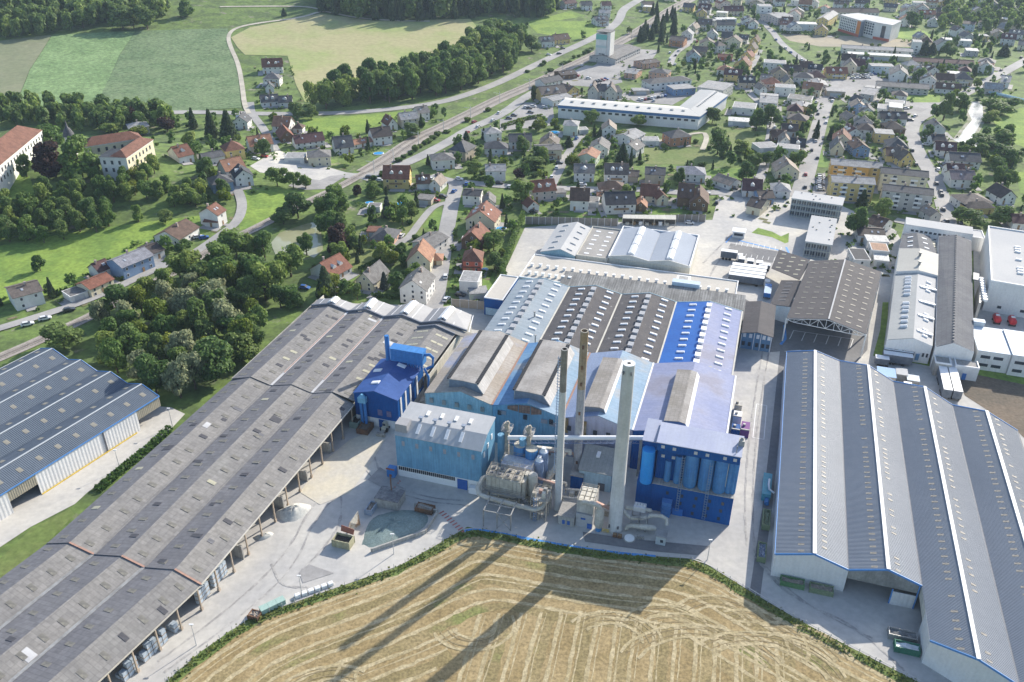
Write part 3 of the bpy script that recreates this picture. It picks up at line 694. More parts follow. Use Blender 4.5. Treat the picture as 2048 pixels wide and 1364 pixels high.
TREES = '''
d -140 274 11.5 11.9 0 315 1 6
b -135 285 9.8 7.6 0 115 3 6
b -146 271 7.7 7.3 0 315 0 6
d -151 250 8.7 14.1 0 315 2 6
w -119 274 10.1 11.0 0 4 1 6
w -117 280 8.3 6.1 0 301 -1 6
w -107 274 12.9 11.5 0 4 0 6
b -102 278 9.2 5.6 0 4 1 6
d -98 278 7.8 9.3 0 4 0 6
b -124 269 8.6 6.8 0 115 4 6
b -113 264 8.0 9.0 0 4 2 6
b -121 258 7.7 6.2 0 4 3 6
b -132 260 9.4 8.9 0 315 2 6
d -94 257 10.2 14.4 0 4 2 6
y -104 264 6.2 5.8 0 4 0 6
w -111 252 5.6 6.5 0 4 -1 6
b -137 257 7.7 6.2 0 315 1 6
b -113 323 13.6 14.6 0 1 -1 6
b -106 321 12.5 7.8 0 301 2 6
b -116 311 11.8 13.2 0 301 3 6
d -101 300 12.5 11.3 0 301 0 6
b -109 294 12.4 12.6 0 301 4 6
d -120 298 10.0 9.8 0 301 1 6
b -130 304 9.2 10.0 0 115 1 6
b -131 293 9.0 8.3 0 115 2 6
b -114 285 9.8 9.5 0 301 5 6
b -101 321 12.0 8.9 0 301 1 6
d -98 299 13.0 12.3 0 301 -1 6
b -87 306 14.7 12.0 0 301 -1 6
b -92 286 14.6 11.9 0 4 -1 6
b -81 281 8.3 8.9 0 4 0 6
b -85 326 10.6 6.3 0 301 0 6
b -131 241 11.2 9.6 0 315 3 6
b -123 242 12.1 9.7 0 4 4 6
d -116 242 9.9 6.3 0 4 3 6
w -107 240 12.3 9.2 0 4 2 6
w -102 221 12.7 8.2 0 304 -1 6
d -94 231 13.5 14.1 0 304 -1 6
d -113 229 7.7 7.3 0 4 4 6
y -99 243 9.5 6.3 0 4 1 6
d -89 243 11.3 10.9 0 304 -1 6
d -86 250 9.2 6.9 0 4 1 6
d -97 365 12.4 13.2 0 201 1 6
d -102 358 7.3 10.8 0 201 0 6
b -84 368 12.5 11.6 0 201 0 6
b -81 374 12.6 11.8 0 201 1 6
b -80 348 12.1 10.5 0 101 -1 6
d -75 347 9.9 7.2 0 101 -1 6
p -72 327 13.7 10.0 0 101 -1 6
b -67 393 7.2 8.6 0 311 0 6
p -75 395 5.4 4.9 0 311 -1 6
s -57 368 10.3 6.4 0 22 -1 6
d -46 366 9.1 6.4 0 222 -1 6
y -48 318 6.3 6.2 0 204 -1 6
c -70 289 12.8 8.2 0 4 -1 6
s -49 296 7.3 4.4 0 204 -1 6
b -8 332 8.6 10.7 0 122 -1 6
b -115 402 10.2 10.6 0 11 -1 6
b -107 401 9.0 7.5 0 311 2 6
b -101 401 7.8 6.2 0 311 1 6
n -61 394 5.1 1.8 0 311 -1 6
b 4 386 12.6 10.9 0 10 -1 6
p 3 420 6.3 5.8 0 210 -1 6
b -238 434 11.1 15.1 0 0 -1 6
p -217 389 16.5 15.6 0 0 -1 6
b -202 388 18.7 17.9 0 300 -1 6
d -228 388 10.9 7.2 0 0 -1 6
d -257 538 10.3 13.6 0 14 3 6
p -229 515 10.7 8.5 0 14 1 6
d -221 518 11.5 10.8 0 14 2 6
p -200 492 10.3 9.6 0 14 0 6
c -188 501 12.6 6.0 0 14 -1 6
c -171 481 16.2 8.7 0 14 1 6
c -161 480 16.1 11.6 0 14 0 6
b -231 488 6.9 11.7 0 14 1 6
y -213 484 6.2 10.9 0 14 -1 6
b -346 725 15.3 15.4 0 13 -1 6
d -316 729 19.0 23.7 0 13 2 6
d -297 731 18.2 18.6 0 13 0 6
d -304 775 10.5 16.3 0 213 6 6
b -277 769 13.3 14.1 0 213 -1 6
d -308 731 15.5 12.4 0 13 1 6
n 13 571 10.1 3.8 0 12 -1 6
b 47 518 9.4 10.0 0 3 -1 6
b 75 513 8.2 9.2 0 303 1 6
y 63 485 7.6 11.0 0 216 -1 6
d 112 462 13.9 13.3 0 317 -1 6
b 126 466 6.7 10.6 0 117 -1 6
d 121 522 9.4 10.9 0 303 1 6
c 58 445 11.0 8.8 0 16 1 6
c 62 441 10.3 2.7 0 16 0 6
c 50 491 6.3 4.4 0 16 2 6
d 11 437 6.4 13.4 0 210 -1 6
d 14 717 13.7 13.4 0 2 -1 6
c 31 474 6.1 6.5 0 16 3 6
n 46 591 4.0 2.2 0 12 -1 6
d 144 507 14.1 9.1 0 217 -1 6
d 126 438 9.0 9.4 0 317 1 6
d 367 837 14.6 13.1 0 109 -1 6
c 331 721 11.1 11.4 0 225 1 6
c 337 721 9.3 10.4 0 225 0 6
d 348 717 12.0 12.4 0 225 -1 6
d 266 532 18.3 8.8 0 7 -1 6
b 286 554 11.4 10.7 0 207 -1 6
b 305 547 10.5 18.7 0 107 1 6
b 322 561 7.7 12.5 0 323 -1 6
b 293 528 7.4 10.3 0 107 0 6
b 211 514 9.3 16.9 0 219 1 6
b 190 497 8.4 11.2 0 219 0 6
c 183 490 8.4 4.5 0 219 2 6
c 166 492 9.8 5.2 0 219 0 6
c 175 492 11.2 4.5 0 219 1 6
d 154 514 13.6 12.3 0 219 -1 6
b 151 445 9.1 8.9 0 319 -1 6
d 134 443 7.8 8.8 0 317 0 6
b 266 478 8.2 15.9 0 307 1 6
b 277 480 8.9 14.5 0 307 0 6
d 265 455 8.6 13.9 0 307 0 6
d 269 450 7.2 9.0 0 307 1 6
d 251 433 8.6 9.3 0 106 1 6
c 394 718 9.3 11.4 0 125 -1 6
d 477 874 11.9 16.0 0 109 2 6
c 165 386 8.3 6.1 0 105 -1 6
d 150 351 14.4 9.6 0 305 -1 6
d 221 366 8.6 10.5 0 306 1 6
d 206 363 8.0 11.5 0 105 -1 6
d 203 369 6.4 7.0 0 306 0 6
d 243 415 10.6 6.5 0 106 0 6
b 247 412 9.9 7.7 0 106 2 6
d -187 309 7.0 5.6 0 315 0 6
b -165 355 7.8 5.1 0 215 -1 6
d -153 355 5.6 7.3 0 215 -1 6
b -154 370 7.1 6.4 0 100 0 6
b -148 373 8.6 9.4 0 100 1 6
b -136 327 6.4 6.9 0 115 0 6
d -133 527 10.2 10.2 0 214 0 6
d -124 526 8.7 8.6 0 214 1 6
d -59 492 7.6 11.1 0 211 -1 6
c -199 786 6.8 5.5 0 213 -1 6
c -27 484 5.5 5.1 0 211 -1 6
c -17 486 6.9 3.7 0 111 -1 6
c -45 441 5.8 2.7 0 111 -1 6
b -85 575 16.4 11.2 2 0 8 0
d -2 666 16.3 9.9 2 0 36 0
b -52 583 19.3 10.9 2 0 21 0
d -38 634 18.8 14.7 2 0 17 0
b -80 596 20.2 12.3 2 0 10 0
d -52 655 20.4 12.7 2 0 13 0
d -27 665 18.0 11.5 2 0 23 0
d -63 589 16.8 10.3 2 0 10 0
d -19 727 20.2 16.1 2 0 27 0
b -37 624 16.9 10.0 2 0 28 0
d -97 592 21.0 12.5 2 0 6 0
b -14 745 18.7 14.4 2 0 39 0
b -2 688 18.4 11.9 2 0 44 0
b -120 557 18.6 10.8 2 0 3 0
b -64 609 16.6 10.6 2 0 16 0
d -36 598 21.4 13.7 2 0 18 0
d 3 711 17.6 12.7 2 0 37 0
d -16 645 20.8 11.9 2 0 30 0
d -24 702 21.3 14.0 2 0 25 0
d -2 696 18.4 14.5 2 0 35 0
d -111 575 20.8 12.2 2 0 2 0
b -42 655 18.6 14.3 2 0 26 0
b -70 582 20.7 12.1 2 0 12 0
b -76 610 18.6 11.2 2 0 11 0
d -95 572 17.3 13.6 2 0 4 0
b 3 720 20.2 16.2 2 0 45 0
d -28 717 18.4 12.6 2 0 24 0
b -6 675 19.2 11.7 2 0 42 0
d -19 635 19.3 14.9 2 0 26 0
d -99 582 18.3 12.2 2 0 3 0
d -93 562 19.5 12.7 2 0 5 0
b -9 710 18.3 11.6 2 0 41 0
b -32 680 20.9 15.3 2 0 31 0
b -60 634 16.8 11.5 2 0 17 0
d -63 624 21.5 13.3 2 0 11 0
b -55 609 21.6 12.0 2 0 19 0
d -50 620 20.5 15.7 2 0 12 0
b -27 628 19.3 14.1 2 0 33 0
b -43 604 21.5 14.8 2 0 24 0
b -55 595 18.1 10.3 2 0 18 0
b -109 554 17.1 11.3 2 0 4 0
b -34 610 22.0 17.2 2 0 29 0
d -19 718 16.5 12.0 2 0 28 0
d -30 644 17.5 12.4 2 0 21 0
d -29 690 17.8 13.0 2 0 22 0
b -42 645 18.0 14.3 2 0 25 0
b -21 682 16.6 11.1 2 0 35 0
b -69 598 16.6 11.6 2 0 14 0
d -46 589 18.0 10.1 2 0 14 0
b -107 567 18.4 14.2 2 0 5 0
b -31 708 16.5 12.2 2 0 32 0
d -17 673 17.0 13.1 2 0 29 0
d -81 565 19.2 12.5 2 0 7 0
b -5 733 21.3 11.8 2 0 43 0
d -8 649 21.9 15.5 2 0 32 0
b -89 601 19.8 11.4 2 0 7 0
b -67 573 20.4 11.3 2 0 13 0
d -35 668 21.1 15.1 2 0 19 0
d -8 660 17.2 12.4 2 0 33 0
b -18 655 18.2 10.2 2 0 37 0
d -18 737 19.5 15.1 2 0 31 0
b -69 617 20.3 11.4 2 0 15 0
d -47 664 17.2 12.5 2 0 15 0
b -52 630 16.9 11.5 2 0 22 0
b -25 616 18.5 13.6 2 0 34 0
d -76 574 17.1 12.1 2 0 8 0
b -19 693 21.7 14.6 2 0 36 0
b -82 584 19.3 13.1 2 0 9 0
d -6 721 21.4 13.2 2 0 34 0
b -49 639 16.3 12.2 2 0 23 0
b -40 675 18.0 11.6 2 0 27 0
b -91 584 16.1 12.0 2 0 6 0
b -31 656 16.1 12.2 2 0 30 0
b -10 684 21.7 13.4 2 0 40 0
d -33 698 21.0 14.8 2 0 20 0
b -58 645 19.1 11.2 2 0 20 0
d -116 566 19.3 12.2 2 0 1 0
b -127 545 17.6 10.8 2 0 1 0
d -72 590 18.6 12.4 2 0 9 0
b -14 702 17.3 11.0 2 0 38 0
d -42 612 16.9 9.6 2 0 16 0
b -119 548 18.2 11.6 2 0 2 0
b -216 346 9.9 6.0 2 0 4 9
b -213 356 12.0 9.3 2 0 6 9
d -195 353 10.4 7.9 2 0 10 9
b -193 362 9.1 6.1 2 0 15 9
d -212 335 12.0 8.0 2 0 2 9
b -180 358 9.3 6.0 2 0 17 9
d -202 345 10.9 6.1 2 0 6 9
b -203 360 8.2 5.8 2 0 11 9
d -185 365 8.6 6.4 2 0 16 9
b -224 359 10.7 7.8 2 0 3 9
b -176 350 11.2 6.7 2 0 18 9
b -204 336 11.0 7.8 2 0 7 9
b -204 372 8.0 5.7 2 0 13 9
d -194 344 11.0 8.6 2 0 8 9
b -196 368 11.0 6.1 2 0 14 9
d -186 344 11.2 6.7 2 0 11 9
b -187 373 11.4 6.3 2 0 16 9
b -224 353 8.4 6.1 2 0 2 9
d -185 352 12.0 9.3 2 0 13 9
d -210 369 11.3 6.2 2 0 7 9
d -208 341 8.2 5.7 2 0 4 9
b -197 334 8.3 5.9 2 0 8 9
b -218 336 11.1 8.0 2 0 1 9
b -202 353 8.8 6.4 2 0 10 9
d -223 346 10.4 6.3 2 0 1 9
b -217 361 9.8 6.0 2 0 5 9
d -197 374 9.3 6.4 2 0 12 9
d -209 349 8.7 4.9 2 0 5 9
d -190 337 8.6 6.0 2 0 9 9
d -181 370 10.3 6.7 2 0 17 9
b -209 363 11.4 8.0 2 0 9 9
d -187 359 8.3 5.5 2 0 14 9
d -218 352 11.5 9.0 2 0 3 9
d -179 344 10.9 6.2 2 0 15 9
b -202 366 8.9 6.5 2 0 12 9
b -185 377 9.0 5.4 2 0 5 5
b -163 377 7.8 6.1 2 0 18 5
b -150 377 8.0 6.2 2 0 23 5
b -173 391 9.5 6.4 2 0 15 5
y -177 387 9.0 6.6 2 0 3 5
b -145 372 8.5 6.3 2 0 25 5
b -180 394 8.7 6.0 2 0 11 5
y -174 377 8.5 5.2 2 0 4 5
b -173 385 8.4 6.2 2 0 13 5
b -146 382 9.3 6.9 2 0 26 5
b -172 398 8.9 6.3 2 0 17 5
b -180 382 9.9 6.2 2 0 9 5
b -154 374 9.3 5.4 2 0 22 5
y -196 389 7.6 5.8 2 0 1 5
b -168 375 9.6 7.3 2 0 14 5
b -190 376 7.9 6.2 2 0 2 5
b -194 384 8.6 6.1 2 0 1 5
b -151 382 8.4 5.2 2 0 24 5
b -175 372 9.1 6.8 2 0 10 5
y -184 390 9.6 6.0 2 0 2 5
b -179 377 9.3 6.3 2 0 8 5
b -161 382 8.3 5.4 2 0 20 5
y -144 377 10.0 6.0 2 0 8 5
c 140 836 11.5 5.7 2 0 16 4
c 133 814 11.3 5.7 2 0 13 4
c 146 824 11.0 5.5 2 0 20 4
c 129 787 13.6 6.8 2 0 12 4
c 148 855 10.8 5.4 2 0 17 4
c 114 787 12.2 6.1 2 0 4 4
c 140 796 12.9 6.5 2 0 18 4
c 110 773 10.6 5.3 2 0 2 4
c 124 792 13.7 6.8 2 0 8 4
c 117 766 13.5 6.8 2 0 6 4
c 127 771 10.3 5.1 2 0 14 4
c 148 842 11.8 5.9 2 0 19 4
c 124 758 11.8 5.9 2 0 11 4
c 110 765 13.0 6.5 2 0 3 4
c 106 758 12.9 6.4 2 0 1 4
c 132 801 12.7 6.4 2 0 15 4
c 140 787 11.8 5.9 2 0 21 4
c 129 821 13.9 6.9 2 0 10 4
c 130 858 11.1 5.5 2 0 7 4
c 135 867 11.2 5.6 2 0 9 4
c 115 779 10.6 5.3 2 0 5 4
y -113 245 10.2 8.1 2 0 4 7
w -120 289 10.1 7.3 2 0 6 7
y -90 248 13.4 10.5 2 0 6 7
d -85 280 9.2 6.6 2 0 7 7
b -124 303 13.8 9.1 2 0 6 7
w -117 230 11.2 7.6 2 0 3 7
y -93 272 9.0 6.8 2 0 8 7
d -127 245 12.1 9.0 2 0 1 7
b -114 302 9.8 6.8 2 0 8 7
y -134 275 12.2 7.4 2 0 2 7
y -106 292 13.5 7.9 2 0 5 7
d -105 269 13.2 10.0 2 0 5 7
y -124 264 12.7 8.3 2 0 3 7
w -126 280 11.0 8.0 2 0 4 7
w -99 226 13.9 9.0 2 0 7 7
b -117 254 12.1 7.0 2 0 4 7
d -103 252 10.3 8.1 2 0 4 7
w -108 283 11.0 7.8 2 0 8 7
b -97 294 12.9 8.8 2 0 10 7
b -130 289 11.2 6.8 2 0 3 7
b -136 253 9.2 7.0 2 0 1 7
w -116 271 12.1 9.0 2 0 5 7
b -127 235 11.6 7.8 2 0 2 7
d -110 223 13.6 10.8 2 0 2 7
b -97 237 13.0 9.0 2 0 7 7
w -98 259 14.0 10.2 2 0 9 7
w -145 266 10.4 6.2 2 0 1 7
b -107 236 9.1 7.1 2 0 5 7
d -97 282 12.7 8.8 2 0 6 7
w -134 264 11.3 7.2 2 0 2 7
y -127 254 10.1 7.0 2 0 1 7
y -104 302 10.9 6.1 2 0 7 7
d -108 260 13.4 7.5 2 0 3 7
b -89 290 14.0 10.7 2 0 11 7
b -88 259 12.8 8.7 2 0 9 7
u -70 416 3.0 3.1 2 0 1 1
u -66 423 2.8 4.9 2 0 2 1
u -61 446 2.4 4.4 2 0 3 1
u -59 453 1.8 3.6 2 0 4 1
u -56 458 2.0 3.2 2 0 5 1
u -54 465 3.6 4.2 2 0 6 1
u -52 471 1.9 3.5 2 0 7 1
u -50 476 2.6 3.2 2 0 8 1
u -48 480 2.5 4.5 2 0 9 1
u -46 487 2.2 4.6 2 0 10 1
u -44 493 2.9 4.3 2 0 11 1
u -39 499 1.7 4.5 2 0 12 1
u -28 522 3.1 4.0 2 0 13 1
u -16 546 2.6 3.8 2 0 14 1
u 27 653 2.9 5.0 2 0 15 1
u 37 676 2.0 4.7 2 0 16 1
u 40 682 1.7 4.7 2 0 17 1
u 43 685 1.7 3.2 2 0 18 1
u 47 698 3.0 3.2 2 0 19 1
u 51 703 2.1 3.2 2 0 20 1
u 56 712 3.0 3.4 2 0 21 1
u 60 717 3.3 4.2 2 0 23 1
u 60 724 1.9 4.9 2 0 22 1
u 63 728 2.3 4.6 2 0 24 1
u 10 651 1.9 4.0 2 0 1 2
u 21 672 2.4 3.9 2 0 2 2
u 23 676 3.6 3.8 2 0 3 2
c 68 451 6.2 2.5 1 16 -1 8
c -12 438 8.5 3.4 1 111 1 8
d 5 463 9.7 8.0 1 111 3 8
d 83 413 9.9 6.1 1 18 -1 8
c -12 444 8.2 3.3 1 111 2 8
c 31 394 8.9 3.6 1 210 -1 8
b 16 442 9.5 6.1 1 16 0 8
c -5 380 7.4 3.0 1 222 -1 8
d 118 420 10.0 8.5 1 218 1 8
d -7 314 8.2 6.9 1 322 -1 8
c 119 462 5.8 2.3 1 317 -1 8
b -20 422 10.0 8.4 1 111 0 8
y 31 438 9.2 7.7 1 16 0 8
c 6 446 6.1 2.4 1 111 3 8
b 54 391 8.0 7.0 1 210 0 8
c -22 434 7.6 3.1 1 111 0 8
c 91 437 5.2 2.1 1 316 -1 8
y 15 503 9.4 8.2 1 16 1 8
u -21 437 1.4 1.8 1 111 1 3
u 104 483 2.3 3.2 1 217 -1 3
u -9 473 3.1 3.7 1 111 3 3
u 47 484 2.5 2.7 1 16 4 3
u 28 474 2.3 3.2 1 16 7 3
u 101 443 2.2 2.9 1 316 1 3
u 20 464 1.5 1.7 1 16 8 3
u 131 412 2.0 2.4 1 118 -1 3
u 64 474 2.5 2.4 1 16 1 3
u 42 456 2.4 3.5 1 16 2 3
u -9 368 1.6 1.5 1 222 2 3
u 8 494 2.3 2.4 1 16 12 3
u -1 381 1.7 1.7 1 10 0 3
u 24 485 2.9 2.9 1 16 10 3
u 99 443 1.8 2.5 1 316 0 3
u 87 437 1.7 1.6 1 316 2 3
u 44 488 1.5 1.7 1 16 6 3
u 29 428 2.5 3.2 1 210 0 3
u 109 471 2.3 2.2 1 17 -1 3
u 46 480 2.0 2.9 1 16 3 3
u 114 457 3.2 4.7 1 317 0 3
u 13 433 2.7 3.0 1 210 2 3
u -16 427 2.3 2.7 1 111 2 3
u 68 494 2.2 2.4 1 216 2 3
u 81 487 3.1 2.9 1 216 1 3
u 68 445 2.0 2.9 1 16 0 3
u 122 453 1.8 2.3 1 317 1 3
u 38 506 2.0 2.3 1 16 9 3
u -31 469 2.1 2.3 1 111 0 3
u 11 424 2.7 3.9 1 210 1 3
u 122 450 1.5 2.2 1 317 2 3
u 11 439 2.3 2.2 1 210 3 3
u 84 473 2.9 3.1 1 216 0 3
u 10 507 2.0 2.2 1 16 13 3
u 9 486 2.7 3.2 1 16 11 3
u 26 508 2.7 3.9 1 3 -1 3
u 77 432 1.8 2.6 1 316 3 3
u 48 487 2.6 3.1 1 16 5 3
u 1 390 1.6 2.2 1 10 1 3
u 57 424 2.7 2.8 1 316 4 3
c 136 665 7.7 3.1 1 124 -1 8
d 253 455 9.2 7.8 1 307 1 8
c 214 672 7.2 2.9 1 20 -1 8
d 263 444 9.0 7.3 1 307 2 8
c 339 648 7.0 2.8 1 223 -1 8
c 199 694 9.1 3.6 1 326 -1 8
b 284 490 9.9 6.8 1 307 -1 8
b 169 371 9.0 8.2 1 105 -1 8
c 335 660 6.4 2.6 1 325 -1 8
d 250 464 9.1 8.0 1 307 0 8
b 247 459 8.1 7.6 1 119 1 8
u 270 463 2.6 3.1 1 307 1 3
u 235 562 2.8 3.3 1 7 1 3
u 248 419 1.5 1.6 1 106 1 3
u 126 642 3.0 2.9 1 324 -1 3
u 297 626 1.7 2.4 1 223 1 3
u 276 544 1.8 2.4 1 207 0 3
u 199 632 2.8 4.2 1 20 2 3
u 163 517 1.5 2.2 1 219 1 3
u 260 455 2.2 2.3 1 307 2 3
u 258 512 3.2 3.7 1 7 0 3
u 306 667 1.7 2.3 1 325 1 3
u 322 662 3.0 3.8 1 325 0 3
u 289 625 1.8 2.2 1 120 -1 3
u 238 683 2.9 4.0 1 220 0 3
u 191 502 2.3 3.0 1 219 0 3
u 226 397 2.0 2.0 1 106 0 3
u 279 557 2.6 3.3 1 207 1 3
u 201 679 1.6 2.2 1 326 2 3
u 333 643 2.9 4.3 1 223 2 3
u 195 651 2.4 3.4 1 20 3 3
u 192 692 2.3 2.8 1 326 0 3
u 276 471 1.6 2.0 1 307 0 3
u 309 580 1.7 2.1 1 23 0 3
u 212 650 2.9 4.3 1 20 0 3
u 185 557 1.5 1.4 1 219 2 3
u 151 641 2.2 2.1 1 124 -1 3
u 335 636 1.9 2.4 1 223 0 3
u 164 685 2.1 2.7 1 326 1 3
u 219 675 2.6 2.4 1 20 1 3
u 305 614 2.4 2.8 1 23 1 3
u 198 616 2.7 3.5 1 20 4 3
u 182 666 2.1 2.7 1 326 3 3
u 180 474 2.5 2.8 1 119 0 3
u 200 468 2.3 2.2 1 119 1 3
u 221 511 2.4 2.3 1 7 2 3
u 249 580 2.9 3.0 1 207 2 3
c 279 901 7.2 2.9 1 209 -1 8
c 375 784 5.2 2.1 1 109 -1 8
c 259 888 5.7 2.3 1 209 -1 8
c 242 735 5.7 2.3 1 21 -1 8
c 472 920 6.3 2.5 1 109 -1 8
c 393 752 6.6 2.6 1 125 -1 8
u 523 949 2.3 2.4 1 109 3 3
u 377 728 2.0 2.6 1 125 -1 3
u 434 804 1.5 1.9 1 109 1 3
u 265 686 2.1 2.1 1 220 1 3
u 270 836 1.4 1.9 1 9 0 3
u 354 921 2.7 2.5 1 209 -1 3
u 209 741 1.5 1.7 1 126 0 3
u 205 789 2.1 2.5 1 226 -1 3
u 469 879 2.9 4.1 1 109 2 3
u 243 711 2.7 3.9 1 126 1 3
u 422 804 2.0 2.2 1 109 0 3
u 249 882 1.6 1.8 1 9 1 3
d -132 446 8.5 7.1 1 314 -1 8
c -85 497 8.1 3.3 1 211 0 8
c -55 509 8.3 3.3 1 211 1 8
b -170 444 8.9 8.3 1 200 -1 8
u -167 461 2.0 1.8 1 314 3 3
u -162 471 2.4 2.1 1 314 1 3
u -146 465 2.3 2.8 1 314 2 3
u -79 495 1.4 2.1 1 211 1 3
u -51 537 2.9 3.3 1 308 -1 3
u -114 480 1.7 2.3 1 114 -1 3
u -168 452 1.6 1.7 1 314 4 3
u -193 505 2.3 2.3 1 14 1 3
u -142 432 3.0 4.5 1 100 3 3
u -69 487 2.4 2.9 1 211 0 3
u -186 458 2.2 2.3 1 14 2 3
u -188 445 2.0 2.1 1 200 -1 3
u -143 481 1.5 1.9 1 314 0 3
u -174 473 1.9 2.4 1 14 0 3
b -46 325 6.9 5.1 1 322 -1 8
b -70 319 9.7 8.6 1 101 1 8
b -53 321 8.3 7.2 1 22 2 8
b -38 300 9.8 7.2 1 204 -1 8
b -69 338 7.9 6.6 1 101 0 8
d -58 287 6.4 4.4 1 4 -1 8
c -63 319 5.5 2.2 1 204 -1 8
y -69 296 7.2 6.9 1 4 -1 8
b -49 358 8.8 6.3 1 22 1 8
d -66 329 7.2 5.5 1 101 0 8
u -50 369 1.8 2.1 1 222 1 3
u -45 376 1.7 2.4 1 222 4 3
u -48 373 2.0 2.7 1 222 3 3
u -62 362 1.8 2.0 1 22 2 3
u -46 360 2.6 2.8 1 222 0 3
u -63 354 2.9 3.0 1 101 1 3
u -42 343 2.7 2.5 1 22 0 3
u -50 310 2.1 2.5 1 204 0 3
u -48 333 2.2 2.6 1 22 1 3
u -71 356 1.9 2.7 1 101 0 3
u -44 318 3.0 2.9 1 322 -1 3
u -44 315 1.7 1.6 1 204 1 3
c -172 287 8.5 3.4 1 315 0 8
c -188 280 6.1 2.4 1 315 1 8
c -153 409 8.7 3.5 1 100 -1 8
d -149 402 9.7 9.2 1 100 0 8
d -136 385 8.9 6.7 1 100 1 8
u -134 383 3.0 3.5 1 201 -1 3
u -145 398 1.7 1.7 1 100 0 3
u -147 387 2.7 3.3 1 100 1 3
u -142 380 2.7 2.6 1 100 2 3
'''
WOODS = [('far_conifer_forest', 'cccd', 7.5,18,24,[(-170,804),(-134,787),(-74,794),(-42,809),(-20,827),(10,817),(37,835),(46,941),(-193,920)]),('far_hillside_wood', 'ddbd', 7.5,12,18,[(-398,680),(-365,702),(-343,720),(-333,741),(-292,757),(-310,821),(-346,879),(-485,856)]),('castle_belt_wood', 'dddb', 7,9,14,[(-307,499),(-287,506),(-267,495),(-248,492),(-224,495),(-202,500),(-207,520),(-238,526),(-269,532),(-306,545),(-332,547)]),('far_corner_wood', 'ddb', 13,10,14,[(389,826),(455,794),(599,1075),(504,1070)])]
GARDENS = [(60,[(-36,502),(22,521),(45,504),(76,492),(115,500),(161,517),(160,471),(132,381),(105,408),(49,374),(6,373),(-4,328),(-8,292),(-23,291),(-23,378)]),(150,[(114,669),(193,697),(395,686),(234,370),(142,369),(138,394),(149,504),(140,589)]),(110,[(9,783),(143,806),(234,908),(539,969),(387,669),(181,680),(125,686),(108,739)]),(40,[(-239,519),(-162,527),(-40,538),(-76,431),(-119,424),(-150,419),(-181,432)]),(20,[(-77,324),(-72,356),(-35,390),(-34,348),(-36,287),(-72,286)]),(10,[(-138,340),(-142,320),(-176,277),(-192,281),(-176,315)]),(6,[(-156,416),(-135,411),(-130,381),(-142,369)])]
OPEN_GROUND = [[(24,586),(78,588),(132,623),(179,625),(129,508),(110,503),(23,532)],[(66,792),(91,797),(112,739),(69,668),(58,676)],[(326,929),(379,903),(332,779),(281,788)],[(134,407),(166,404),(137,325),(119,325)],[(171,471),(235,464),(195,370),(142,375)],[(174,490),(183,490),(166,437),(157,437)],[(398,741),(423,742),(341,582),(322,581)]]
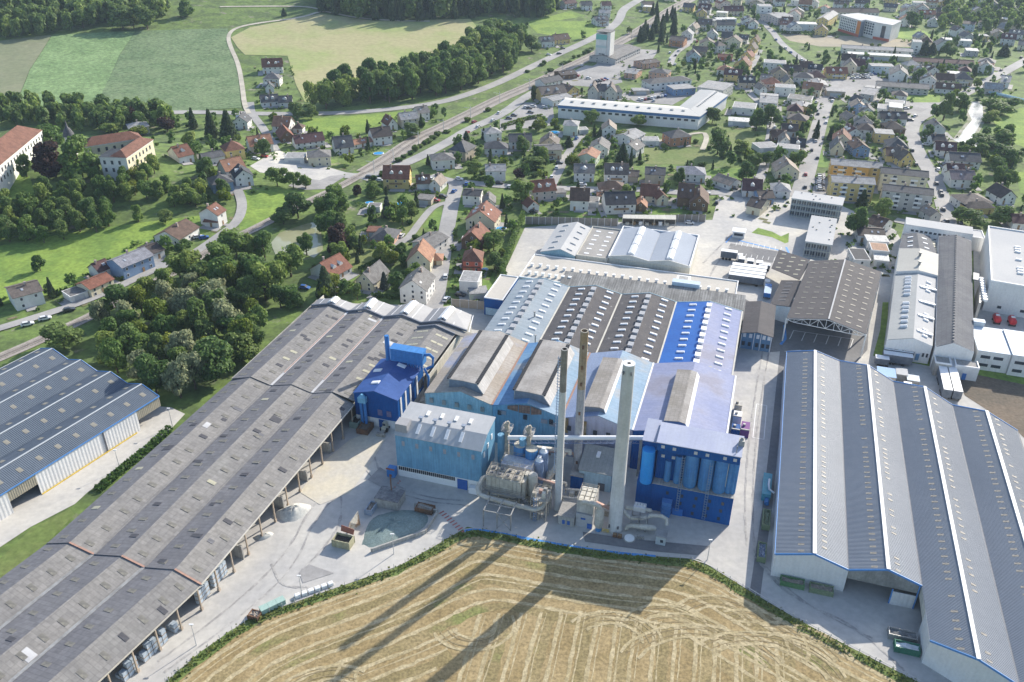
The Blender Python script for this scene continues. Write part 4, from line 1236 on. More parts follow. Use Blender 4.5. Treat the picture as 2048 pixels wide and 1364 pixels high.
ZONES = [
('field','field_tan',1,[(-227.5,721.6),(-219.4,749.9),(-198.9,769.1),(-170.4,797.9),(-120.8,786.8),(-39.4,808.1),(-29.4,776.4),(-51.3,714.3),(-82.7,639.1),(-109.2,579.8),(-135.7,562.7),(-151.4,607.9),(-173.7,681.8),(-205.7,679.9),(-216,697.5)],1),
('field','field_mid',1,[(-304.3,724.9),(-236.4,744.1),(-217.7,690.8),(-201.4,642.6),(-173.1,548.5),(-203.3,540.7),(-252.7,534.9),(-273.4,573.6),(-295.5,666.5)],1),
('field','field_light',1,[(-361.7,704.1),(-304.6,724.8),(-295.8,666.4),(-272.8,571.3),(-261,532.4),(-318,550.6),(-343.2,624.7)],1),
('field','field_grey',1,[(-429.2,667.8),(-392.6,683.8),(-362.1,704),(-343.5,624.7),(-318.3,550.5),(-366.6,552.3)],1),
('meadow','meadow_lime',1,[(-130.4,390.4),(-122.9,399.7),(-113.5,400.7),(-100.4,395.8),(-102.9,379.9),(-104.7,362.5),(-111.9,355.4),(-119.4,350.7),(-123.5,360.9),(-124.7,375.8)],0),
('meadow','meadow_lime',1,[(-129.2,524.8),(-101.4,532.1),(-69.3,544.3),(-72.8,526.3),(-87,498.8),(-108.8,490),(-123.5,499.5)],0),
('meadow','meadow_lime',1,[(10.4,806.3),(51.9,850.9),(75.9,829.7),(70.9,776.4),(51.3,757.7),(20,775.2)],0),
('meadow','meadow_green',1,[(72.5,474.2),(107.6,471.4),(111.3,448.4),(107.2,444.2),(70.1,445)],0),
('meadow','meadow_green',1,[(119.5,516.2),(144.8,514.7),(139.8,479.5),(123.5,470),(117,478.9)],0),
('meadow','meadow_lime',1,[(257.6,601.9),(290.2,593.4),(281.4,572.7),(256.4,572.1)],0),
('meadow','fallow',1,[(236.7,803.3),(279.9,799.2),(320,787.5),(346.7,779.8),(335,750.5),(256.1,749.8),(236.9,771.7)],0),
('meadow','meadow_lime',1,[(354.7,846.8),(371.6,837.6),(373.3,789.4),(346.7,777.7),(333.6,794.5)],0),
('meadow','meadow_lime',1,[(297.7,533.5),(318.6,554.4),(349,575.8),(293.3,469.5),(283.4,492.2)],0),
('meadow','meadow_lime',1,[(263,435.6),(277.7,439.9),(254.7,395.9),(250.1,406)],0),
('meadow','meadow_lime',1,[(-220.7,327.4),(-193.6,341.2),(-154.3,357.5),(-136.6,364.5),(-129.1,354.1),(-144.9,329.6),(-157.3,308.4),(-174,288.9),(-193.8,276.7)],1),
('meadow','meadow_lime',1,[(-251.8,389.8),(-239.2,394.2),(-227.2,389.1),(-218,373),(-226.9,357.4),(-236,357.8)],1),
('yard','concrete',2,[(-75.8,109.7),(-70.5,117.2),(-65.8,124.9),(-57.7,134.3),(-47.7,139.5),(-37.2,144.9),(-26.3,150.6),(-17.3,158.3),(-10.9,164.1),(-1.4,161.8),(9.7,158.7),(21.8,155.9),(33.7,154.4),(45.4,153.3),(55.3,143.3),(64.4,134.6),(73.1,127.5),(84.5,118.5),(92.4,108.8),(165.5,109.4),(196.7,198.1),(167.2,223.1),(157.3,239.8),(177.6,282.3),(158.4,274.4),(170,357.4),(149.3,399.1),(116.3,403.3),(102.2,406.4),(90.8,367.6),(34.7,363),(5.4,357.2),(-2,318.2),(-11.2,287.4),(-26.6,281.2),(-41.6,282.9),(-71.5,284.4),(-77.8,270.9),(-86.5,209.3),(-101,158.5),(-106.3,125.2),(-113.7,107.1)],0),
('lane','concrete',2,[(-127.8,149),(-120.3,162.7),(-112.9,171.6),(-111.6,176.2),(-108.9,182.4),(-99.2,205.4),(-97.8,212.2),(-103.2,215.6),(-109.8,216.3),(-127.5,183.2),(-139.8,171)],0),
('grass_verge','meadow_green',3,[(-124.3,142.7),(-119.8,161.8),(-113.4,169.7),(-111.1,167.4),(-113.2,158.4),(-117.8,139)],0),
('stubble_field','stubble',3,[(-79.8,107.4),(-75.4,111.4),(-70.1,116.9),(-65.4,124.5),(-57.3,133.8),(-47.3,138.9),(-36.9,144.3),(-26,149.8),(-17,157.4),(-10.8,163),(-1.4,160.7),(9.7,157.7),(21.7,155.1),(33.6,153.5),(45,152.5),(54.9,142.6),(64,133.9),(72.7,126.9),(84.1,117.9),(91.9,109.9),(88.9,93.5),(-73.5,92.3)],0),
('ploughed_field','soil',3,[(143.8,238.4),(141.6,225),(144.6,217.9),(148.7,206.1),(150.1,188.5),(206,191.4),(213.7,247.5),(165.3,233.9),(149.1,239.7)],0),
('grass_verge','meadow_lime',3,[(121.4,248.8),(130.3,266.6),(138.9,287.7),(141.1,287.7),(128.5,256.1),(135.6,249),(143,246.5),(171.4,236.9),(167.6,229.8),(147.8,238.8),(141.4,240.8),(133,244.4)],0),
('green_island','meadow_lime',3,[(105.1,352.9),(109.4,358.6),(114.7,354.2),(117.1,349.2),(121.7,353.2),(118.6,342.8),(116.8,341.7),(113.1,348.1)],0),
('parking','asphalt',3,[(93.4,341.3),(111.6,333.3),(106.4,321.9),(88.7,330.4)],0),
('road_apron','asphalt',3,[(81,284.8),(87.8,289.7),(96.7,273.4),(132,281.6),(120.9,252.7),(110.7,239.8),(97.9,252.4),(87.2,250.6),(79.9,255.4)],0),
('side_lane','asphalt',3,[(91.1,252.3),(78,211.3),(65.6,173.2),(55.4,143.6),(57.2,141.4),(68.2,173.2),(80.5,211.3),(93.2,250.6)],0),
('plaza','concrete',2,[(-134.4,425.3),(-128.6,459.7),(-108.8,442.2),(-85.9,426.5),(-73.2,423.7),(-73.1,414.8),(-86,424.1),(-94,412.6),(-113.4,416.2),(-127.3,417.3)],0),
('parking','asphalt_lt',2,[(-109.9,402.8),(-106.3,417.9),(-88.7,425.4),(-85,421.2),(-91.9,401.6),(-101.1,399)],0),
('parking','asphalt_lt',2,[(33,627.9),(61.8,675.8),(74.9,714.1),(95,732.8),(118.6,730.9),(105.1,685.6),(77.6,644.2),(77.1,621.9),(59.9,607.2),(35.9,613.5)],0),
('parking','asphalt_lt',2,[(-5.3,528),(7.4,566.6),(25.4,567.1),(25,532.1),(15.8,507.5),(-2.1,510.1)],0),
('parking','asphalt_lt',2,[(71.7,587.4),(80,600.9),(112.7,622.9),(123.7,595.4),(103.3,563.1),(81.2,568.6)],0),
('parking','asphalt_lt',2,[(213.3,618.7),(250.2,657.3),(268.1,650),(272.5,627.6),(234.1,560.5),(218.5,572.3),(216.7,598),(199.8,559.6),(202.6,591)],0),
('parking','asphalt_lt',2,[(254.5,573.3),(281.3,574),(271.6,549.7),(249.4,532.3),(246.2,537.7)],0),
('parking','asphalt_lt',2,[(153.6,425.6),(162.4,433.5),(153.6,397.2),(145.1,397)],0),
('yard','asphalt_lt',2,[(-8.4,527.9),(22.4,526.5),(24.4,515.9),(-8,502.8)],0),
('asphalt_lane','asphalt',4,[(18,162.5),(28.4,160.3),(48.9,157.7),(45.3,154.6),(33.9,155.9),(18.3,159)],0),
('asphalt_patch','asphalt_lt',4,[(-49.8,148),(-48,150.7),(-41.5,147.9),(-48.1,144.7)],0),
('asphalt_patch','asphalt_lt',4,[(-36,187.5),(-29.9,182.2),(-32,177.1),(-38.7,182.1)],0),
('dusty_yard','sand_dust',4,[(-52.7,188.4),(-46.4,199.9),(-39.9,204.9),(-36.3,200),(-38.9,188.6),(-42.5,176.9),(-49.5,171.9),(-55.7,176.8)],0),
('yard','concrete',2,[(201.9,351.3),(231.5,347.5),(171.7,234.6),(157.8,240.1),(167.5,274.5)],0),
('lawn','lawn',2,[(-40.1,356.4),(-35.8,378.5),(-31.6,377.4),(-31.2,353.7)],0),
('lawn','lawn',2,[(-26.5,374.4),(-19.8,374.5),(-21.7,390.4),(-26.7,393.6)],0),
('lawn','lawn',2,[(-24.2,306.3),(-20.8,309.5),(-20.5,293.4),(-24.1,292.9)],0),
('lawn','lawn',2,[(-11.8,306.5),(-7,311.1),(-7.6,295.7),(-11.4,294.8)],0),
('lawn','lawn',2,[(-67,292.7),(-61.9,305.7),(-55.7,290.8),(-60.3,289.9)],0),
('lawn','lawn',2,[(18.2,373.4),(19.5,377.1),(40.3,375.7),(46.7,369.7),(45.2,366.7),(35.2,368.9)],0),
('lawn','lawn',2,[(56.3,374.1),(71.4,382.5),(70.1,373.2),(59.5,371.8)],0),
('lawn','lawn',2,[(73.8,382.6),(80,384.6),(78.3,374.6),(72.4,373.2)],0),
('lawn','lawn',2,[(100.4,436.1),(125,440.5),(127.4,428.9),(102.2,406.4),(96.1,413.4)],0),
('lawn','lawn',2,[(11.6,387.8),(24.5,392.6),(24.6,386.1),(12.7,383.3)],0),
('lawn','lawn',2,[(171.3,471.1),(175.5,471.2),(166.2,441.4),(160.9,441.3)],0),
('pond','pond_water',2,[(-102.9,337.5),(-101.6,349),(-91.7,359.4),(-86.6,361.9),(-79.4,331.5),(-81.6,323.5),(-91.1,331.2),(-98,326.1)],0),
('river','river_water',2,[(310.4,574.8),(303.7,574.6),(290.2,551.4),(284.5,533.2),(268.3,509.6),(259.7,495.5),(254.2,491.5),(256.6,484),(258.2,473.1),(261,473.2),(265.1,487),(271.2,501.6),(287.6,527.8),(294,539)],0),
('river_bed','gravel',1,[(313.3,577.3),(303.2,577.1),(286.6,549),(280.6,530.9),(265.9,509.5),(256.7,495.4),(249.8,491.4),(252.1,480.2),(256.5,469.5),(262.2,469.6),(267.5,487.1),(273.3,501.7),(288.4,525.7),(295.9,539)],0),
('garden','meadow_green',1,[(-77.6,331.5),(-72.1,355.6),(-51.7,370.7),(-36.2,377.2),(-40.4,348),(-50.2,322.1),(-64.7,299.1)],0),
]
ROADS = [
('main_road','road_lt',3,8,[(-245.6,532.8),(-226.5,535.5),(-196.3,538.6),(-145.2,534.3),(-102.5,538.9),(-75.5,548.8),(-48,563.9),(-29.5,587.2),(-9.8,619.3),(28.3,699.4),(64.1,759.3),(87.4,804.3),(97.2,835.5),(102.8,868.6),(117.3,899.4),(138.8,944.1)]),
('railway_bed','ballast',3,5.5,[(-174.9,235.3),(-169.5,243.8),(-163.6,252),(-155.8,265.3),(-151.7,272),(-144.2,287.7),(-138.5,299.1),(-130.2,319.5),(-123.4,334.3),(-112.9,353.2),(-105.7,366.9),(-95.9,385.6),(-85.2,405.1),(-76,427.4)]),
('railway_bed','ballast',3,11,[(-76,427.4),(-66.1,453.2),(-55.6,486),(-42.4,509.1),(-27.3,538.5),(-9.1,576.1),(11.3,610),(37.4,660.3),(65.6,713.5),(105.3,785.7),(150.5,883.8),(202.5,980.6)]),
('station_street','road_lt',3,7.5,[(-85.5,421.1),(-71.7,422.3),(-61.9,436.1),(-52.1,450.4),(-34.9,484.7),(-27,505.4),(-7.5,535.7),(11,589.6),(34.8,627.9),(57.8,672.4)]),
('factory_street','road_lt',3,7,[(-29,279.2),(-28.9,291.2),(-28.9,310.7),(-29.2,353.8),(-28.9,390.2),(-27.9,413.7),(-34.4,417.9),(-42.5,423.6)]),
('cross_street','road_lt',3,6.5,[(-30.6,416.5),(-21.6,413.8),(-9,410.5),(8.4,407.3),(25.7,407),(42.9,405.9),(65.1,406.4),(86.3,400.6),(101.6,403.6),(114.8,397.1)]),
('side_street','road_lt',3,5,[(18.3,407.5),(22.3,426.7),(27.9,452.3),(34.9,478.8),(40.1,494.1)]),
('narrow_lane','road_lt',3,3.5,[(-30.4,386.9),(-37.1,382.3),(-41,366.2),(-45.2,342.5),(-50,337.2)]),
('town_street','road_lt',3,9,[(138.5,396.9),(151.3,429.4),(164.1,463),(186.8,523.2),(203,565.7),(219.4,602.2)]),
('town_street','road_lt',3,6,[(219.4,602.2),(240.1,649.1),(227.4,681),(226.3,725.5),(226.6,765.1),(232.6,813.6),(231.6,865.9)]),
('town_road','road_lt',3,8,[(193.9,355),(198.2,369.6),(204.1,385.1),(211.3,408.7),(218.2,436.2),(221.2,453.3),(228.5,482.4),(238.6,512.9),(249.4,532.3),(268.3,553.1),(310.5,599.3),(378.8,674.1),(431.1,732.3)]),
('town_street','road_lt',3,6,[(198.2,369.6),(183.1,362.2),(174.5,369.1)]),
('hill_road','road_lt',3,4.5,[(-184.4,259.2),(-179.4,262.8),(-165.4,276.3),(-157.3,285.1),(-148.7,299.4),(-141.2,313.3),(-132,325.2),(-126.8,343.1),(-122.5,357.3),(-124.3,374.2),(-129.3,387.7),(-133.9,396.5),(-141.8,407.9)]),
('village_lane','road_lt',3,5,[(-171.2,561.8),(-164.3,538.3),(-156.6,521.8),(-148.3,504.8),(-137.1,477.6),(-129.1,457.4)]),
('farm_track','track',4,3.2,[(-164.7,534.9),(-173.1,555.6),(-186.7,600.8),(-204.6,657.3),(-220.2,694.3),(-231.2,724.9),(-230.8,746.4),(-214.4,763.4),(-183.6,783.6),(-170.3,807),(-156.8,800.6),(-135.3,791.4),(-103.9,790),(-73.8,794.1)]),
('farm_track','track',4,3,[(-170.8,809.9),(-187.3,817.4),(-225.4,809.6),(-258.3,801.4)]),
('villa_drive','track',3,3,[(105.3,469.6),(112.6,492.9),(112.1,505.8),(74.4,477.9),(63.1,477.7)]),
('town_street','road_lt',3,5,[(114.6,396.4),(128.7,428.9),(141.8,470.4),(157.1,519.2),(162.3,558.6),(159.7,603.2),(177.1,663),(202,734.2)]),
('town_street','road_lt',3,5,[(119.3,677.6),(130.3,722.3),(151.2,760.8),(155,808.1),(173.8,850.3)]),
]
ZONES = [
('field','field_tan',1,[(-227.5,721.6),(-219.4,749.9),(-198.9,769.1),(-170.4,797.9),(-120.8,786.8),(-39.4,808.1),(-29.4,776.4),(-51.3,714.3),(-82.7,639.1),(-109.2,579.8),(-135.7,562.7),(-151.4,607.9),(-173.7,681.8),(-205.7,679.9),(-216,697.5)],1),
('field','field_mid',1,[(-304.3,724.9),(-236.4,744.1),(-217.7,690.8),(-201.4,642.6),(-173.1,548.5),(-203.3,540.7),(-252.7,534.9),(-273.4,573.6),(-295.5,666.5)],1),
('field','field_light',1,[(-361.7,704.1),(-304.6,724.8),(-295.8,666.4),(-272.8,571.3),(-261,532.4),(-318,550.6),(-343.2,624.7)],1),
('field','field_grey',1,[(-429.2,667.8),(-392.6,683.8),(-362.1,704),(-343.5,624.7),(-318.3,550.5),(-366.6,552.3)],1),
('meadow','meadow_lime',1,[(-130.4,390.4),(-122.9,399.7),(-113.5,400.7),(-100.4,395.8),(-102.9,379.9),(-104.7,362.5),(-111.9,355.4),(-119.4,350.7),(-123.5,360.9),(-124.7,375.8)],0),
('meadow','meadow_lime',1,[(-129.2,524.8),(-101.4,532.1),(-69.3,544.3),(-72.8,526.3),(-87,498.8),(-108.8,490),(-123.5,499.5)],0),
('meadow','meadow_lime',1,[(10.4,806.3),(51.9,850.9),(75.9,829.7),(70.9,776.4),(51.3,757.7),(20,775.2)],0),
('meadow','meadow_green',1,[(72.5,474.2),(107.6,471.4),(111.3,448.4),(107.2,444.2),(70.1,445)],0),
('meadow','meadow_green',1,[(119.5,516.2),(144.8,514.7),(139.8,479.5),(123.5,470),(117,478.9)],0),
('meadow','meadow_lime',1,[(257.6,601.9),(290.2,593.4),(281.4,572.7),(256.4,572.1)],0),
('meadow','fallow',1,[(236.7,803.3),(279.9,799.2),(320,787.5),(346.7,779.8),(335,750.5),(256.1,749.8),(236.9,771.7)],0),
('meadow','meadow_lime',1,[(354.7,846.8),(371.6,837.6),(373.3,789.4),(346.7,777.7),(333.6,794.5)],0),
('meadow','meadow_lime',1,[(297.7,533.5),(318.6,554.4),(349,575.8),(293.3,469.5),(283.4,492.2)],0),
('meadow','meadow_lime',1,[(263,435.6),(277.7,439.9),(254.7,395.9),(250.1,406)],0),
('meadow','meadow_lime',1,[(-220.7,327.4),(-193.6,341.2),(-154.3,357.5),(-136.6,364.5),(-129.1,354.1),(-144.9,329.6),(-157.3,308.4),(-174,288.9),(-193.8,276.7)],1),
('meadow','meadow_lime',1,[(-251.8,389.8),(-239.2,394.2),(-227.2,389.1),(-218,373),(-226.9,357.4),(-236,357.8)],1),
('yard','concrete',2,[(-75.8,109.7),(-70.5,117.2),(-65.8,124.9),(-57.7,134.3),(-47.7,139.5),(-37.2,144.9),(-26.3,150.6),(-17.3,158.3),(-10.9,164.1),(-1.4,161.8),(9.7,158.7),(21.8,155.9),(33.7,154.4),(45.4,153.3),(55.3,143.3),(64.4,134.6),(73.1,127.5),(84.5,118.5),(92.4,108.8),(165.5,109.4),(196.7,198.1),(167.2,223.1),(157.3,239.8),(177.6,282.3),(158.4,274.4),(170,357.4),(149.3,399.1),(116.3,403.3),(102.2,406.4),(90.8,367.6),(34.7,363),(5.4,357.2),(-2,318.2),(-11.2,287.4),(-26.6,281.2),(-41.6,282.9),(-71.5,284.4),(-77.8,270.9),(-86.5,209.3),(-101,158.5),(-106.3,125.2),(-113.7,107.1)],0),
('lane','concrete',2,[(-127.8,149),(-120.3,162.7),(-112.9,171.6),(-111.6,176.2),(-108.9,182.4),(-99.2,205.4),(-97.8,212.2),(-103.2,215.6),(-109.8,216.3),(-127.5,183.2),(-139.8,171)],0),
('grass_verge','meadow_green',3,[(-124.3,142.7),(-119.8,161.8),(-113.4,169.7),(-111.1,167.4),(-113.2,158.4),(-117.8,139)],0),
('stubble_field','stubble',3,[(-79.8,107.4),(-75.4,111.4),(-70.1,116.9),(-65.4,124.5),(-57.3,133.8),(-47.3,138.9),(-36.9,144.3),(-26,149.8),(-17,157.4),(-10.8,163),(-1.4,160.7),(9.7,157.7),(21.7,155.1),(33.6,153.5),(45,152.5),(54.9,142.6),(64,133.9),(72.7,126.9),(84.1,117.9),(91.9,109.9),(88.9,93.5),(-73.5,92.3)],0),
('ploughed_field','soil',3,[(143.8,238.4),(141.6,225),(144.6,217.9),(148.7,206.1),(150.1,188.5),(206,191.4),(213.7,247.5),(165.3,233.9),(149.1,239.7)],0),
('grass_verge','meadow_lime',3,[(121.4,248.8),(130.3,266.6),(138.9,287.7),(141.1,287.7),(128.5,256.1),(135.6,249),(143,246.5),(171.4,236.9),(167.6,229.8),(147.8,238.8),(141.4,240.8),(133,244.4)],0),
('green_island','meadow_lime',3,[(105.1,352.9),(109.4,358.6),(114.7,354.2),(117.1,349.2),(121.7,353.2),(118.6,342.8),(116.8,341.7),(113.1,348.1)],0),
('parking','asphalt',3,[(93.4,341.3),(111.6,333.3),(106.4,321.9),(88.7,330.4)],0),
('road_apron','asphalt',3,[(81,284.8),(87.8,289.7),(96.7,273.4),(132,281.6),(120.9,252.7),(110.7,239.8),(97.9,252.4),(87.2,250.6),(79.9,255.4)],0),
('side_lane','asphalt',3,[(91.1,252.3),(78,211.3),(65.6,173.2),(55.4,143.6),(57.2,141.4),(68.2,173.2),(80.5,211.3),(93.2,250.6)],0),
('plaza','concrete',2,[(-134.4,425.3),(-128.6,459.7),(-108.8,442.2),(-85.9,426.5),(-73.2,423.7),(-73.1,414.8),(-86,424.1),(-94,412.6),(-113.4,416.2),(-127.3,417.3)],0),
('parking','asphalt_lt',2,[(-109.9,402.8),(-106.3,417.9),(-88.7,425.4),(-85,421.2),(-91.9,401.6),(-101.1,399)],0),
('parking','asphalt_lt',2,[(33,627.9),(61.8,675.8),(74.9,714.1),(95,732.8),(118.6,730.9),(105.1,685.6),(77.6,644.2),(77.1,621.9),(59.9,607.2),(35.9,613.5)],0),
('parking','asphalt_lt',2,[(-5.3,528),(7.4,566.6),(25.4,567.1),(25,532.1),(15.8,507.5),(-2.1,510.1)],0),
('parking','asphalt_lt',2,[(71.7,587.4),(80,600.9),(112.7,622.9),(123.7,595.4),(103.3,563.1),(81.2,568.6)],0),
('parking','asphalt_lt',2,[(213.3,618.7),(250.2,657.3),(268.1,650),(272.5,627.6),(234.1,560.5),(218.5,572.3),(216.7,598),(199.8,559.6),(202.6,591)],0),
('parking','asphalt_lt',2,[(254.5,573.3),(281.3,574),(271.6,549.7),(249.4,532.3),(246.2,537.7)],0),
('parking','asphalt_lt',2,[(153.6,425.6),(162.4,433.5),(153.6,397.2),(145.1,397)],0),
('yard','asphalt_lt',2,[(-8.4,527.9),(22.4,526.5),(24.4,515.9),(-8,502.8)],0),
('asphalt_lane','asphalt',4,[(18,162.5),(28.4,160.3),(48.9,157.7),(45.3,154.6),(33.9,155.9),(18.3,159)],0),
('asphalt_patch','asphalt_lt',4,[(-49.8,148),(-48,150.7),(-41.5,147.9),(-48.1,144.7)],0),
('asphalt_patch','asphalt_lt',4,[(-36,187.5),(-29.9,182.2),(-32,177.1),(-38.7,182.1)],0),
('dusty_yard','sand_dust',4,[(-52.7,188.4),(-46.4,199.9),(-39.9,204.9),(-36.3,200),(-38.9,188.6),(-42.5,176.9),(-49.5,171.9),(-55.7,176.8)],0),
('yard','concrete',2,[(201.9,351.3),(231.5,347.5),(171.7,234.6),(157.8,240.1),(167.5,274.5)],0),
('lawn','lawn',2,[(-40.1,356.4),(-35.8,378.5),(-31.6,377.4),(-31.2,353.7)],0),
('lawn','lawn',2,[(-26.5,374.4),(-19.8,374.5),(-21.7,390.4),(-26.7,393.6)],0),
('lawn','lawn',2,[(-24.2,306.3),(-20.8,309.5),(-20.5,293.4),(-24.1,292.9)],0),
('lawn','lawn',2,[(-11.8,306.5),(-7,311.1),(-7.6,295.7),(-11.4,294.8)],0),
('lawn','lawn',2,[(-67,292.7),(-61.9,305.7),(-55.7,290.8),(-60.3,289.9)],0),
('lawn','lawn',2,[(18.2,373.4),(19.5,377.1),(40.3,375.7),(46.7,369.7),(45.2,366.7),(35.2,368.9)],0),
('lawn','lawn',2,[(56.3,374.1),(71.4,382.5),(70.1,373.2),(59.5,371.8)],0),
('lawn','lawn',2,[(73.8,382.6),(80,384.6),(78.3,374.6),(72.4,373.2)],0),
('lawn','lawn',2,[(100.4,436.1),(125,440.5),(127.4,428.9),(102.2,406.4),(96.1,413.4)],0),
('lawn','lawn',2,[(11.6,387.8),(24.5,392.6),(24.6,386.1),(12.7,383.3)],0),
('lawn','lawn',2,[(171.3,471.1),(175.5,471.2),(166.2,441.4),(160.9,441.3)],0),
('pond','pond_water',2,[(-102.9,337.5),(-101.6,349),(-91.7,359.4),(-86.6,361.9),(-79.4,331.5),(-81.6,323.5),(-91.1,331.2),(-98,326.1)],0),
('river','river_water',2,[(310.4,574.8),(303.7,574.6),(290.2,551.4),(284.5,533.2),(268.3,509.6),(259.7,495.5),(254.2,491.5),(256.6,484),(258.2,473.1),(261,473.2),(265.1,487),(271.2,501.6),(287.6,527.8),(294,539)],0),
('river_bed','gravel',1,[(313.3,577.3),(303.2,577.1),(286.6,549),(280.6,530.9),(265.9,509.5),(256.7,495.4),(249.8,491.4),(252.1,480.2),(256.5,469.5),(262.2,469.6),(267.5,487.1),(273.3,501.7),(288.4,525.7),(295.9,539)],0),
('garden','meadow_green',1,[(-77.6,331.5),(-72.1,355.6),(-51.7,370.7),(-36.2,377.2),(-40.4,348),(-50.2,322.1),(-64.7,299.1)],0),
]
ROADS = [
('main_road','road_lt',3,8,[(-245.6,532.8),(-226.5,535.5),(-196.3,538.6),(-145.2,534.3),(-102.5,538.9),(-75.5,548.8),(-48,563.9),(-29.5,587.2),(-9.8,619.3),(28.3,699.4),(64.1,759.3),(87.4,804.3),(97.2,835.5),(102.8,868.6),(117.3,899.4),(138.8,944.1)]),
('railway_bed','ballast',3,5.5,[(-174.9,235.3),(-169.5,243.8),(-163.6,252),(-155.8,265.3),(-151.7,272),(-144.2,287.7),(-138.5,299.1),(-130.2,319.5),(-123.4,334.3),(-112.9,353.2),(-105.7,366.9),(-95.9,385.6),(-85.2,405.1),(-76,427.4)]),
('railway_bed','ballast',3,11,[(-76,427.4),(-66.1,453.2),(-55.6,486),(-42.4,509.1),(-27.3,538.5),(-9.1,576.1),(11.3,610),(37.4,660.3),(65.6,713.5),(105.3,785.7),(150.5,883.8),(202.5,980.6)]),
('station_street','road_lt',3,7.5,[(-85.5,421.1),(-71.7,422.3),(-61.9,436.1),(-52.1,450.4),(-34.9,484.7),(-27,505.4),(-7.5,535.7),(11,589.6),(34.8,627.9),(57.8,672.4)]),
('factory_street','road_lt',3,7,[(-29,279.2),(-28.9,291.2),(-28.9,310.7),(-29.2,353.8),(-28.9,390.2),(-27.9,413.7),(-34.4,417.9),(-42.5,423.6)]),
('cross_street','road_lt',3,6.5,[(-30.6,416.5),(-21.6,413.8),(-9,410.5),(8.4,407.3),(25.7,407),(42.9,405.9),(65.1,406.4),(86.3,400.6),(101.6,403.6),(114.8,397.1)]),
('side_street','road_lt',3,5,[(18.3,407.5),(22.3,426.7),(27.9,452.3),(34.9,478.8),(40.1,494.1)]),
('narrow_lane','road_lt',3,3.5,[(-30.4,386.9),(-37.1,382.3),(-41,366.2),(-45.2,342.5),(-50,337.2)]),
('town_street','road_lt',3,9,[(138.5,396.9),(151.3,429.4),(164.1,463),(186.8,523.2),(203,565.7),(219.4,602.2)]),
('town_street','road_lt',3,6,[(219.4,602.2),(240.1,649.1),(227.4,681),(226.3,725.5),(226.6,765.1),(232.6,813.6),(231.6,865.9)]),
('town_road','road_lt',3,8,[(193.9,355),(198.2,369.6),(204.1,385.1),(211.3,408.7),(218.2,436.2),(221.2,453.3),(228.5,482.4),(238.6,512.9),(249.4,532.3),(268.3,553.1),(310.5,599.3),(378.8,674.1),(431.1,732.3)]),
('town_street','road_lt',3,6,[(198.2,369.6),(183.1,362.2),(174.5,369.1)]),
('hill_road','road_lt',3,4.5,[(-184.4,259.2),(-179.4,262.8),(-165.4,276.3),(-157.3,285.1),(-148.7,299.4),(-141.2,313.3),(-132,325.2),(-126.8,343.1),(-122.5,357.3),(-124.3,374.2),(-129.3,387.7),(-133.9,396.5),(-141.8,407.9)]),
('village_lane','road_lt',3,5,[(-171.2,561.8),(-164.3,538.3),(-156.6,521.8),(-148.3,504.8),(-137.1,477.6),(-129.1,457.4)]),
('farm_track','track',4,3.2,[(-164.7,534.9),(-173.1,555.6),(-186.7,600.8),(-204.6,657.3),(-220.2,694.3),(-231.2,724.9),(-230.8,746.4),(-214.4,763.4),(-183.6,783.6),(-170.3,807),(-156.8,800.6),(-135.3,791.4),(-103.9,790),(-73.8,794.1)]),
('farm_track','track',4,3,[(-170.8,809.9),(-187.3,817.4),(-225.4,809.6),(-258.3,801.4)]),
('villa_drive','track',3,3,[(105.3,469.6),(112.6,492.9),(112.1,505.8),(74.4,477.9),(63.1,477.7)]),
('town_street','road_lt',3,5,[(114.6,396.4),(128.7,428.9),(141.8,470.4),(157.1,519.2),(162.3,558.6),(159.7,603.2),(177.1,663),(202,734.2)]),
('town_street','road_lt',3,5,[(119.3,677.6),(130.3,722.3),(151.2,760.8),(155,808.1),(173.8,850.3)]),
]
LAMPS = [
(-99.4,205.9, 'slim lamp post in the left lane near the open gate bay'),
(-107.0,186.1, 'slim lamp post in the left lane beside the white wall'),
(-47.5,140.8, 'slim lamp post beside the white crate row'),
(-67.1,126.7, 'slim lamp post at the near field corner by the shed'),
(-28.2,154.4, 'slim lamp post beside the low yard wall'),
(47.4,153.2, 'slim lamp post at the field corner below the silo block'),
]
HEDGES = [
('tall dark hedge between the red house row and the works road', 1.6,3.2,[(4.8,368.8),(1.1,346.8),(-1.5,328.1),(-4.4,308.6),(-2.8,304.0)]),
('clipped hedge below the cream house at the works fence', 1,1.4,[(-67.2,293.1),(-60.5,291.6)]),
('clipped hedge right of the cream house gate', 1,1.4,[(-52.9,289.1),(-46.0,288.1),(-42.1,287.7)]),
('curved garden hedge between the two gabled houses', 1,1.6,[(-61.3,311.7),(-56.9,317.2),(-52.2,324.7)]),
('hedge strip along the grassy verge of the left lane', 2.4,1.0,[(-109.2,176.6),(-106.0,185.7),(-102.3,194.9),(-99.6,204.7)]),
('dark hedge along the station approach lawn', 1.4,2,[(-7.3,509.7),(9.8,527.8),(17.8,532.2)]),
('garden hedge beside the side street in the town', 1,1.6,[(33.5,461.1),(39.1,481.9),(48.0,502.0)]),
('dark hedge along the front of the tan fallow field', 1.6,2.2,[(236.9,802.1),(264.0,800.4),(284.2,795.7)]),
]
POOLS = [
('oval blue pool in the lawn beside the dark spruce', -52.0,384.2,7,5,0.3),
('blue pool left of the salmon bungalow', -66.2,342.7,8,4.5,0.3),
('small blue pool beside the grey garden shelter', -67.8,384.8,4,3,0.3),
('blue pool in the garden by the railway', -73.5,458.2,6,5,0.3),
('round blue pool left of the pale green house', 24.1,499.6,7,6,0.3),
('blue pool behind the red-brown houses', -5.6,355.2,6,3.5,0.3),
('small blue pool beside the brick-red house', -11.1,313.4,3,2.5,0.3),
]
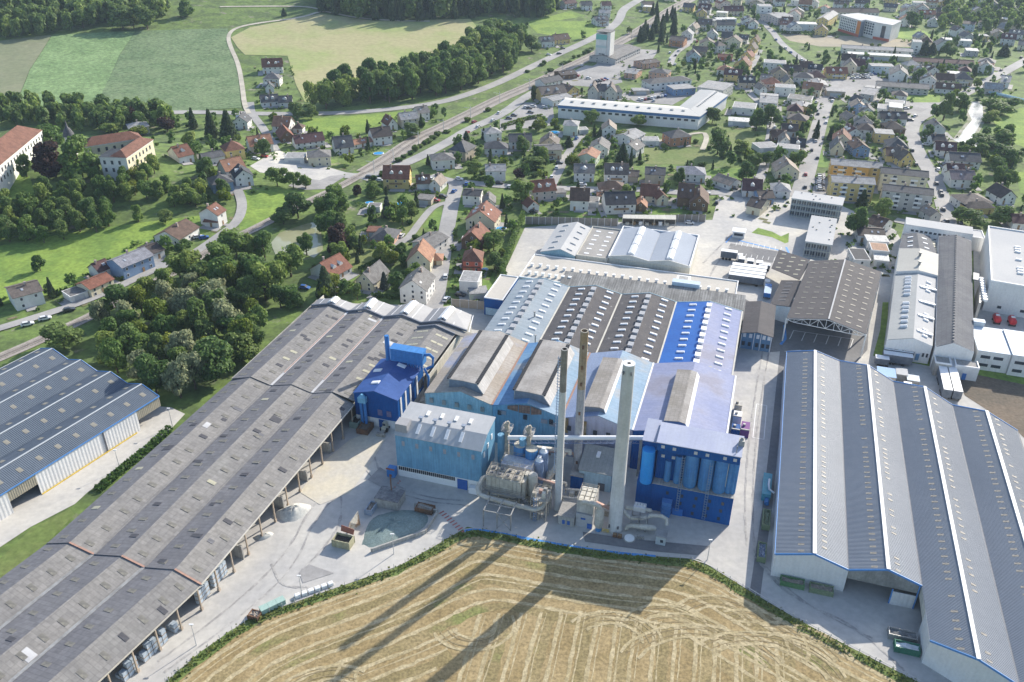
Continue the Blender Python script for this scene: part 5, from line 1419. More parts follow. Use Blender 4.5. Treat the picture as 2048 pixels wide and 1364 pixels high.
CASTLE = {'c': (-184.1,400.8), 'z': 13.0, 'wings': [((-191.6,387.5),(-178.8,386.5),9,8,2.6, 'W', 'gr'),((-178.8,386.5),(-176.6,414.1),8,8,2.4, 'C', 'rd'),((-204.2,401.7),(-182.6,416.1),9,8.2,3.0, 'C', 'rd'),((-230.0,363.7),(-237.6,428.1),15,8,5, 'W', 'rd')], 'tower': (-216.4,412.7)}
BRIDGE = ((322.1,601.9),(338.5,574.0))

# ------------------------------------------------------------------ palette
concrete = M('concrete', (.50,.48,.44),(.41,.40,.385), ns=.045, fine=.10, fs=.6, rough=.9, stain=((.60,.57,.50),.03,.55))
asphalt = M('asphalt', (.17,.17,.175),(.22,.215,.21), ns=.06, fine=.12, fs=.8, rough=.9)
asphalt_lt = M('asphalt_lt', (.33,.32,.31),(.25,.245,.24), ns=.05, fine=.15, fs=.5, rough=.9)
road_lt = M('road_lt', (.36,.35,.335),(.29,.285,.28), ns=.06, fine=.1, fs=.7, rough=.9)
track = M('track', (.50,.46,.38),(.40,.37,.30), ns=.1, fine=.15, rough=.95)
ballast = M('ballast', (.36,.325,.285),(.29,.26,.23), ns=.1, fine=.3, fs=2, rough=.95)
lawn = M('lawn', (.16,.25,.05),(.11,.19,.038), ns=.2, fine=.2, fs=1.5, rough=.95)
town_ground = M('town_ground', (.135,.20,.05),(.085,.125,.04), ns=.09, fine=.32, fs=.5, rough=.95, stain=((.23,.21,.16),.11,.60))
meadow_lime = M('meadow_lime', (.21,.30,.055),(.14,.225,.045), ns=.06, fine=.28, fs=.6, rough=.95)
meadow_green = M('meadow_green', (.13,.18,.05),(.17,.20,.07), ns=.06, fine=.25, fs=.6, rough=.95)
field_tan = M('field_tan', (.36,.335,.175),(.28,.325,.12), ns=.02, fine=.14, fs=.3, rough=.95)
field_mid = M('field_mid', (.115,.175,.08),(.155,.215,.105), ns=.05, fine=.38, fs=.4, rough=.95, bump=.4)
field_light = M('field_light', (.15,.235,.095),(.20,.295,.125), ns=.05, fine=.36, fs=.4, rough=.95, bump=.4)
field_grey = M('field_grey', (.19,.21,.12),(.22,.23,.14), ns=.03, fine=.15, fs=.3, rough=.95)
stubble = M('stubble', (.33,.252,.13),(.26,.195,.093), ns=.09, fine=.38, fs=1.3, rough=.95, stain=((.24,.20,.085),.045,.62))
stubble_dark = M('stubble_dark', (.225,.18,.085),(.285,.225,.115), ns=.12, fine=.42, fs=1.5, rough=.95, stain=((.19,.20,.07),.05,.56))
straw = M('straw', (.435,.365,.225),(.34,.28,.158), ns=.3, fine=.35, fs=1.8, rough=.95)
rut = M('rut', (.24,.19,.105),(.30,.24,.13), ns=.3, fine=.3, rough=.95)
soil = M('soil', (.165,.13,.095),(.125,.105,.08), ns=.1, fine=.25, fs=1, rough=.95)
gravel = M('gravel', (.38,.36,.31),(.20,.22,.12), ns=.08, fine=.3, fs=.8, rough=.95)
pond_water = M('pond_water', (.25,.255,.13),(.33,.335,.21), ns=.04, fine=.02, rough=.08, spec=.6)
river_water = M('river_water', (.22,.25,.25),(.42,.45,.45), ns=.18, fine=.1, rough=.18, spec=.6, bump=.1)
white_paint = M('white_paint', (.78,.78,.76), fine=.05, rough=.7)
blue_paint = M('blue_paint', (.06,.24,.58),(.09,.30,.62), ns=.4, fine=.15, rough=.6)
red_paint = M('red_paint', (.42,.15,.13), fine=.2, rough=.8)
bare = M('bare_metal', (.36,.36,.35),(.27,.265,.255), ns=.4, fine=.15, rough=.55, metal=.3)
rust = M('rust', (.20,.105,.06),(.13,.08,.055), ns=.4, fine=.3, rough=.9)
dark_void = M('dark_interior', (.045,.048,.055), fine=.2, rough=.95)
glass = M('window_glass', (.045,.055,.07), fine=.05, rough=.12, spec=.6)
bark = M('bark', (.11,.085,.06), fine=.3, fs=4, rough=.95)
WALL = {k: M('render_'+n, c, c2, ns=.25, fine=.05, fs=1.2, rough=.9, streak=.06) for k, n, c, c2 in (
 ('W', 'white', (.70,.69,.66),(.64,.63,.60)),('C', 'cream', (.66,.60,.44),(.60,.55,.41)),('Y', 'yellow', (.64,.49,.20),(.60,.46,.19)),('B', 'blue', (.20,.30,.46),(.18,.27,.42)),
 ('P', 'pinkish', (.62,.52,.48),(.58,.49,.45)),('S', 'salmon', (.60,.36,.26),(.56,.34,.25)),('T', 'tan', (.48,.41,.32),(.43,.37,.29)),('R', 'red', (.50,.13,.08),(.46,.12,.08)),
 ('O', 'brick_orange', (.50,.25,.14),(.44,.22,.13)),('L', 'pale_green', (.56,.62,.52),(.52,.58,.49)),('G', 'grey', (.47,.46,.44),(.42,.41,.39)),('K', 'dark_timber', (.14,.095,.06),(.18,.12,.08)),('I', 'pale_blue', (.45,.54,.60),(.42,.50,.56)),('A', 'orange', (.64,.38,.11),(.60,.36,.11)))}
ROOF = {k: M('tiles_'+n, c, tuple(x*.72 for x in c), ns=.5, fine=.16, fs=2.2, rough=.8, sheet=(.9,.36,.05,.10,.75)) for k, n, c in (
 ('rd', 'red_brown', (.20,.095,.065)),('rb', 'rust_red', (.245,.105,.07)),('br', 'brown', (.13,.085,.065)),('dk', 'dark_brown', (.085,.07,.065)),('dg', 'dark_grey', (.105,.108,.115)),('gr', 'grey', (.19,.185,.18)),
 ('lg', 'light_grey', (.34,.34,.34)),('or', 'orange', (.36,.19,.12)),('ma', 'maroon', (.115,.06,.06)),('bk', 'black', (.05,.055,.065)),('gb', 'grey_brown', (.16,.135,.12)),('tn', 'tan', (.31,.26,.215)),
 ('sl', 'slate_blue', (.27,.275,.31)),('wr', 'white', (.66,.65,.62)),('ru', 'rusty', (.40,.25,.17)),('pb', 'purple_brown', (.20,.165,.175)))}
wood = M('wood', (.30,.20,.11),(.24,.16,.09), ns=1, fine=.2, rough=.85)
LEAF = {'b': M('leaf_green', (.155,.245,.066),(.195,.28,.078), ns=2.0, fine=0, leaf=True, rand=.5), 'd': M('leaf_dark', (.115,.19,.060),(.14,.22,.07), ns=2.0, fine=0, leaf=True, rand=.45),
  'w': M('leaf_willow', (.30,.335,.215),(.25,.29,.17), ns=2.0, fine=0, leaf=True, rand=.3), 'c': M('needles', (.06,.10,.05),(.075,.115,.055), ns=2.0, fine=0, leaf=True, rand=.3),
  's': M('needles_blue', (.075,.105,.10),(.06,.09,.085), ns=2, fine=0, leaf=True), 'p': M('leaf_copper', (.055,.035,.035),(.075,.045,.04), ns=2, fine=0, leaf=True, rand=.2),
  'y': M('leaf_lime', (.18,.235,.035),(.15,.20,.035), ns=2, fine=0, leaf=True, rand=.3), 'n': M('leaf_column', (.045,.08,.028),(.055,.095,.03), ns=2, fine=0, leaf=True), 'u': M('leaf_bush', (.09,.165,.04),(.12,.195,.05), ns=2, fine=0, leaf=True, rand=.6)}
weed = M('weed_leaf', (.12,.175,.04),(.19,.205,.07), ns=.4, fine=0, leaf=True)

# ------------------------------------------------------------------ ground
def ground_sheet(name, mat, poly, zoff, hilly, label=None):
 if hilly:
  xs = [p[0] for p in poly]; ys = [p[1] for p in poly]; vs_ = [Vector(p) for p in poly]; st = 7.0; n0 = len(poly); ed = []
  pts = []
  for i in range(n0):
   a, b = Vector(poly[i]), Vector(poly[(i+1) % n0]); k = max(1, int((b-a).length/st))
   pts += [a.lerp(b, j/k) for j in range(k)]
  n1 = len(pts); ed = [(i, (i+1) % n1) for i in range(n1)]
  def inside(x, y):
   c = False
   for i in range(n0):
    x1, y1 = poly[i]; x2, y2 = poly[(i+1) % n0]
    if (y1 > y) != (y2 > y) and x < (x2-x1)*(y-y1)/(y2-y1)+x1: c = not c
   return c
  y = min(ys)
  while y < max(ys):
   x = min(xs)
   while x < max(xs):
    if inside(x, y): pts.append(Vector((x, y)))
    x += st
   y += st
  r = delaunay_2d_cdt(pts, ed, [list(range(n1))],1,1e-4)
  V, Fc = r[0], r[2]
  mb = MB(); mb.add([(p.x, p.y, hz(p.x, p.y)+zoff) for p in V],[tuple(f) if (V[f[1]]-V[f[0]]).cross(V[f[2]]-V[f[0]]) > 0 else tuple(reversed(f)) for f in Fc])
 else:
  tri = tessellate_polygon([[Vector((x, y, 0)) for x, y in poly]])
  mb = MB(); V = [(x, y, zoff+hz(x, y)) for x, y in poly]
  mb.add(V, [t if (Vector(V[t[1]])-Vector(V[t[0]])).cross(Vector(V[t[2]])-Vector(V[t[0]])).z > 0 else tuple(reversed(t)) for t in tri])
 o = mb.build(name, mat, org=(0,0,0)); o['kind'] = 'structure'; return o
def ribbon(mb, pts, wd, zoff, step=6.0, jit=0.0, mi=0):
 """flat strip along a polyline on the terrain"""
 P = []
 for (ax, ay),(bx, by) in zip(pts, pts[1:]):
  k = max(1, int(math.hypot(bx-ax, by-ay)/step))
  P += [(ax+(bx-ax)*i/k, ay+(by-ay)*i/k) for i in range(k)]
 P.append(pts[-1]); V = []
 for i, (x, y) in enumerate(P):
  a, b = P[max(0, i-1)], P[min(len(P)-1, i+1)]; dx, dy = b[0]-a[0], b[1]-a[1]; l = math.hypot(dx, dy) or 1; nx, ny = -dy/l, dx/l
  w1 = wd/2*(1+random.uniform(-jit, jit)); w2 = wd/2*(1+random.uniform(-jit, jit))
  for s_, w_ in ((-1, w1),(1, w2)):
   X, Y = x+nx*s_*w_, y+ny*s_*w_; V.append((X, Y, hz(X, Y)+zoff))
 mb.add(V, [(2*i+1,2*i, 2*i+2,2*i+3) for i in range(len(P)-1)], mi)
def smooth(pts, it=2):
 for _ in range(it):
  q = [pts[0]]
  for a, b in zip(pts, pts[1:]): q += [(a[0]*.75+b[0]*.25, a[1]*.75+b[1]*.25),(a[0]*.25+b[0]*.75, a[1]*.25+b[1]*.75)]
  pts = q+[pts[-1]]
 return pts
g = MB()
xs = list(range(-4200,-700,350))+[x*10-700 for x in range(141)]+list(range(1050,4300,350)); ys = list(range(-900,50,150))+[y*10+100 for y in range(111)]+list(range(1400,7000,400))
g.add([(x, y, hz(x, y)-.02) for y in ys for x in xs],[(j*len(xs)+i, j*len(xs)+i+1,(j+1)*len(xs)+i+1,(j+1)*len(xs)+i) for j in range(len(ys)-1) for i in range(len(xs)-1)],0, True)
g.build('ground', town_ground, org=(0,0,0))['kind'] = 'structure'
GM = dict(sand_dust=M('sand_dust', (.58,.53,.42),(.52,.49,.43), ns=.08, fine=.1, fs=.8, rough=.95), fallow=M('fallow', (.36,.31,.22),(.30,.265,.20), ns=.05, fine=.15, fs=.4, rough=.95), concrete=concrete, asphalt=asphalt, asphalt_lt=asphalt_lt, road_lt=road_lt, track=track, ballast=ballast, lawn=lawn, meadow_lime=meadow_lime, meadow_green=meadow_green, field_tan=field_tan, field_mid=field_mid, field_light=field_light, field_grey=field_grey, stubble=stubble, soil=soil, gravel=gravel, pond_water=pond_water, river_water=river_water)
STUB = None
for zi, (name, mname, layer, poly, hil) in enumerate(ZONES):
 o = ground_sheet(name, GM[mname], poly, (.16 if hil else .0)+.03*layer+.0006*zi, hil)
 if name == 'stubble_field': STUB = (o, poly)
for zi, (name, mname, layer, wd, pts) in enumerate(ROADS):
 mb = MB(); far = pts[0][1] > 250 or pts[-1][1] > 250
 ribbon(mb, smooth(pts, 2), wd, .03*layer+.0007*zi+(.24 if name in ('farm_track', 'hill_road') else .12 if far else .0))
 mb.build(name, GM[mname], org=(0,0,0))['kind'] = 'structure'

# stubble field: straw rows that follow the boundary, straight rows in the middle, darker lanes and wheel ruts
so_, poly = STUB
bound = smooth([poly[i] for i in range(2,19)],2)
def offset(pts, d):
 out = []
 for i, (x, y) in enumerate(pts):
  a, b = pts[max(0, i-2)], pts[min(len(pts)-1, i+2)]; dx, dy = b[0]-a[0], b[1]-a[1]; l = math.hypot(dx, dy) or 1
  out.append((x+dy/l*d, y-dx/l*d))
 return out
rows, lanes, ruts = MB(), MB(), MB()
zb = .03*3+.0006*20
corner = min(range(len(bound)), key=lambda i: abs(bound[i][0]-poly[9][0])+abs(bound[i][1]-poly[9][1]))
d = 2.6; i = 0
while d < 74:
 off = offset(bound, d)
 bd = [p for p in bound[::2]]; off = [p for p in off if min((p[0]-x)**2+(p[1]-y)**2 for x, y in bd) > (d*.93)**2]
 full = d < 21
 if full:
  off = smooth([off[q] for q in range(0, len(off),5)]+[off[-1]],2)
 else:
  off = [p for p in off if p[0] < bound[corner][0]+2-(d-21)*.25]
 if len(off) > 2:
  if i % 2: ribbon(lanes, offset(off, 1.8),2.5, zb+.012,2.0,.45)
  ribbon(rows, off, .85, zb+.03,1.1,.5)
  if i % 3 == 0: ribbon(rows, offset(off, 1.5),.35, zb+.022,1.5,.8)
 d += 3.55+random.uniform(-.3,.3); i += 1
a0 = (18.6,130.4); dirv = (-.218,-.976); nv = (.976,-.218)
for k in range(-6,10):
 o_ = k*4.3+random.uniform(-.3,.3); st = 2+max(0,-k)*1.2
 p0 = (a0[0]+nv[0]*o_+dirv[0]*(st-9), a0[1]+nv[1]*o_+dirv[1]*(st-9)); p1 = (p0[0]+dirv[0]*48, p0[1]+dirv[1]*48)
 mid = [(p0[0]+(p1[0]-p0[0])*t+random.uniform(-.2,.2), p0[1]+(p1[1]-p0[1])*t) for t in (0,.25,.5,.75,1)]
 ribbon(rows, smooth(mid),.85, zb+.034,1.1,.4)
 ribbon(lanes, [(x+nv[0]*2.1, y+nv[1]*2.1) for x, y in mid],2.6, zb+.015,2.0,.3) if k % 2 else None
 ribbon(rows, [(x+nv[0]*1.2, y+nv[1]*1.2) for x, y in mid],.25, zb+.026,1.5,.8)
az_ = 0
for cx, cy, r_, a1, a2 in ((34,131,7,20,170),(46,133,8,0,140),(37,126,10,10,120),(52,128,9,-30,110),(-26,119,7,150,330),(-8,133,6,200,380),(58,122,12,10,100),(40,118,16,20,150),(52,117,15,10,130),(22,128,8,0,140),(-36,112,9,60,200)):
 for dr in (-1.2,3.0): ribbon(rows, [(cx+(r_+dr)*math.cos(R(a1+(a2-a1)*t/20)), cy+(r_+dr)*.8*math.sin(R(a1+(a2-a1)*t/20))) for t in range(21)],.7, zb+.040+.0006*(az_ := az_+1),1.0,.5)
 for dr in (0,1.7):
  ribbon(ruts, [(cx+(r_+dr)*math.cos(R(a1+(a2-a1)*t/20)), cy+(r_+dr)*.8*math.sin(R(a1+(a2-a1)*t/20))) for t in range(21)],.26, zb+.040+.0006*(az_ := az_+1),1.0,.6)
for mb, nm, mt in ((lanes, 'stubble_lane', stubble_dark),(rows, 'straw_row', straw),(ruts, 'wheel_rut', rut)):
 o = mb.build(nm, mt, so_); o['kind'] = 'stuff'
# weeds along the field edge
mb = MB(); ribbon(mb, offset(bound, .7),2.2, zb+.045,2,.35); mb.build('rough_grass_strip', meadow_green, org=(0,0,0))['kind'] = 'structure'
def leafquad(mb, p, s, mi=0):
 n = Vector((random.gauss(0,1), random.gauss(0,1), random.gauss(0,1)+.6)).normalized(); a = n.orthogonal().normalized()*s; b = n.cross(a)
 a = a*math.cos(1)+b*math.sin(1); b = n.cross(a); p = Vector(p); mb.add([p-a-b, p+a-b*.8, p+a*.9+b, p-a*.8+b],[(0,1,2,3)], mi)
mb = MB()
for (ax, ay),(bx, by) in zip(bound, bound[1:]):
 l = math.hypot(bx-ax, by-ay); nx, ny = (by-ay)/l, -(bx-ax)/l
 for _ in range(int(l*16)):
  t = random.random(); q = random.gauss(.6,.65); hgt = random.random()**2*.75*max(.2,1-abs(q-.6)*.5)
  leafquad(mb, (ax+(bx-ax)*t+nx*q, ay+(by-ay)*t+ny*q, .1+hgt), random.uniform(.13,.27))
o = mb.build('weeds', weed, org=(0,0,0)); tag(o, 'green weeds and rough grass along the edge of the stubble field', 'weeds', kind='stuff')
# rails with sleepers left to the ballast
rl = MB(); rb_ = MB()
for name, mname, layer, wd, pts in ROADS:
 if name == 'railway_bed':
  sp = smooth(pts, 2)
  for tr in ((0,) if wd < 8 else (-3.2,1.2)):
   ribbon(rb_, offset(sp, tr),2.5,.262,6)
   for q in (-.75,.75): ribbon(rl, offset(sp, tr+q),.2,.30,6)
rb_.build('track_sleepers', M('sleepers', (.17,.15,.13),(.22,.19,.165), ns=.5, fine=.3, fs=2, rough=.95), org=(0,0,0))['kind'] = 'structure'
rl.build('rails', M('rail_steel', (.42,.39,.36), fine=.2, rough=.5), org=(0,0,0))['kind'] = 'structure'

# ------------------------------------------------------------------ the works: frame A (u right, v away) and frame B of the eastern halls
def frame(az):
 c, s = math.cos(R(az)), math.sin(R(az)); return lambda u, v, z=0: (u*c+v*s, -u*s+v*c, z)
A = frame(16.75)
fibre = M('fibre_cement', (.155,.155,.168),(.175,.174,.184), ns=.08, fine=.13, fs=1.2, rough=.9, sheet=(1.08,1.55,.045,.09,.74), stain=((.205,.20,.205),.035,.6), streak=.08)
fibre_warm = M('fibre_cement_warm', (.24,.23,.218),(.21,.203,.197), ns=.08, fine=.15, fs=1.2, rough=.92, sheet=(1.08,1.55,.045,.09,.76), stain=((.235,.23,.22),.03,.6), streak=.06)  # paler, warmer twin of fibre, laid on most right-hand shed slopes
patch_dark = M('dark_sheet', (.075,.075,.085), fine=.2, rough=.8)
patch_light = M('new_sheet', (.50,.50,.50),(.42,.42,.43), fine=.1, rough=.8)
light_sheet = M('translucent_sheet', (.42,.40,.29),(.33,.32,.25), ns=.8, fine=.2, rough=.5)
light_brown = M('brown_translucent_sheet', (.205,.19,.165),(.255,.24,.205), ns=.8, fine=.25, rough=.55)
dull_light = M('dull_rooflight', (.155,.15,.135),(.19,.18,.155), ns=.8, fine=.2, rough=.6)
bluegrey = M('blue_grey_metal', (.105,.13,.165),(.125,.15,.185), ns=.05, fine=.06, fs=.8, rough=.7, spec=.2, streak=.05)
palegrey = M('pale_grey_metal', (.40,.41,.42),(.46,.465,.47), ns=.05, fine=.05, fs=.8, rough=.7, spec=.2, streak=.05)
slategrey = M('steel_roof', (.20,.228,.268),(.225,.252,.29), ns=.03, fine=.05, fs=.6, rough=.55, spec=.36, streak=.04)
whitecap = M('white_metal', (.74,.745,.75), fine=.04, rough=.5)
whitewall = M('white_cladding', (.72,.72,.71),(.66,.66,.655), ns=.1, fine=.06, rough=.7, streak=.06, rib=1.0)
creamwall = M('cream_wall', (.60,.575,.50),(.54,.52,.46), ns=.2, fine=.08, rough=.85, streak=.15)
trimblue = M('blue_trim', (.09,.25,.55), fine=.08, rough=.5)
cobalt = M('cobalt_cladding', (.003,.072,.27),(.004,.09,.31), ns=.15, fine=.12, fs=2, rough=.65, spec=.2, rib=.5, streak=.08)
cobalt_roof = M('cobalt_roof', (.008,.10,.38),(.012,.12,.42), ns=.1, fine=.1, fs=1.5, rough=.65, spec=.25, streak=.06)
lavender = M('faded_and_sunlit_blue_roof', (.245,.275,.42),(.30,.32,.44), ns=.06, fine=.08, fs=1.2, rough=.75, spec=.15, streak=.1, stain=((.27,.27,.34),.06,.55))
skyblue = M('sky_blue_cladding', (.145,.335,.50),(.175,.375,.54), ns=.12, fine=.08, fs=1, rough=.6, streak=.22, rib=.8)
greenblue = M('faded_sky_blue_cladding', (.27,.44,.53),(.33,.49,.56), ns=.15, fine=.1, rough=.65, streak=.2, rib=.8)
paleblue_roof = M('pale_blue_roof', (.225,.335,.45),(.285,.375,.465), ns=.05, fine=.1, rough=.8, spec=.12, streak=.15, stain=((.37,.36,.34),.05,.57))
midblue_roof = M('mid_blue_roof', (.09,.22,.43),(.17,.31,.48), ns=.06, fine=.1, rough=.8, spec=.15, streak=.12, stain=((.30,.34,.38),.07,.57))
beige_roof = M('dusty_beige_roof', (.34,.30,.255),(.39,.36,.33), ns=.07, fine=.14, rough=.85, streak=.18, stain=((.30,.33,.45),.045,.58))
lantern_grey = M('lantern_sheet', (.27,.255,.24),(.345,.33,.315), ns=.15, fine=.14, rough=.85, streak=.12)
darkroof = M('speckled_dark_roof', (.075,.072,.078),(.095,.09,.092), ns=.2, fine=.2, fs=1.5, rough=.85, stain=((.34,.33,.32),.55,.64))
brownroof = M('dark_brown_roof', (.056,.053,.060),(.068,.064,.07), ns=.15, fine=.12, fs=1.2, rough=.8, sheet=(1.1,2.4,.05,.07,.8), streak=.05)
bluehaze_roof = M('light_blue_steel_roof', (.25,.30,.345),(.285,.33,.37), ns=.08, fine=.08, rough=.75, spec=.15, streak=.1, sheet=(1.2,6,.04,.05,.85))
flatcream = M('cream_membrane', (.50,.465,.41),(.45,.425,.38), ns=.06, fine=.08, rough=.85)
flatgrey = M('gravel_roof', (.33,.315,.295),(.29,.28,.265), ns=.15, fine=.2, fs=2, rough=.95)
membrane_white = M('white_membrane', (.46,.46,.455),(.41,.415,.42), ns=.04, fine=.06, rough=.85, spec=.15)
flatblue = M('pale_blue_membrane', (.34,.375,.43),(.31,.345,.40), ns=.05, fine=.06, rough=.8, spec=.15)
dome = M('white_rooflight', (.78,.78,.78),(.72,.73,.74), ns=1, fine=.03, rough=.7, spec=.2)
darkcap = M('dark_flashing', (.12,.125,.14), fine=.1, rough=.7)
orangebrown = M('red_lead_flashing', (.34,.21,.165), fine=.2, rough=.85)
conc_wall = M('concrete_wall', (.42,.41,.38),(.33,.32,.30), ns=.3, fine=.15, rough=.9, streak=.3)
chim_white = M('chimney_white', (.60,.585,.55),(.54,.525,.49), ns=.15, fine=.08, rough=.75, streak=.12)
chim_rust = M('chimney_soot', (.17,.135,.105),(.30,.225,.15), ns=.4, fine=.25, rough=.85)
galv = M('galvanised_duct', (.55,.53,.475),(.46,.435,.375), ns=.5, fine=.12, rough=.6, metal=.1, streak=.18)
dusty = M('dusty_steel', (.40,.365,.30),(.29,.27,.235), ns=.6, fine=.25, rough=.8)
tankblue = M('tank_blue', (.05,.20,.46),(.07,.245,.50), ns=.3, fine=.12, rough=.45, spec=.45, streak=.22)
brightblue = M('bright_blue_tank', (.022,.27,.72),(.03,.29,.72), ns=.3, fine=.06, rough=.45)
filterblue = M('filter_blue', (.045,.20,.50),(.06,.225,.53), ns=.3, fine=.1, rough=.5, streak=.1)
green_steel = M('green_skip', (.085,.19,.085),(.11,.21,.10), ns=.5, fine=.2, rough=.7)
olive_steel = M('olive_skip', (.17,.22,.13),(.20,.24,.15), ns=.5, fine=.2, rough=.7)
mint = M('mint_box', (.33,.46,.41), fine=.1, rough=.6)
teal = M('teal_compactor', (.07,.30,.38), fine=.15, rough=.55)
cullet = M('glass_cullet', (.165,.225,.215),(.205,.27,.255), ns=.25, fine=.25, fs=2.5, rough=.55, spec=.5, bump=.15)
sandpile = M('sand_heap', (.56,.545,.49),(.47,.465,.43), ns=.3, fine=.15, fs=1.5, rough=.95)
rubble = M('rubble', (.36,.30,.24),(.25,.22,.19), ns=2, fine=.4, fs=4, rough=.95)
scrapmat = M('blue_scrap', (.10,.16,.30),(.40,.43,.46), ns=3, fine=.4, rough=.6)
palmat = M('wrapped_glass', (.36,.43,.50),(.50,.55,.60), ns=1.2, fine=.2, fs=4, rough=.4, spec=.5)
tarp = M('white_tarpaulin', (.76,.77,.78),(.70,.71,.73), ns=.4, fine=.04, rough=.5)
trailer_side = M('trailer_side', (.10,.12,.15),(.14,.16,.19), ns=.6, fine=.1, rough=.6)
tyre = M('tyre', (.03,.03,.032), fine=.1, rough=.9)
lamp_m = M('lamp_steel', (.50,.51,.52), fine=.05, rough=.5, metal=.3)
yellow_paint = M('yellow_paint', (.62,.44,.06), fine=.15, rough=.6)

def aB(par, name, mat, *b):
 return MB().box(*b, T=A).build(name, mat, par)
def aT(par, name, mat, *a, **k):
 return MB().tube(*a, **k).build(name, mat, par)
def lerp3(a, b, t): return tuple(a[i]+(b[i]-a[i])*t for i in range(3))
def up(p, h): return (p[0], p[1], p[2]+h)
def wall(pts, mat, par, name='wall', t=.25):
 """a wall standing on the ground under the polyline of top points"""
 mb = MB()
 for a, b in zip(pts, pts[1:]):
  d = Vector((b[0]-a[0], b[1]-a[1],0)).normalized(); n = Vector((-d.y, d.x, 0))*t
  a0, b0 = Vector((a[0], a[1],0)), Vector((b[0], b[1],0)); a1, b1 = Vector(a), Vector(b)
  mb.add([a0, b0, b1, a1, a0+n, b0+n, b1+n, a1+n],[(0,1,2,3),(5,4,7,6),(3,2,6,7),(1,5,6,2),(4,0,3,7)])
 return mb.build(name, mat, par)
def on_slope(a, b, c, d, s, t): return lerp3(lerp3(a, b, s), lerp3(d, c, s), t)
PATCH = {}
def patch_mesh(key, a, b, c, d, w_, l_, h_, mat):
 """shared sheet-shaped piece lying in the slope a-b-c-d: w_ along the ridge, l_ up the slope, standing h_ proud"""
 e1 = (Vector(b)-Vector(a)).normalized(); e2 = (Vector(d)-Vector(a)); e2 = (e2-e1*e2.dot(e1)).normalized(); n = e1.cross(e2)
 mb = MB(); mb.box(-w_/2,-l_/2,-.05, w_/2, l_/2, h_, T=lambda x, y, z: tuple(e1*x+e2*y+n*z)); return mb.mesh(key, mat)
def dome_mesh(key, a, b, d, w_, l_, h_, mat):
 e1 = (Vector(b)-Vector(a)).normalized(); e2 = (Vector(d)-Vector(a)); e2 = (e2-e1*e2.dot(e1)).normalized(); n = e1.cross(e2)
 mb = MB(); T = lambda x, y, z: tuple(e1*x+e2*y+n*z)
 mb.box(-w_/2,-l_/2,-.1, w_/2, l_/2, h_*.3, T=T)
 pr = [(-.5,.3),(-.4,.85),(0,1),(.4,.85),(.5,.3)]
 P = [T(x*w_*.96, y, z*h_) for y in (-l_*.48, l_*.48) for x, z in pr]
 mb.add(P, [(i, i+1,6+i, 5+i) for i in range(4)]+[(0,1,2,3,4),(9,8,7,6,5)]); return mb.mesh(key, mat)
def row_on(par, name, mesh, a, b, c, d, ss, t, jit=0):
 o0 = wloc(par)
 for s in ss:
  p = on_slope(a, b, c, d, s, t); inst(name, mesh, par, Vector(p)-o0)
def gable_hall(name, label, cat, bays, group=None, walls=True):
 pass
def slope_pair(par, f, b, mats, corr=None, over=0, names='roof'):
 """two roof slopes between front points f=(left, ridge, right) and back points b; returns slopes as (lower front, lower back, upper back, upper front)"""
 (fl, fr, fR),(bl, br, bR) = f, b
 for lo0, lo1, hi1, hi0, m, flip in ((fl, bl, br, fr, mats[0], True),(bR, fR, fr, br, mats[1], True)):
  mb = MB()
  q = (lo1, lo0, hi0, hi1)
  if corr: mb.corr(*q, per=corr[0], amp=corr[1]); mb.slab(*[up(p, -.05) for p in q], t=.12)
  else: mb.slab(*q, t=.2)
  mb.build(names, m, par)
 return (bl, fl, fr, br),(fR, bR, br, fr)
def bar(mb, a, b, w_=.2, h_=.2, mi=0):
 a, b = Vector(a), Vector(b); d = (b-a).normalized(); s = d.cross(Vector((0,0,1))).normalized()*w_/2; u_ = s.cross(d).normalized()*h_/2
 P = [p+x*s+y*u_ for p in (a, b) for x, y in ((-1,-1),(1,-1),(1,1),(-1,1))]
 mb.add(P, [(3,2,1,0),(4,5,6,7),(0,1,5,4),(1,2,6,5),(2,3,7,6),(3,0,4,7)], mi)

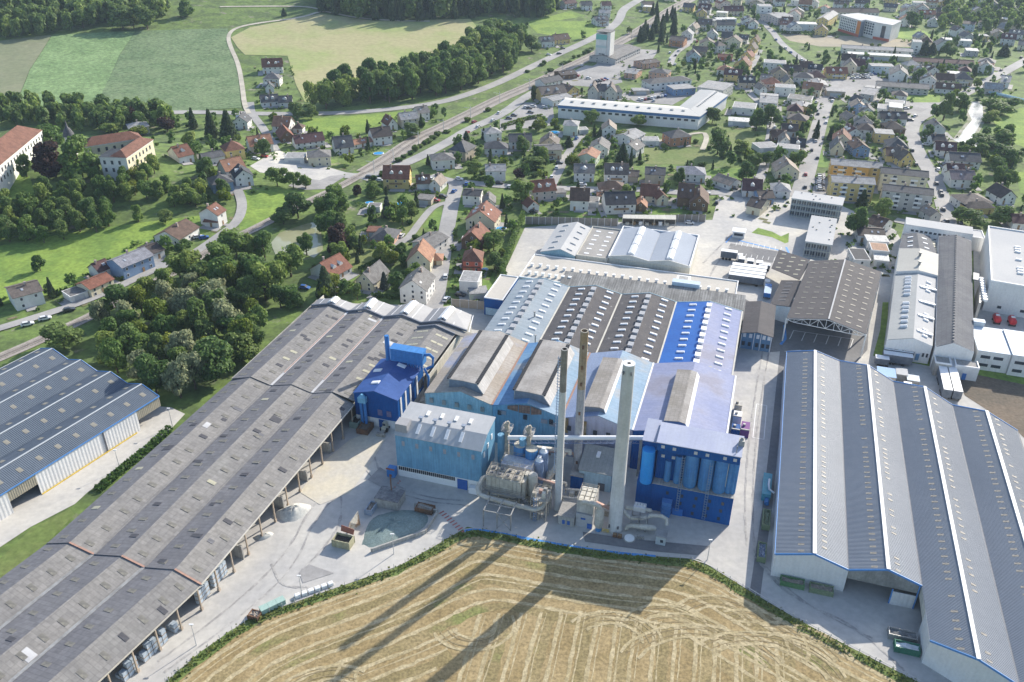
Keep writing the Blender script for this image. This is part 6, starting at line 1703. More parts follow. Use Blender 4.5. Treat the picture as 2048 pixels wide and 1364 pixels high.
# ---- right warehouse: four ribbed bays with white ridge caps
rw = thing('warehouse', 'huge ribbed blue-grey warehouse of four gabled bays with white ridge caps', 'warehouse', A(16,159.5))
U = [16,32.1,47.6,63.3,79.2]; RG = [24.3,40.1,55.6,71.2]; VF = [159.5,159.5,159.2,143.2,138.3,135.6,133]; ZE, ZR = 6.9,9.3
VB = [255,254.1,254.2,249.7,246.5,241.9,238.1,233.6,229.8]
for i in range(4):
 vf = [(159.5,159.5,159.3),(159.3,159.3,159.0),(143.2,138.6,136.5),(136.5,132,129)][i]
 f = (A(U[i]+.04, vf[0], ZE), A(RG[i], vf[1], ZR), A(U[i+1]-.04, vf[2], ZE)); b = (A(U[i]+.04, VB[2*i], ZE), A(RG[i], VB[2*i+1], ZR), A(U[i+1]-.04, VB[2*i+2], ZE))
 sL, sR = slope_pair(rw, f, b, (slategrey, slategrey), corr=(.46,.075))
 mb = MB(); bar(mb, up(f[1],.22), up(b[1],.22),.8,.24); mb.build('ridge_cap', whitecap, rw)
 mb = MB(); bar(mb, up(f[2],-.02), up(b[2],-.02),.34,.2); mb.build('valley_gutter', darkcap, rw)
 mb = MB()
 for p, q in ((f[0], f[1]),(f[1], f[2]),(b[0], b[1]),(b[1], b[2])): mb = MB(); bar(mb, p, q, .16,.5); mb.build('verge_trim', trimblue, rw)
 m1 = patch_mesh('rooflight_sheet', *sL, .6,1.35,.1, light_brown); m2 = patch_mesh('rooflight_sheet', *sR, .6,1.2,.1, light_brown)
 n = 42
 row_on(rw, 'rooflight', m1, *sL, [(k+.5+random.uniform(-.12,.12))/n for k in range(n) if random.random() > .06],.66)
 row_on(rw, 'rooflight', m2, *sR, [(k+.5+random.uniform(-.15,.15))/n for k in range(n) if random.random() > .25],.70)
wall([A(16,255, ZE), A(16,159.5, ZE)], whitewall, rw)
mb = MB(); bar(mb, A(15.93,255, ZE), A(15.93,159.5, ZE),.16,.3); mb.build('eave_trim', trimblue, rw)
wall([A(16.1,159.6, ZE), A(24.3,159.6, ZR-.05), A(32.2,159.4, ZE)], whitewall, rw)
wall([A(16.1,254.8, ZE), A(24.2,253.9, ZR-.05), A(31.8,254, ZE), A(39.6,249.6, ZR-.05), A(47.5,246.4, ZE), A(55,241.7, ZR-.05), A(63.2,238, ZE), A(71,233.4, ZR-.05), A(79.1,229.7, ZE), A(79.1,129.5, ZE)], whitewall, rw)
mb = MB(); hd = [A(32.2,159.3, ZE), A(40.1,159.3, ZR-.05), A(47.5,159.1, ZE)]
mb.poly([A(32.3,159.3,4.4), A(47.5,159.1,4.4), hd[2], hd[1], hd[0]]); mb.poly([A(32.3,159.5,4.4), hd[0], hd[1], hd[2], A(47.5,159.3,4.4)]); mb.build('header_panel', M('header_panel', (.30,.30,.28),(.22,.22,.21), ns=.2, fine=.15, rough=.8, streak=.2), rw)
aB(rw, 'sliding_door', whitewall, 42.2,158.6,0,47,158.8,3.9)
mb = MB(); mb.box(41.9,158.7,0,42.2,158.95,4.4, T=A); mb.box(47.05,158.6,0,47.3,158.9,6.8, T=A); mb.build('door_post', trimblue, rw)
wall([A(47.6,151.5, ZE), A(47.6,143.2, ZE)], whitewall, rw)
aB(rw, 'header_panel', creamwall, 47.55,151.5,4.2,47.75,159,6.8)
mb = MB(); bar(mb, A(47.5,143.1,0), A(47.5,143.1,6.9),.25,.25); mb.build('corner_trim', trimblue, rw)
wall([A(47.6,143.3, ZE), A(55.6,138.7, ZR-.05), A(63.3,136.6, ZE), A(71.2,132.1, ZR-.05), A(79.1,129.1, ZE)], whitewall, rw)
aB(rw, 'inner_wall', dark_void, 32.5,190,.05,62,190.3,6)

# ---- long open sheds on the left
ls = thing('long_shed', 'long low grey fibre-cement sheds in three saw-tooth bays with open right side', 'shed', A(-125,112))
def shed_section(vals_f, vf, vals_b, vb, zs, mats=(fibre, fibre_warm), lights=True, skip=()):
 """vals: left eave, ridge, valley, ridge, ... right eave as u values; zs the heights"""
 out = []
 for k in range(0, len(vals_f)-2,2):
  f = [A(vals_f[k+j], vf[k+j] if isinstance(vf, list) else vf, zs[k+j]) for j in range(3)]; b = [A(vals_b[k+j], vb[k+j] if isinstance(vb, list) else vb, zs[k+j]) for j in range(3)]
  out.append((slope_pair(ls, f, b, mats), f, b))
 return out
Z3 = [7.4,9.6,7.8,9.6,7.8,9.6,6.9]
S1 = shed_section([-146.3,-139.3,-133.1,-125.1,-119.5,-111.2,-105.0],112,[-144.6,-137.9,-131.3,-124.1,-117.6,-110.8,-103.8],186, Z3)
S0 = shed_section([-154.4,-147.4,-141.2,-133.2,-127.6,-119.3,-113.1],60,[-146.4,-139.4,-133.2,-125.2,-119.6,-111.3,-105.1],111.9,[z-.06 for z in Z3])
Z2 = [8,9.9,8.1,9.9,8.1,9.9,8.1]
S2 = shed_section([-144.5,-137.6,-131.0,-124.0,-117.5,-110.6,-103.7],186.1,[-143.7,-136.5,-129.9,-122.8,-116.6,-109.6,-102.7],234.6,[z-.1 for z in Z2])
S4 = shed_section([-102.6,-96,-89.3],206.5,[-102.6,-96,-89.3],231.2,[8.3,10.1,7.9], mats=(fibre_warm, fibre_warm))
S5 = shed_section([-102.6,-95.9,-86.3],231.5,[-102.6,-95.9,-86.3],234.6,[7.9,9.7,7.5], mats=(fibre_warm, fibre_warm))
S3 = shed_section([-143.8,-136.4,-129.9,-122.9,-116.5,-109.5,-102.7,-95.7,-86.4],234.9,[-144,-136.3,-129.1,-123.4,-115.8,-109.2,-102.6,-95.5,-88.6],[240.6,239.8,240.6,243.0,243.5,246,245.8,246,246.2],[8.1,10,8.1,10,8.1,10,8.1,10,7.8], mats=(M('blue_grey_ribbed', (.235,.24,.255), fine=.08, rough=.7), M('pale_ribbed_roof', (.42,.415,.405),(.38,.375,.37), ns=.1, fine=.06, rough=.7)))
for sec, step, tl in ((S1,5.1,.44),(S0,5.0,.46),(S2,3.9,.47)):
 for (sL, sR), f, b in sec:
  L_ = (Vector(f[0])-Vector(b[0])).length; n = int(L_/step)
  mats_ = [light_sheet if sec is S2 and q % 5 == 0 else dull_light for q in range(2)]
  for sl_, t_, nm in ((sL, .42, 'l'),(sR, tl, 'r')):
   me = patch_mesh('rooflight_sheet', *sl_, 1.1,2.2,.06, dull_light); md = patch_mesh('dark_sheet', *sl_, 1.1,2.2,.08, patch_dark); ml = patch_mesh('light_sheet', *sl_, 1.1,2.2,.07, light_sheet)
   for k in range(n):
    q = random.random(); mm = md if q < (.30 if sec is S2 else .07) else ml if q < (.42 if sec is S2 else .09) else me
    row_on(ls, 'rooflight', mm, *sl_, [(k+.5+random.uniform(-.12,.12))/n], t_+random.uniform(-.03,.03))
   for _ in range(int(n*.28)):
    row_on(ls, 'replaced_sheet', patch_mesh('replaced_sheet', *sl_, random.choice((1.1,2.2,2.2)), random.choice((1.5,3.0)),.045, random.choice((patch_dark, patch_dark, fibre, patch_light))) if random.random() < .55 else md, *sl_, [random.random()*.96+.02], random.choice((.25,.36,.62,.72)))
for (sL, sR), f, b in S4:
 for sl_ in (sL, sR):
  for t_ in (.3,.62):
   row_on(ls, 'rooflight', patch_mesh('light_sheet', *sl_, 1.0,1.9,.06, light_sheet), *sl_, [.12,.3,.48,.66,.84], t_)
for (sL, sR), f, b in S3:
 lm = MB()
 for s in (.2,.8):
  lm.slab(*[up(on_slope(*sR, x, y),.05) for x, y in ((s-.012,0),(s+.012,0),(s+.012,1),(s-.012,1))], t=.05)
 mb = MB(); a_, b_ = Vector(lerp3(f[1], b[1],.12)), Vector(lerp3(f[1], b[1],.9)); d_ = (b_-a_)
 for k in range(6):
  p, q = a_+d_*(k/6), a_+d_*((k+.86)/6); mb.slab(up(p-Vector(A(1.2,0))*1,-.1), up(q-Vector(A(1.2,0)),-.1), up(q+Vector(A(.2,0)),.75), up(p+Vector(A(.2,0)),.75), t=.5)
  mb.slab(up(p+Vector(A(.2,0)),.74), up(q+Vector(A(.2,0)),.74), up(q+Vector(A(1.4,0)),-.1), up(p+Vector(A(1.4,0)),-.1), t=.5)
 mb.build('ridge_rooflight', dome, ls)
 for t_ in (.33,.95):
  mb = MB(); mb.slab(*[up(on_slope(*sL, x, y),.06) for x, y in ((0, t_-.03),(1, t_-.03),(1, t_),(0, t_))], t=.06); mb.slab(*[up(on_slope(*sR, x, y),.06) for x, y in ((0, t_-.42),(1, t_-.42),(1, t_-.39),(0, t_-.39))], t=.06); mb.build('seam_flashing', whitecap, ls)
mb = MB()
for (sl, f, b) in S3:
 for p, q in ((f[0], f[1]),(f[1], f[2])): bar(mb, up(p, .25), up(q, .25),.55,.6)
mb.build('parapet_flashing', M('lead_flashing', (.16,.175,.21), fine=.1, rough=.6), ls)
mb = MB()
for p, q in ((S4[0][2][0], S4[0][2][1]),(S4[0][2][1], S4[0][2][2])): bar(mb, up(p, .3), up(q, .3),.5,.8)
mb.build('parapet_flashing', MATS['lead_flashing'], ls)
for sec, mt in ((S0, patch_light),(S1, fibre_warm),(S2, patch_light)):
 for i, (sl, f, b) in enumerate(sec[:-1]):
  mb = MB(); bar(mb, up(f[2],.12), up(b[2],.12),.75,.14); mb.build('valley_gutter', mt if sec is not S0 else bare, ls)
for (sl, f, b) in S1:
 mb = MB(); bar(mb, up(f[1],.1), up(f[2],.1),.45,.16); mb.build('joint_flashing', orangebrown, ls)
 mb = MB(); bar(mb, up(f[0],.1), up(f[1],.1),.25,.1); mb.build('joint_flashing', fibre, ls)
for (sl, f, b) in S2[:2]:
 mb = MB(); bar(mb, up(lerp3(f[2], b[2],.15),.25), up(lerp3(f[2], b[2],.95),.25),.28,.1); mb.build('gutter_lining', orangebrown, ls)
eR = [A(-86.3,246), A(-86.3,206)]
mb = MB()
for a, b in ((A(-103.8,186,6.8), A(-105,112,6.8)),(A(-105.1,111.9,6.55), A(-113.1,60,6.55))): bar(mb, a, b, .22,.3)
mb.build('eave_gutter', M('pale_gutter', (.52,.49,.43), fine=.1, rough=.7), ls)
for k in range(21):
 v = 184-k*6.1
 u = -103.9-(184-v)*.0162 if v > 112 else -105.2-(112-v)*.154
 mb = MB(); mb.box(u-.16, v-.16,0, u+.16, v+.16,6.6, T=A); mb.box(u-.28, v-.28,0, u+.28, v+.28,.9, T=A); mb.build('post', M('shed_post', (.42,.34,.26),(.35,.29,.23), fine=.15, rough=.9), ls)
for v0, v1, u0, u1 in ((60,112,-153,-145.5),(112,186,-146,-144.3)):
 mb = MB(); p, q = A(u0, v0), A(u1, v1); mb.slab(p, q, up(q, 7.3), up(p, 7.1), t=.2); mb.build('wall', conc_wall, ls)
mb = MB(); p, q = A(-144.3,186), A(-144.3,240); mb.slab(p, q, up(q, 8), up(p, 8), t=.2); mb.build('wall', conc_wall, ls)
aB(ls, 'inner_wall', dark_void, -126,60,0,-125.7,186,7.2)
for v in (127.5,146,158,171):
 u = -104.2-(184-v)*.0162
 aB(ls, 'bay_wall', conc_wall, u-9, v-.25,0, u+.1, v+.25,4.2 if v < 150 else 3.4)
mb = MB(); mb.box(-144.1,244,0,-143.9,235,7.9, T=A); mb.box(-143.8,240.3,0,-129,240.5,7.7, T=A); mb.box(-129,243.2,0,-115.8,243.4,7.7, T=A); mb.box(-115.8,245.6,0,-88.8,245.8,7.6, T=A); mb.box(-88.9,206.5,0,-88.6,245.5,7.3, T=A); mb.build('wall', creamwall, ls)
# stacked pallets of wrapped glass in the open bays, a thing each
pm = MB(); pm.box(-.62,-.62,0,.62,.62,.14); pallet_me = pm.mesh('pallet_base', wood)
pm = MB(); pm.box(-.58,-.58,.15,.58,.58,1.28); wrap_me = pm.mesh('wrapped_load', palmat)
def pallet(u, v, z, label, rz):
 t = thing('glass_pallet', label, 'pallet', A(u, v, z), 'pallets of wrapped glass under the long shed', rz)
 inst('base', pallet_me, t, (0,0,0)); inst('load', wrap_me, t, (0,0,0))
for v0, v1, ul, txt in ((112.5,116.8,0, 'at the shed joint'),(118,124.6,0, 'beside the second post'),(95.5,102.8,1, 'in the near open bay'),(104,106.6,1, 'by the near lamp post'),(90.2,94.2,1, 'in the nearest open bay')):
 n = int((v1-v0)/1.32)
 for k in range(n):
  v = v0+k*1.32; u = (-105.9-(184-v)*.0162 if v > 112 else -106.2-(112-v)*.154)
  for z_ in range(3 if not ul else 2+((k*7) % 3 > 0)):
   pallet(u, v, z_*1.3, 'wrapped pallet of glass %s, %s layer, %s in its row' % (txt, ('bottom', 'middle', 'top')[z_],('first', 'second', 'third', 'fourth', 'fifth', 'sixth')[k]), R(-16.75) if v > 112 else R(-25))
   if z_ == 0 and ul: pallet(u-1.4, v+.2,0, 'wrapped pallet of glass %s, back row, %s along' % (txt, ('first', 'second', 'third', 'fourth', 'fifth', 'sixth')[k]), R(-25))

# ---- left warehouse, white walls and blue-grey roof
Bf = frame(28.1)
lw = thing('warehouse', 'white-walled warehouse with blue-grey saw-tooth roof beside the long sheds', 'warehouse', (-103.9,211.4,0))
e4 = Vector((-103.9,211.4,0)); st = Vector((-5.98,3.36,0)); fw = Vector((-math.sin(R(28.1)),-math.cos(R(28.1)),0))*125
def lp(k, z, fr=0): p = e4+st*k+fw*fr; return (p.x, p.y, z)
for i in range(4):
 f = (lp(2*i+2,6.9,1), lp(2*i+1,8.9,1), lp(2*i+.01,6.9,1)); b = (lp(2*i+2,6.9), lp(2*i+1,8.9), lp(2*i+.01,6.9))
 sL, sR = slope_pair(lw, f, b, (bluegrey, bluegrey), corr=(.5,.05))
 mb = MB(); bar(mb, up(f[1],.14), up(b[1],.14),.45,.16); mb.build('ridge_cap', M('silver_cap', (.45,.48,.50), fine=.05, rough=.5), lw)
 mb = MB(); bar(mb, b[0], b[1],.15,.35); mb.build('verge_trim', trimblue, lw); mb = MB(); bar(mb, b[1], b[2],.15,.35); mb.build('verge_trim', trimblue, lw)
 for sl_, t_ in ((sL, .4),(sR, .5)):
  me = patch_mesh('rooflight_sheet', *sl_, 1.25,1.7,.09, M('buff_rooflight', (.27,.255,.21),(.20,.19,.165), ns=.8, fine=.2, rough=.6))
  row_on(lw, 'rooflight', me, *sl_, [(k+.5)/22 for k in range(22)], t_)
mb = MB(); bar(mb, lp(-.02,6.95), lp(-.02,6.95,1),.2,.3); mb.build('eave_trim', trimblue, lw)
def lwall(s0, s1, z0, z1, mat, nm, off=0.0):
 p, q = lp(off, z0, s0/125), lp(off, z0, s1/125); mb = MB(); mb.slab(q, p, up(p, z1-z0), up(q, z1-z0), t=.2); return mb.build(nm, mat, lw)
lwall(8.5,41,0,6.8, whitewall, 'wall'); lwall(49,125,0,6.8, whitewall, 'wall')
brownish = M('profiled_brown_panel', (.36,.325,.25),(.30,.275,.215), ns=.3, fine=.1, rough=.8, rib=.6)
lwall(.2,8.5,3.6,6.8, brownish, 'header_panel'); lwall(41,49,3.6,6.8, brownish, 'header_panel')
lwall(10,41,0,.35, yellow_paint, 'kerb_stripe', -.05); lwall(19.9,20.3,0,6.7, darkcap, 'downpipe', -.03)
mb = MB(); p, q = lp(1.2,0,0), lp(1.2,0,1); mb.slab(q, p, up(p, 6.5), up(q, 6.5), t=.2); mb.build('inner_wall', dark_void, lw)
wall([lp(8,6.9), lp(7,8.85), lp(6,6.9), lp(5,8.85), lp(4,6.9), lp(3,8.85), lp(2,6.9)], whitewall, lw)
mb = MB(); bar(mb, lp(0,0), lp(0,6.8),.3,.3); mb.build('corner_post', trimblue, lw)
wall([lp(8,6.9,1), lp(8,6.9)], whitewall, lw)

# ---- main hall: four gabled bays, each its own colour
mh = thing('factory_hall', 'wide factory hall with steel-blue, dark and cobalt gabled bays dotted with white rooflights', 'factory hall', A(-40,225))
um = [-80.4,-61,-41.9,-22.4,.3]; ur = [-70.8,-51.4,-31.9,-10.9]
cm = [(bluehaze_roof, bluehaze_roof),(darkroof, darkroof),(darkroof, darkroof),(cobalt_roof, lavender)]  # bay four's right slope: sun glare on its blue put into a paler colour
for i in range(4):
 f = (A(um[i],224.6,9.1), A(ur[i],224.6,11.2), A(um[i+1]-.02,224.6,9.1)); b = (A(um[i],274.5,9.1), A(ur[i],274.5,11.2), A(um[i+1]-.02,274.5,9.1))
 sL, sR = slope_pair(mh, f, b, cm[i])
 for sl_, ss in ((sL, .52),(sR, .42)):
  row_on(mh, 'rooflight', dome_mesh('rooflight_dome', sl_[0], sl_[1], sl_[3],1.0,2.5,.42, dome), *sl_, [(k+.6)/12 for k in range(12)], ss)
 o0 = wloc(mh); vm = MB(); vm.box(-.7,-1.1,0,.7,1.1,.9); vm.prism([(-.9,-1.2),(.9,-1.2),(.9,1.2),(-.9,1.2)],.9,1.05); vme = vm.mesh('ridge_vent_hood', (M('vent_hood', (.34,.35,.37), fine=.15, rough=.6)) if i < 3 else whitecap)
 for k in range(11):
  p = lerp3(f[1], b[1],(k+.7)/11.6); inst('ridge_vent', vme, mh, Vector(p)-o0+Vector((0,0,-.2)), R(-16.75))
 mb = MB(); bar(mb, up(f[2],.1), up(b[2],.1),.5,.15); mb.build('valley_gutter', creamwall, mh)
wall([A(um[0],274.3,9.1), A(um[0],224.8,9.1)], skyblue, mh)
wall([A(um[4],225,9.1), A(um[4],274.3,9.1)], cobalt, mh)
wall([A(um[0],274.6,9.2), A(ur[0],274.6,11.3), A(um[1],274.6,9.2), A(ur[1],274.6,11.3), A(um[2],274.6,9.2), A(ur[2],274.6,11.3), A(um[3],274.6,9.2), A(ur[3],274.6,11.3), A(um[4],274.6,9.2)], greenblue, mh)
def pipe_at(par, pts, r, mat, name='pipe', n=10):
 mb = MB(); mb.tube(pts, r, n); return mb.build(name, mat, par)
for u, v in ((-4.5,229),(-3.6,228.2),(-2.8,227.4),(-2.0,226.6),(-6.5,230)):
 mb = MB(); mb.tube([A(u, v, 8.8), A(u, v, 11.4)],.3,8); mb.tube([A(u, v, 11.4), A(u, v, 11.8)],[.6,.6],8); mb.build('roof_vent', bare, mh)
for u, v in ((-66.5,247),(-62,232)):
 mb = MB(); mb.tube([A(u, v, 9), A(u, v, 12)],.22,8); mb.tube([A(u, v, 12), A(u, v, 12.3)],.4,8); mb.build('roof_vent', bare, mh)

# ---- furnace halls in front of it
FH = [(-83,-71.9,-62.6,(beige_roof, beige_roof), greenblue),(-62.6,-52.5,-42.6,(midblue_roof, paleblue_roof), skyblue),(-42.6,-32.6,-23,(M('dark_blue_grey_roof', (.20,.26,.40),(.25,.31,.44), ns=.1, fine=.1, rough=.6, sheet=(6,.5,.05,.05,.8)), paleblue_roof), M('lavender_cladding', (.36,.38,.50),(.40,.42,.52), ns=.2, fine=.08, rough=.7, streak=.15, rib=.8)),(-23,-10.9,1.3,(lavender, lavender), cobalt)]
LBL = ['tall furnace hall with dusty beige roof and long grey ridge lantern', 'tall furnace hall with light blue roof, grey lantern and brown gable glazing', 'tall furnace hall with pale blue roof behind the left chimneys', 'tall furnace hall with faded lavender-blue roof behind the silo block']
for i, (u0, uR, u1, rm, wm) in enumerate(FH):
 fh = thing('furnace_hall', LBL[i], 'factory hall', A(uR, 189.3), 'furnace halls in a row')
 f = (A(u0+.03,189.2,13), A(uR, 189.2,15.8), A(u1-.03,189.2,13)); b = (A(u0+.03,225,13), A(uR, 225,15.8), A(u1-.03,225,13))
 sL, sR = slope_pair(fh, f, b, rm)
 wall([A(u0+.05,189.4,13), A(uR, 189.4,15.7), A(u1-.05,189.4,13)], wm, fh)
 wall([A(u1-.05,224.9,13), A(uR, 224.9,15.7), A(u0+.05,224.9,13)], wm, fh)
 if i == 0: wall([A(u0+.05,224.8,13), A(u0+.05,189.4,13)], creamwall, fh)
 if i == 3: wall([A(u1-.05,189.5,13), A(u1-.05,224.8,13)], cobalt, fh)
 mb = MB(); bar(mb, up(f[2],.14), up(b[2],.14),.5,.16); mb.build('valley_gutter', orangebrown if i < 2 else whitecap, fh)
 if i < 2:
  pr = [(-4.5,14.6),(-4.4,17.6),(-.2,17.75),(3.8,17.5),(6.0,14.4)]; v0, v1 = 191.6,221
  parts = [(0,1, dark_void if 0 else bare, 'lantern_side'),(1,2, lantern_grey, 'lantern_roof'),(2,3, lantern_grey, 'lantern_roof'),(3,4, M('pale_skirt', (.47,.46,.45),(.40,.39,.375), ns=.3, fine=.1, rough=.7, streak=.2), 'lantern_skirt')]
 else:
  pr = [(-5.0,14.5),(-4.7,16.6),(-.1,17.1),(1.2,16.7),(1.7,15.4)] if i == 2 else [(-4.6,14.6),(-4.4,16.5),(-.4,17.0),(1.3,16.6),(2.2,15.2)]; v0, v1 = 191.2,218
  parts = [(0,1, bare, 'lantern_side'),(1,2, M('brown_lantern_sheet', (.245,.225,.20),(.29,.27,.25), ns=.2, fine=.12, rough=.85, sheet=(1.1,1.2,.05,.08,.75)), 'lantern_roof'),(2,3, lantern_grey, 'lantern_roof'),(3,4, whitecap, 'lantern_skirt')]
 for a_, b_, m_, nm in parts:
  mb = MB(); (x0, z0),(x1, z1) = pr[a_], pr[b_]
  mb.slab(A(uR+x0, v1, z0), A(uR+x0, v0, z0), A(uR+x1, v0, z1), A(uR+x1, v1, z1), t=.2); mb.build(nm, m_, fh)
 for v_ in (v0+.12, v1-.12):
  mb = MB(); mb.prism([(x, z) for x, z in pr],-.05,.05, T=lambda x, y, z, v_=v_: A(uR+x, v_+z, y-.06)); mb.build('lantern_gable', M('lantern_gable', (.135,.165,.21),(.17,.20,.25), ns=.4, fine=.1, rough=.7) if i < 3 else M('lantern_gable_blue', (.16,.22,.36), fine=.08, rough=.6), fh)
 if i < 2:
  slot = MB(); slot.box(-.5,-.31,-.2,.5,.31,.26); sm_ = slot.mesh('louvre_opening', dark_void)
  for x_, z_ in ((-4.5,17.5),(3.95,17.35)):
   for k in range(36): inst('louvre', sm_, fh, Vector(A(uR+x_, v0+.6+k*.8, z_))-wloc(fh), R(-16.75))
 for k in range(5):
  if i in (0,2) or k % 2 == 0:
   x_ = u0+2.2+k*(u1-u0-4)/4.3; z_ = 10.2 if i != 2 else 9.2
   aB(fh, 'window', glass if i else whitecap if 0 else bare, x_-.55,189.0, z_, x_+.55,189.2, z_+1.5)
 if i == 1:
  for (xa, xb) in ((-5.6,-2.6),(-2.3,.9),(1.2,4.2)):
   tz = lambda x: 15.25-abs(x)*.27
   mb = MB(); P = [(xa, 12.2),(xb, 12.2),(xb, tz(xb)),(xa, tz(xa))]; P[0] = (xa, max(12.2,12.7 if xa < -3 else 12.2)); P[1] = (xb, 12.9 if xb > 3 else 12.4)
   mb.prism(P, 0,.12, T=lambda x, y, z: A(uR+x, 189.05+z, y)); mb.build('gable_glazing', M('brown_glazing', (.19,.125,.10),(.24,.16,.13), ns=1, fine=.2, rough=.6, sheet=(.9,1.2,.08,.1,.6)), fh)
  for k, x_ in enumerate((-59.5,-47.5,-45)):
   aB(fh, 'louvre_window', M('grey_louvre', (.25,.28,.33), fine=.1, rough=.6), x_-.9,189.0,10.6-k*.5, x_+.9,189.2,11.8-k*.5)
  mb = MB(); mb.box(-58.9,206,14.2,-57.3,207.6,15.6, T=A); mb.tube([A(-58,206.4,15.6), A(-58,205,15.9)],.5,10); mb.build('roof_fan', bare, fh)
 if i == 2:
  for x_ in (-41.6,-36.5):
   aB(fh, 'rust_stain_panel', M('rusted_panel', (.30,.215,.10),(.36,.30,.22), ns=.6, fine=.2, rough=.85, streak=.3), x_-.7,189.05,8.2, x_+.9,189.2,13.1)

# ---- blue shed with filter box on the roof
bs = thing('blue_shed', 'deep blue gabled shed with white base and bright blue filter box on its roof', 'factory shed', A(-97,187))
f = (A(-104.1,186.3,10.7), A(-97.3,186.3,12.6), A(-90,186.3,10.7)); b = (A(-104.1,206,10.7), A(-97.3,206,12.6), A(-90,206,10.7))
sL, sR = slope_pair(bs, f, b, (M('deep_blue_roof', (.03,.085,.27),(.04,.10,.30), ns=.2, fine=.1, rough=.65, spec=.2, streak=.12),)*2)
def lowtop(name, pts, z0, mat):
 mb = MB(); mb.prism([(p[0], p[1]) for p in pts],0,1); return mb
for nm, z0, z1, mt in (('base_wall', 0,3, whitewall),('wall', 3.02,10.6, cobalt)):
 mb = MB(); mb.box(-103.9,186.5, z0,-90.2,205.9, z1, T=A)
 if nm == 'wall': mb.prism([(-103.9,10.6),(-90.2,10.6),(-97.3,12.5)],186.5,205.9, T=lambda x, y, z: A(x, z, y))
 mb.build(nm, mt, bs)
for s_, t_, sl_ in ((.25,.75, sL),(.8,.75, sR),(.62,.35, sL)):
 row_on(bs, 'rooflight', dome_mesh('rooflight_dome', sl_[0], sl_[1], sl_[3],1.6,2.6,.35, dome), *sl_, [s_ if sl_ is sR else 1-s_], t_)
for v_ in (188,191.5,195,200):
 aB(bs, 'pilaster', whitecap, -90.25, v_, 2.9,-90.0, v_+.9,10.4)
for k in range(5):
 aB(bs, 'window', glass, -90.22,201+k*.9,4.5,-90.05,201.5+k*.9,7.5)
for x_ in (-96,-93.2):
 aB(bs, 'window', M('purple_window', (.16,.15,.26), fine=.2, rough=.3), x_-.7,186.38,4.3, x_+.7,186.55,6.2)
aB(bs, 'door', cobalt, -96.6,186.35,0,-94.1,186.6,2.8)
for x_ in (-101.4,-100.2):
 aT(bs, 'downpipe_duct', filterblue, [A(x_, 185.5,.2), A(x_, 185.5,8.6)],.5,12)
mb = MB(); mb.box(-102,184.8,8.6,-99.6,186.2,10.4, T=A); mb.tube([A(-100.8,185.5,10.4), A(-100.8,185.5,11.3)],[1.0,.4],12); mb.build('cyclone', M('cyclone_blue', (.16,.38,.55), fine=.12, rough=.5), bs)
fbx = MB(); fbx.box(-99.6,203.4,12.4,-89.2,206.4,16.6, T=A); fbx.box(-99.8,203.2,16.6,-89,206.6,16.8, T=A); fbx.build('filter_box', filterblue, bs)
for k in range(6):
 aT(bs, 'hopper', filterblue, [A(-94+k*.85,203.6,12.5), A(-94+k*.85,203.6,11.0)],[.42,.15],8)
mb = MB(); mb.tube([A(-101.2,205,10.5), A(-101.2,205,20)],.72,16, caps=False); mb.tube([A(-101.2,205,20), A(-101.2,205,10.8)],.62,16, caps=True); mb.build('stack', filterblue, bs)
pipe_at(bs, [A(-89,205,15.4), A(-87.4,205,15.8), A(-86.4,205,14.8), A(-86.4,204.5,12.2), A(-88.2,204,11.2)],.48, filterblue, 'duct', 12)
pipe_at(bs, [A(-88.6,203,12), A(-87,202.4,9.5), A(-87,201.5,5)],.35, filterblue, 'duct', 10)
mb = MB(); mb.box(-88.6,198,0,-86.4,204,3.5, T=A); mb.tube([A(-87.5,203,3.5), A(-87.5,203,10)],.5,8); mb.build('fan_unit', dusty, bs)

# ---- light blue building with white base
lb = thing('batch_house', 'sky-blue clad building with curved grey roof, white base and louvre strip', 'factory building', A(-70.4,168))
mb = MB(); prof = [(167.4,3.6),(167.4,13.9),(171.6,16.0),(178.6,16.6),(178.6,3.6)]
mb.prism(prof, -82.4,-58.4, T=lambda y, z, x: A(x, y, z)); mb.build('wall', skyblue, lb)
aB(lb, 'base_wall', white_paint, -82.3,167.5,0,-58.5,178.5,3.58)
for (y0, z0),(y1, z1), mt in (((167.1,13.95),(171.6,16.2), palegrey),((171.6,16.2),(178.9,16.85), palegrey)):
 mb = MB(); mb.slab(A(-82.6, y0, z0), A(-58.2, y0, z0), A(-58.2, y1, z1), A(-82.6, y1, z1), t=.2); mb.build('roof', mt, lb)
for k in range(4):
 x_ = -77+k*4.0
 mb = MB(); mb.slab(A(x_, 168.3,14.75), A(x_+.9,168.3,14.75), A(x_+.9,170.9,16.1), A(x_, 170.9,16.1), t=.35); mb.build('rooflight', dome, lb)
 mb = MB(); mb.slab(A(x_+.6,174.3,16.75), A(x_+1.5,174.3,16.75), A(x_+1.5,176.2,16.95), A(x_+.6,176.2,16.95), t=.2); mb.build('rooflight', dome, lb)
 mb = MB(); mb.tube([A(x_+.2,172.1,16.1), A(x_+.2,172.1,17.3)],.35,8); mb.box(x_-.35,171.6,17.2, x_+.75,172.6,17.5, T=A); mb.build('roof_vent', M('blue_grey_vent', (.25,.29,.36), fine=.1, rough=.6), lb)
aB(lb, 'roof_housing', M('housing_grey', (.30,.30,.31), fine=.08, rough=.7),-82.5,168,14.0,-79.2,171.2,16.9)
wm_ = MB(); wm_.box(-.4,-.06,-.75,.4,.06,.75); wm2 = wm_.mesh('window', M('dull_window', (.36,.36,.38),(.25,.26,.30), ns=1, fine=.2, rough=.4))
for k in range(6): inst('window', wm2, lb, Vector(A(-80.2+k*3.9,167.38,11.4))-wloc(lb), R(-16.75))
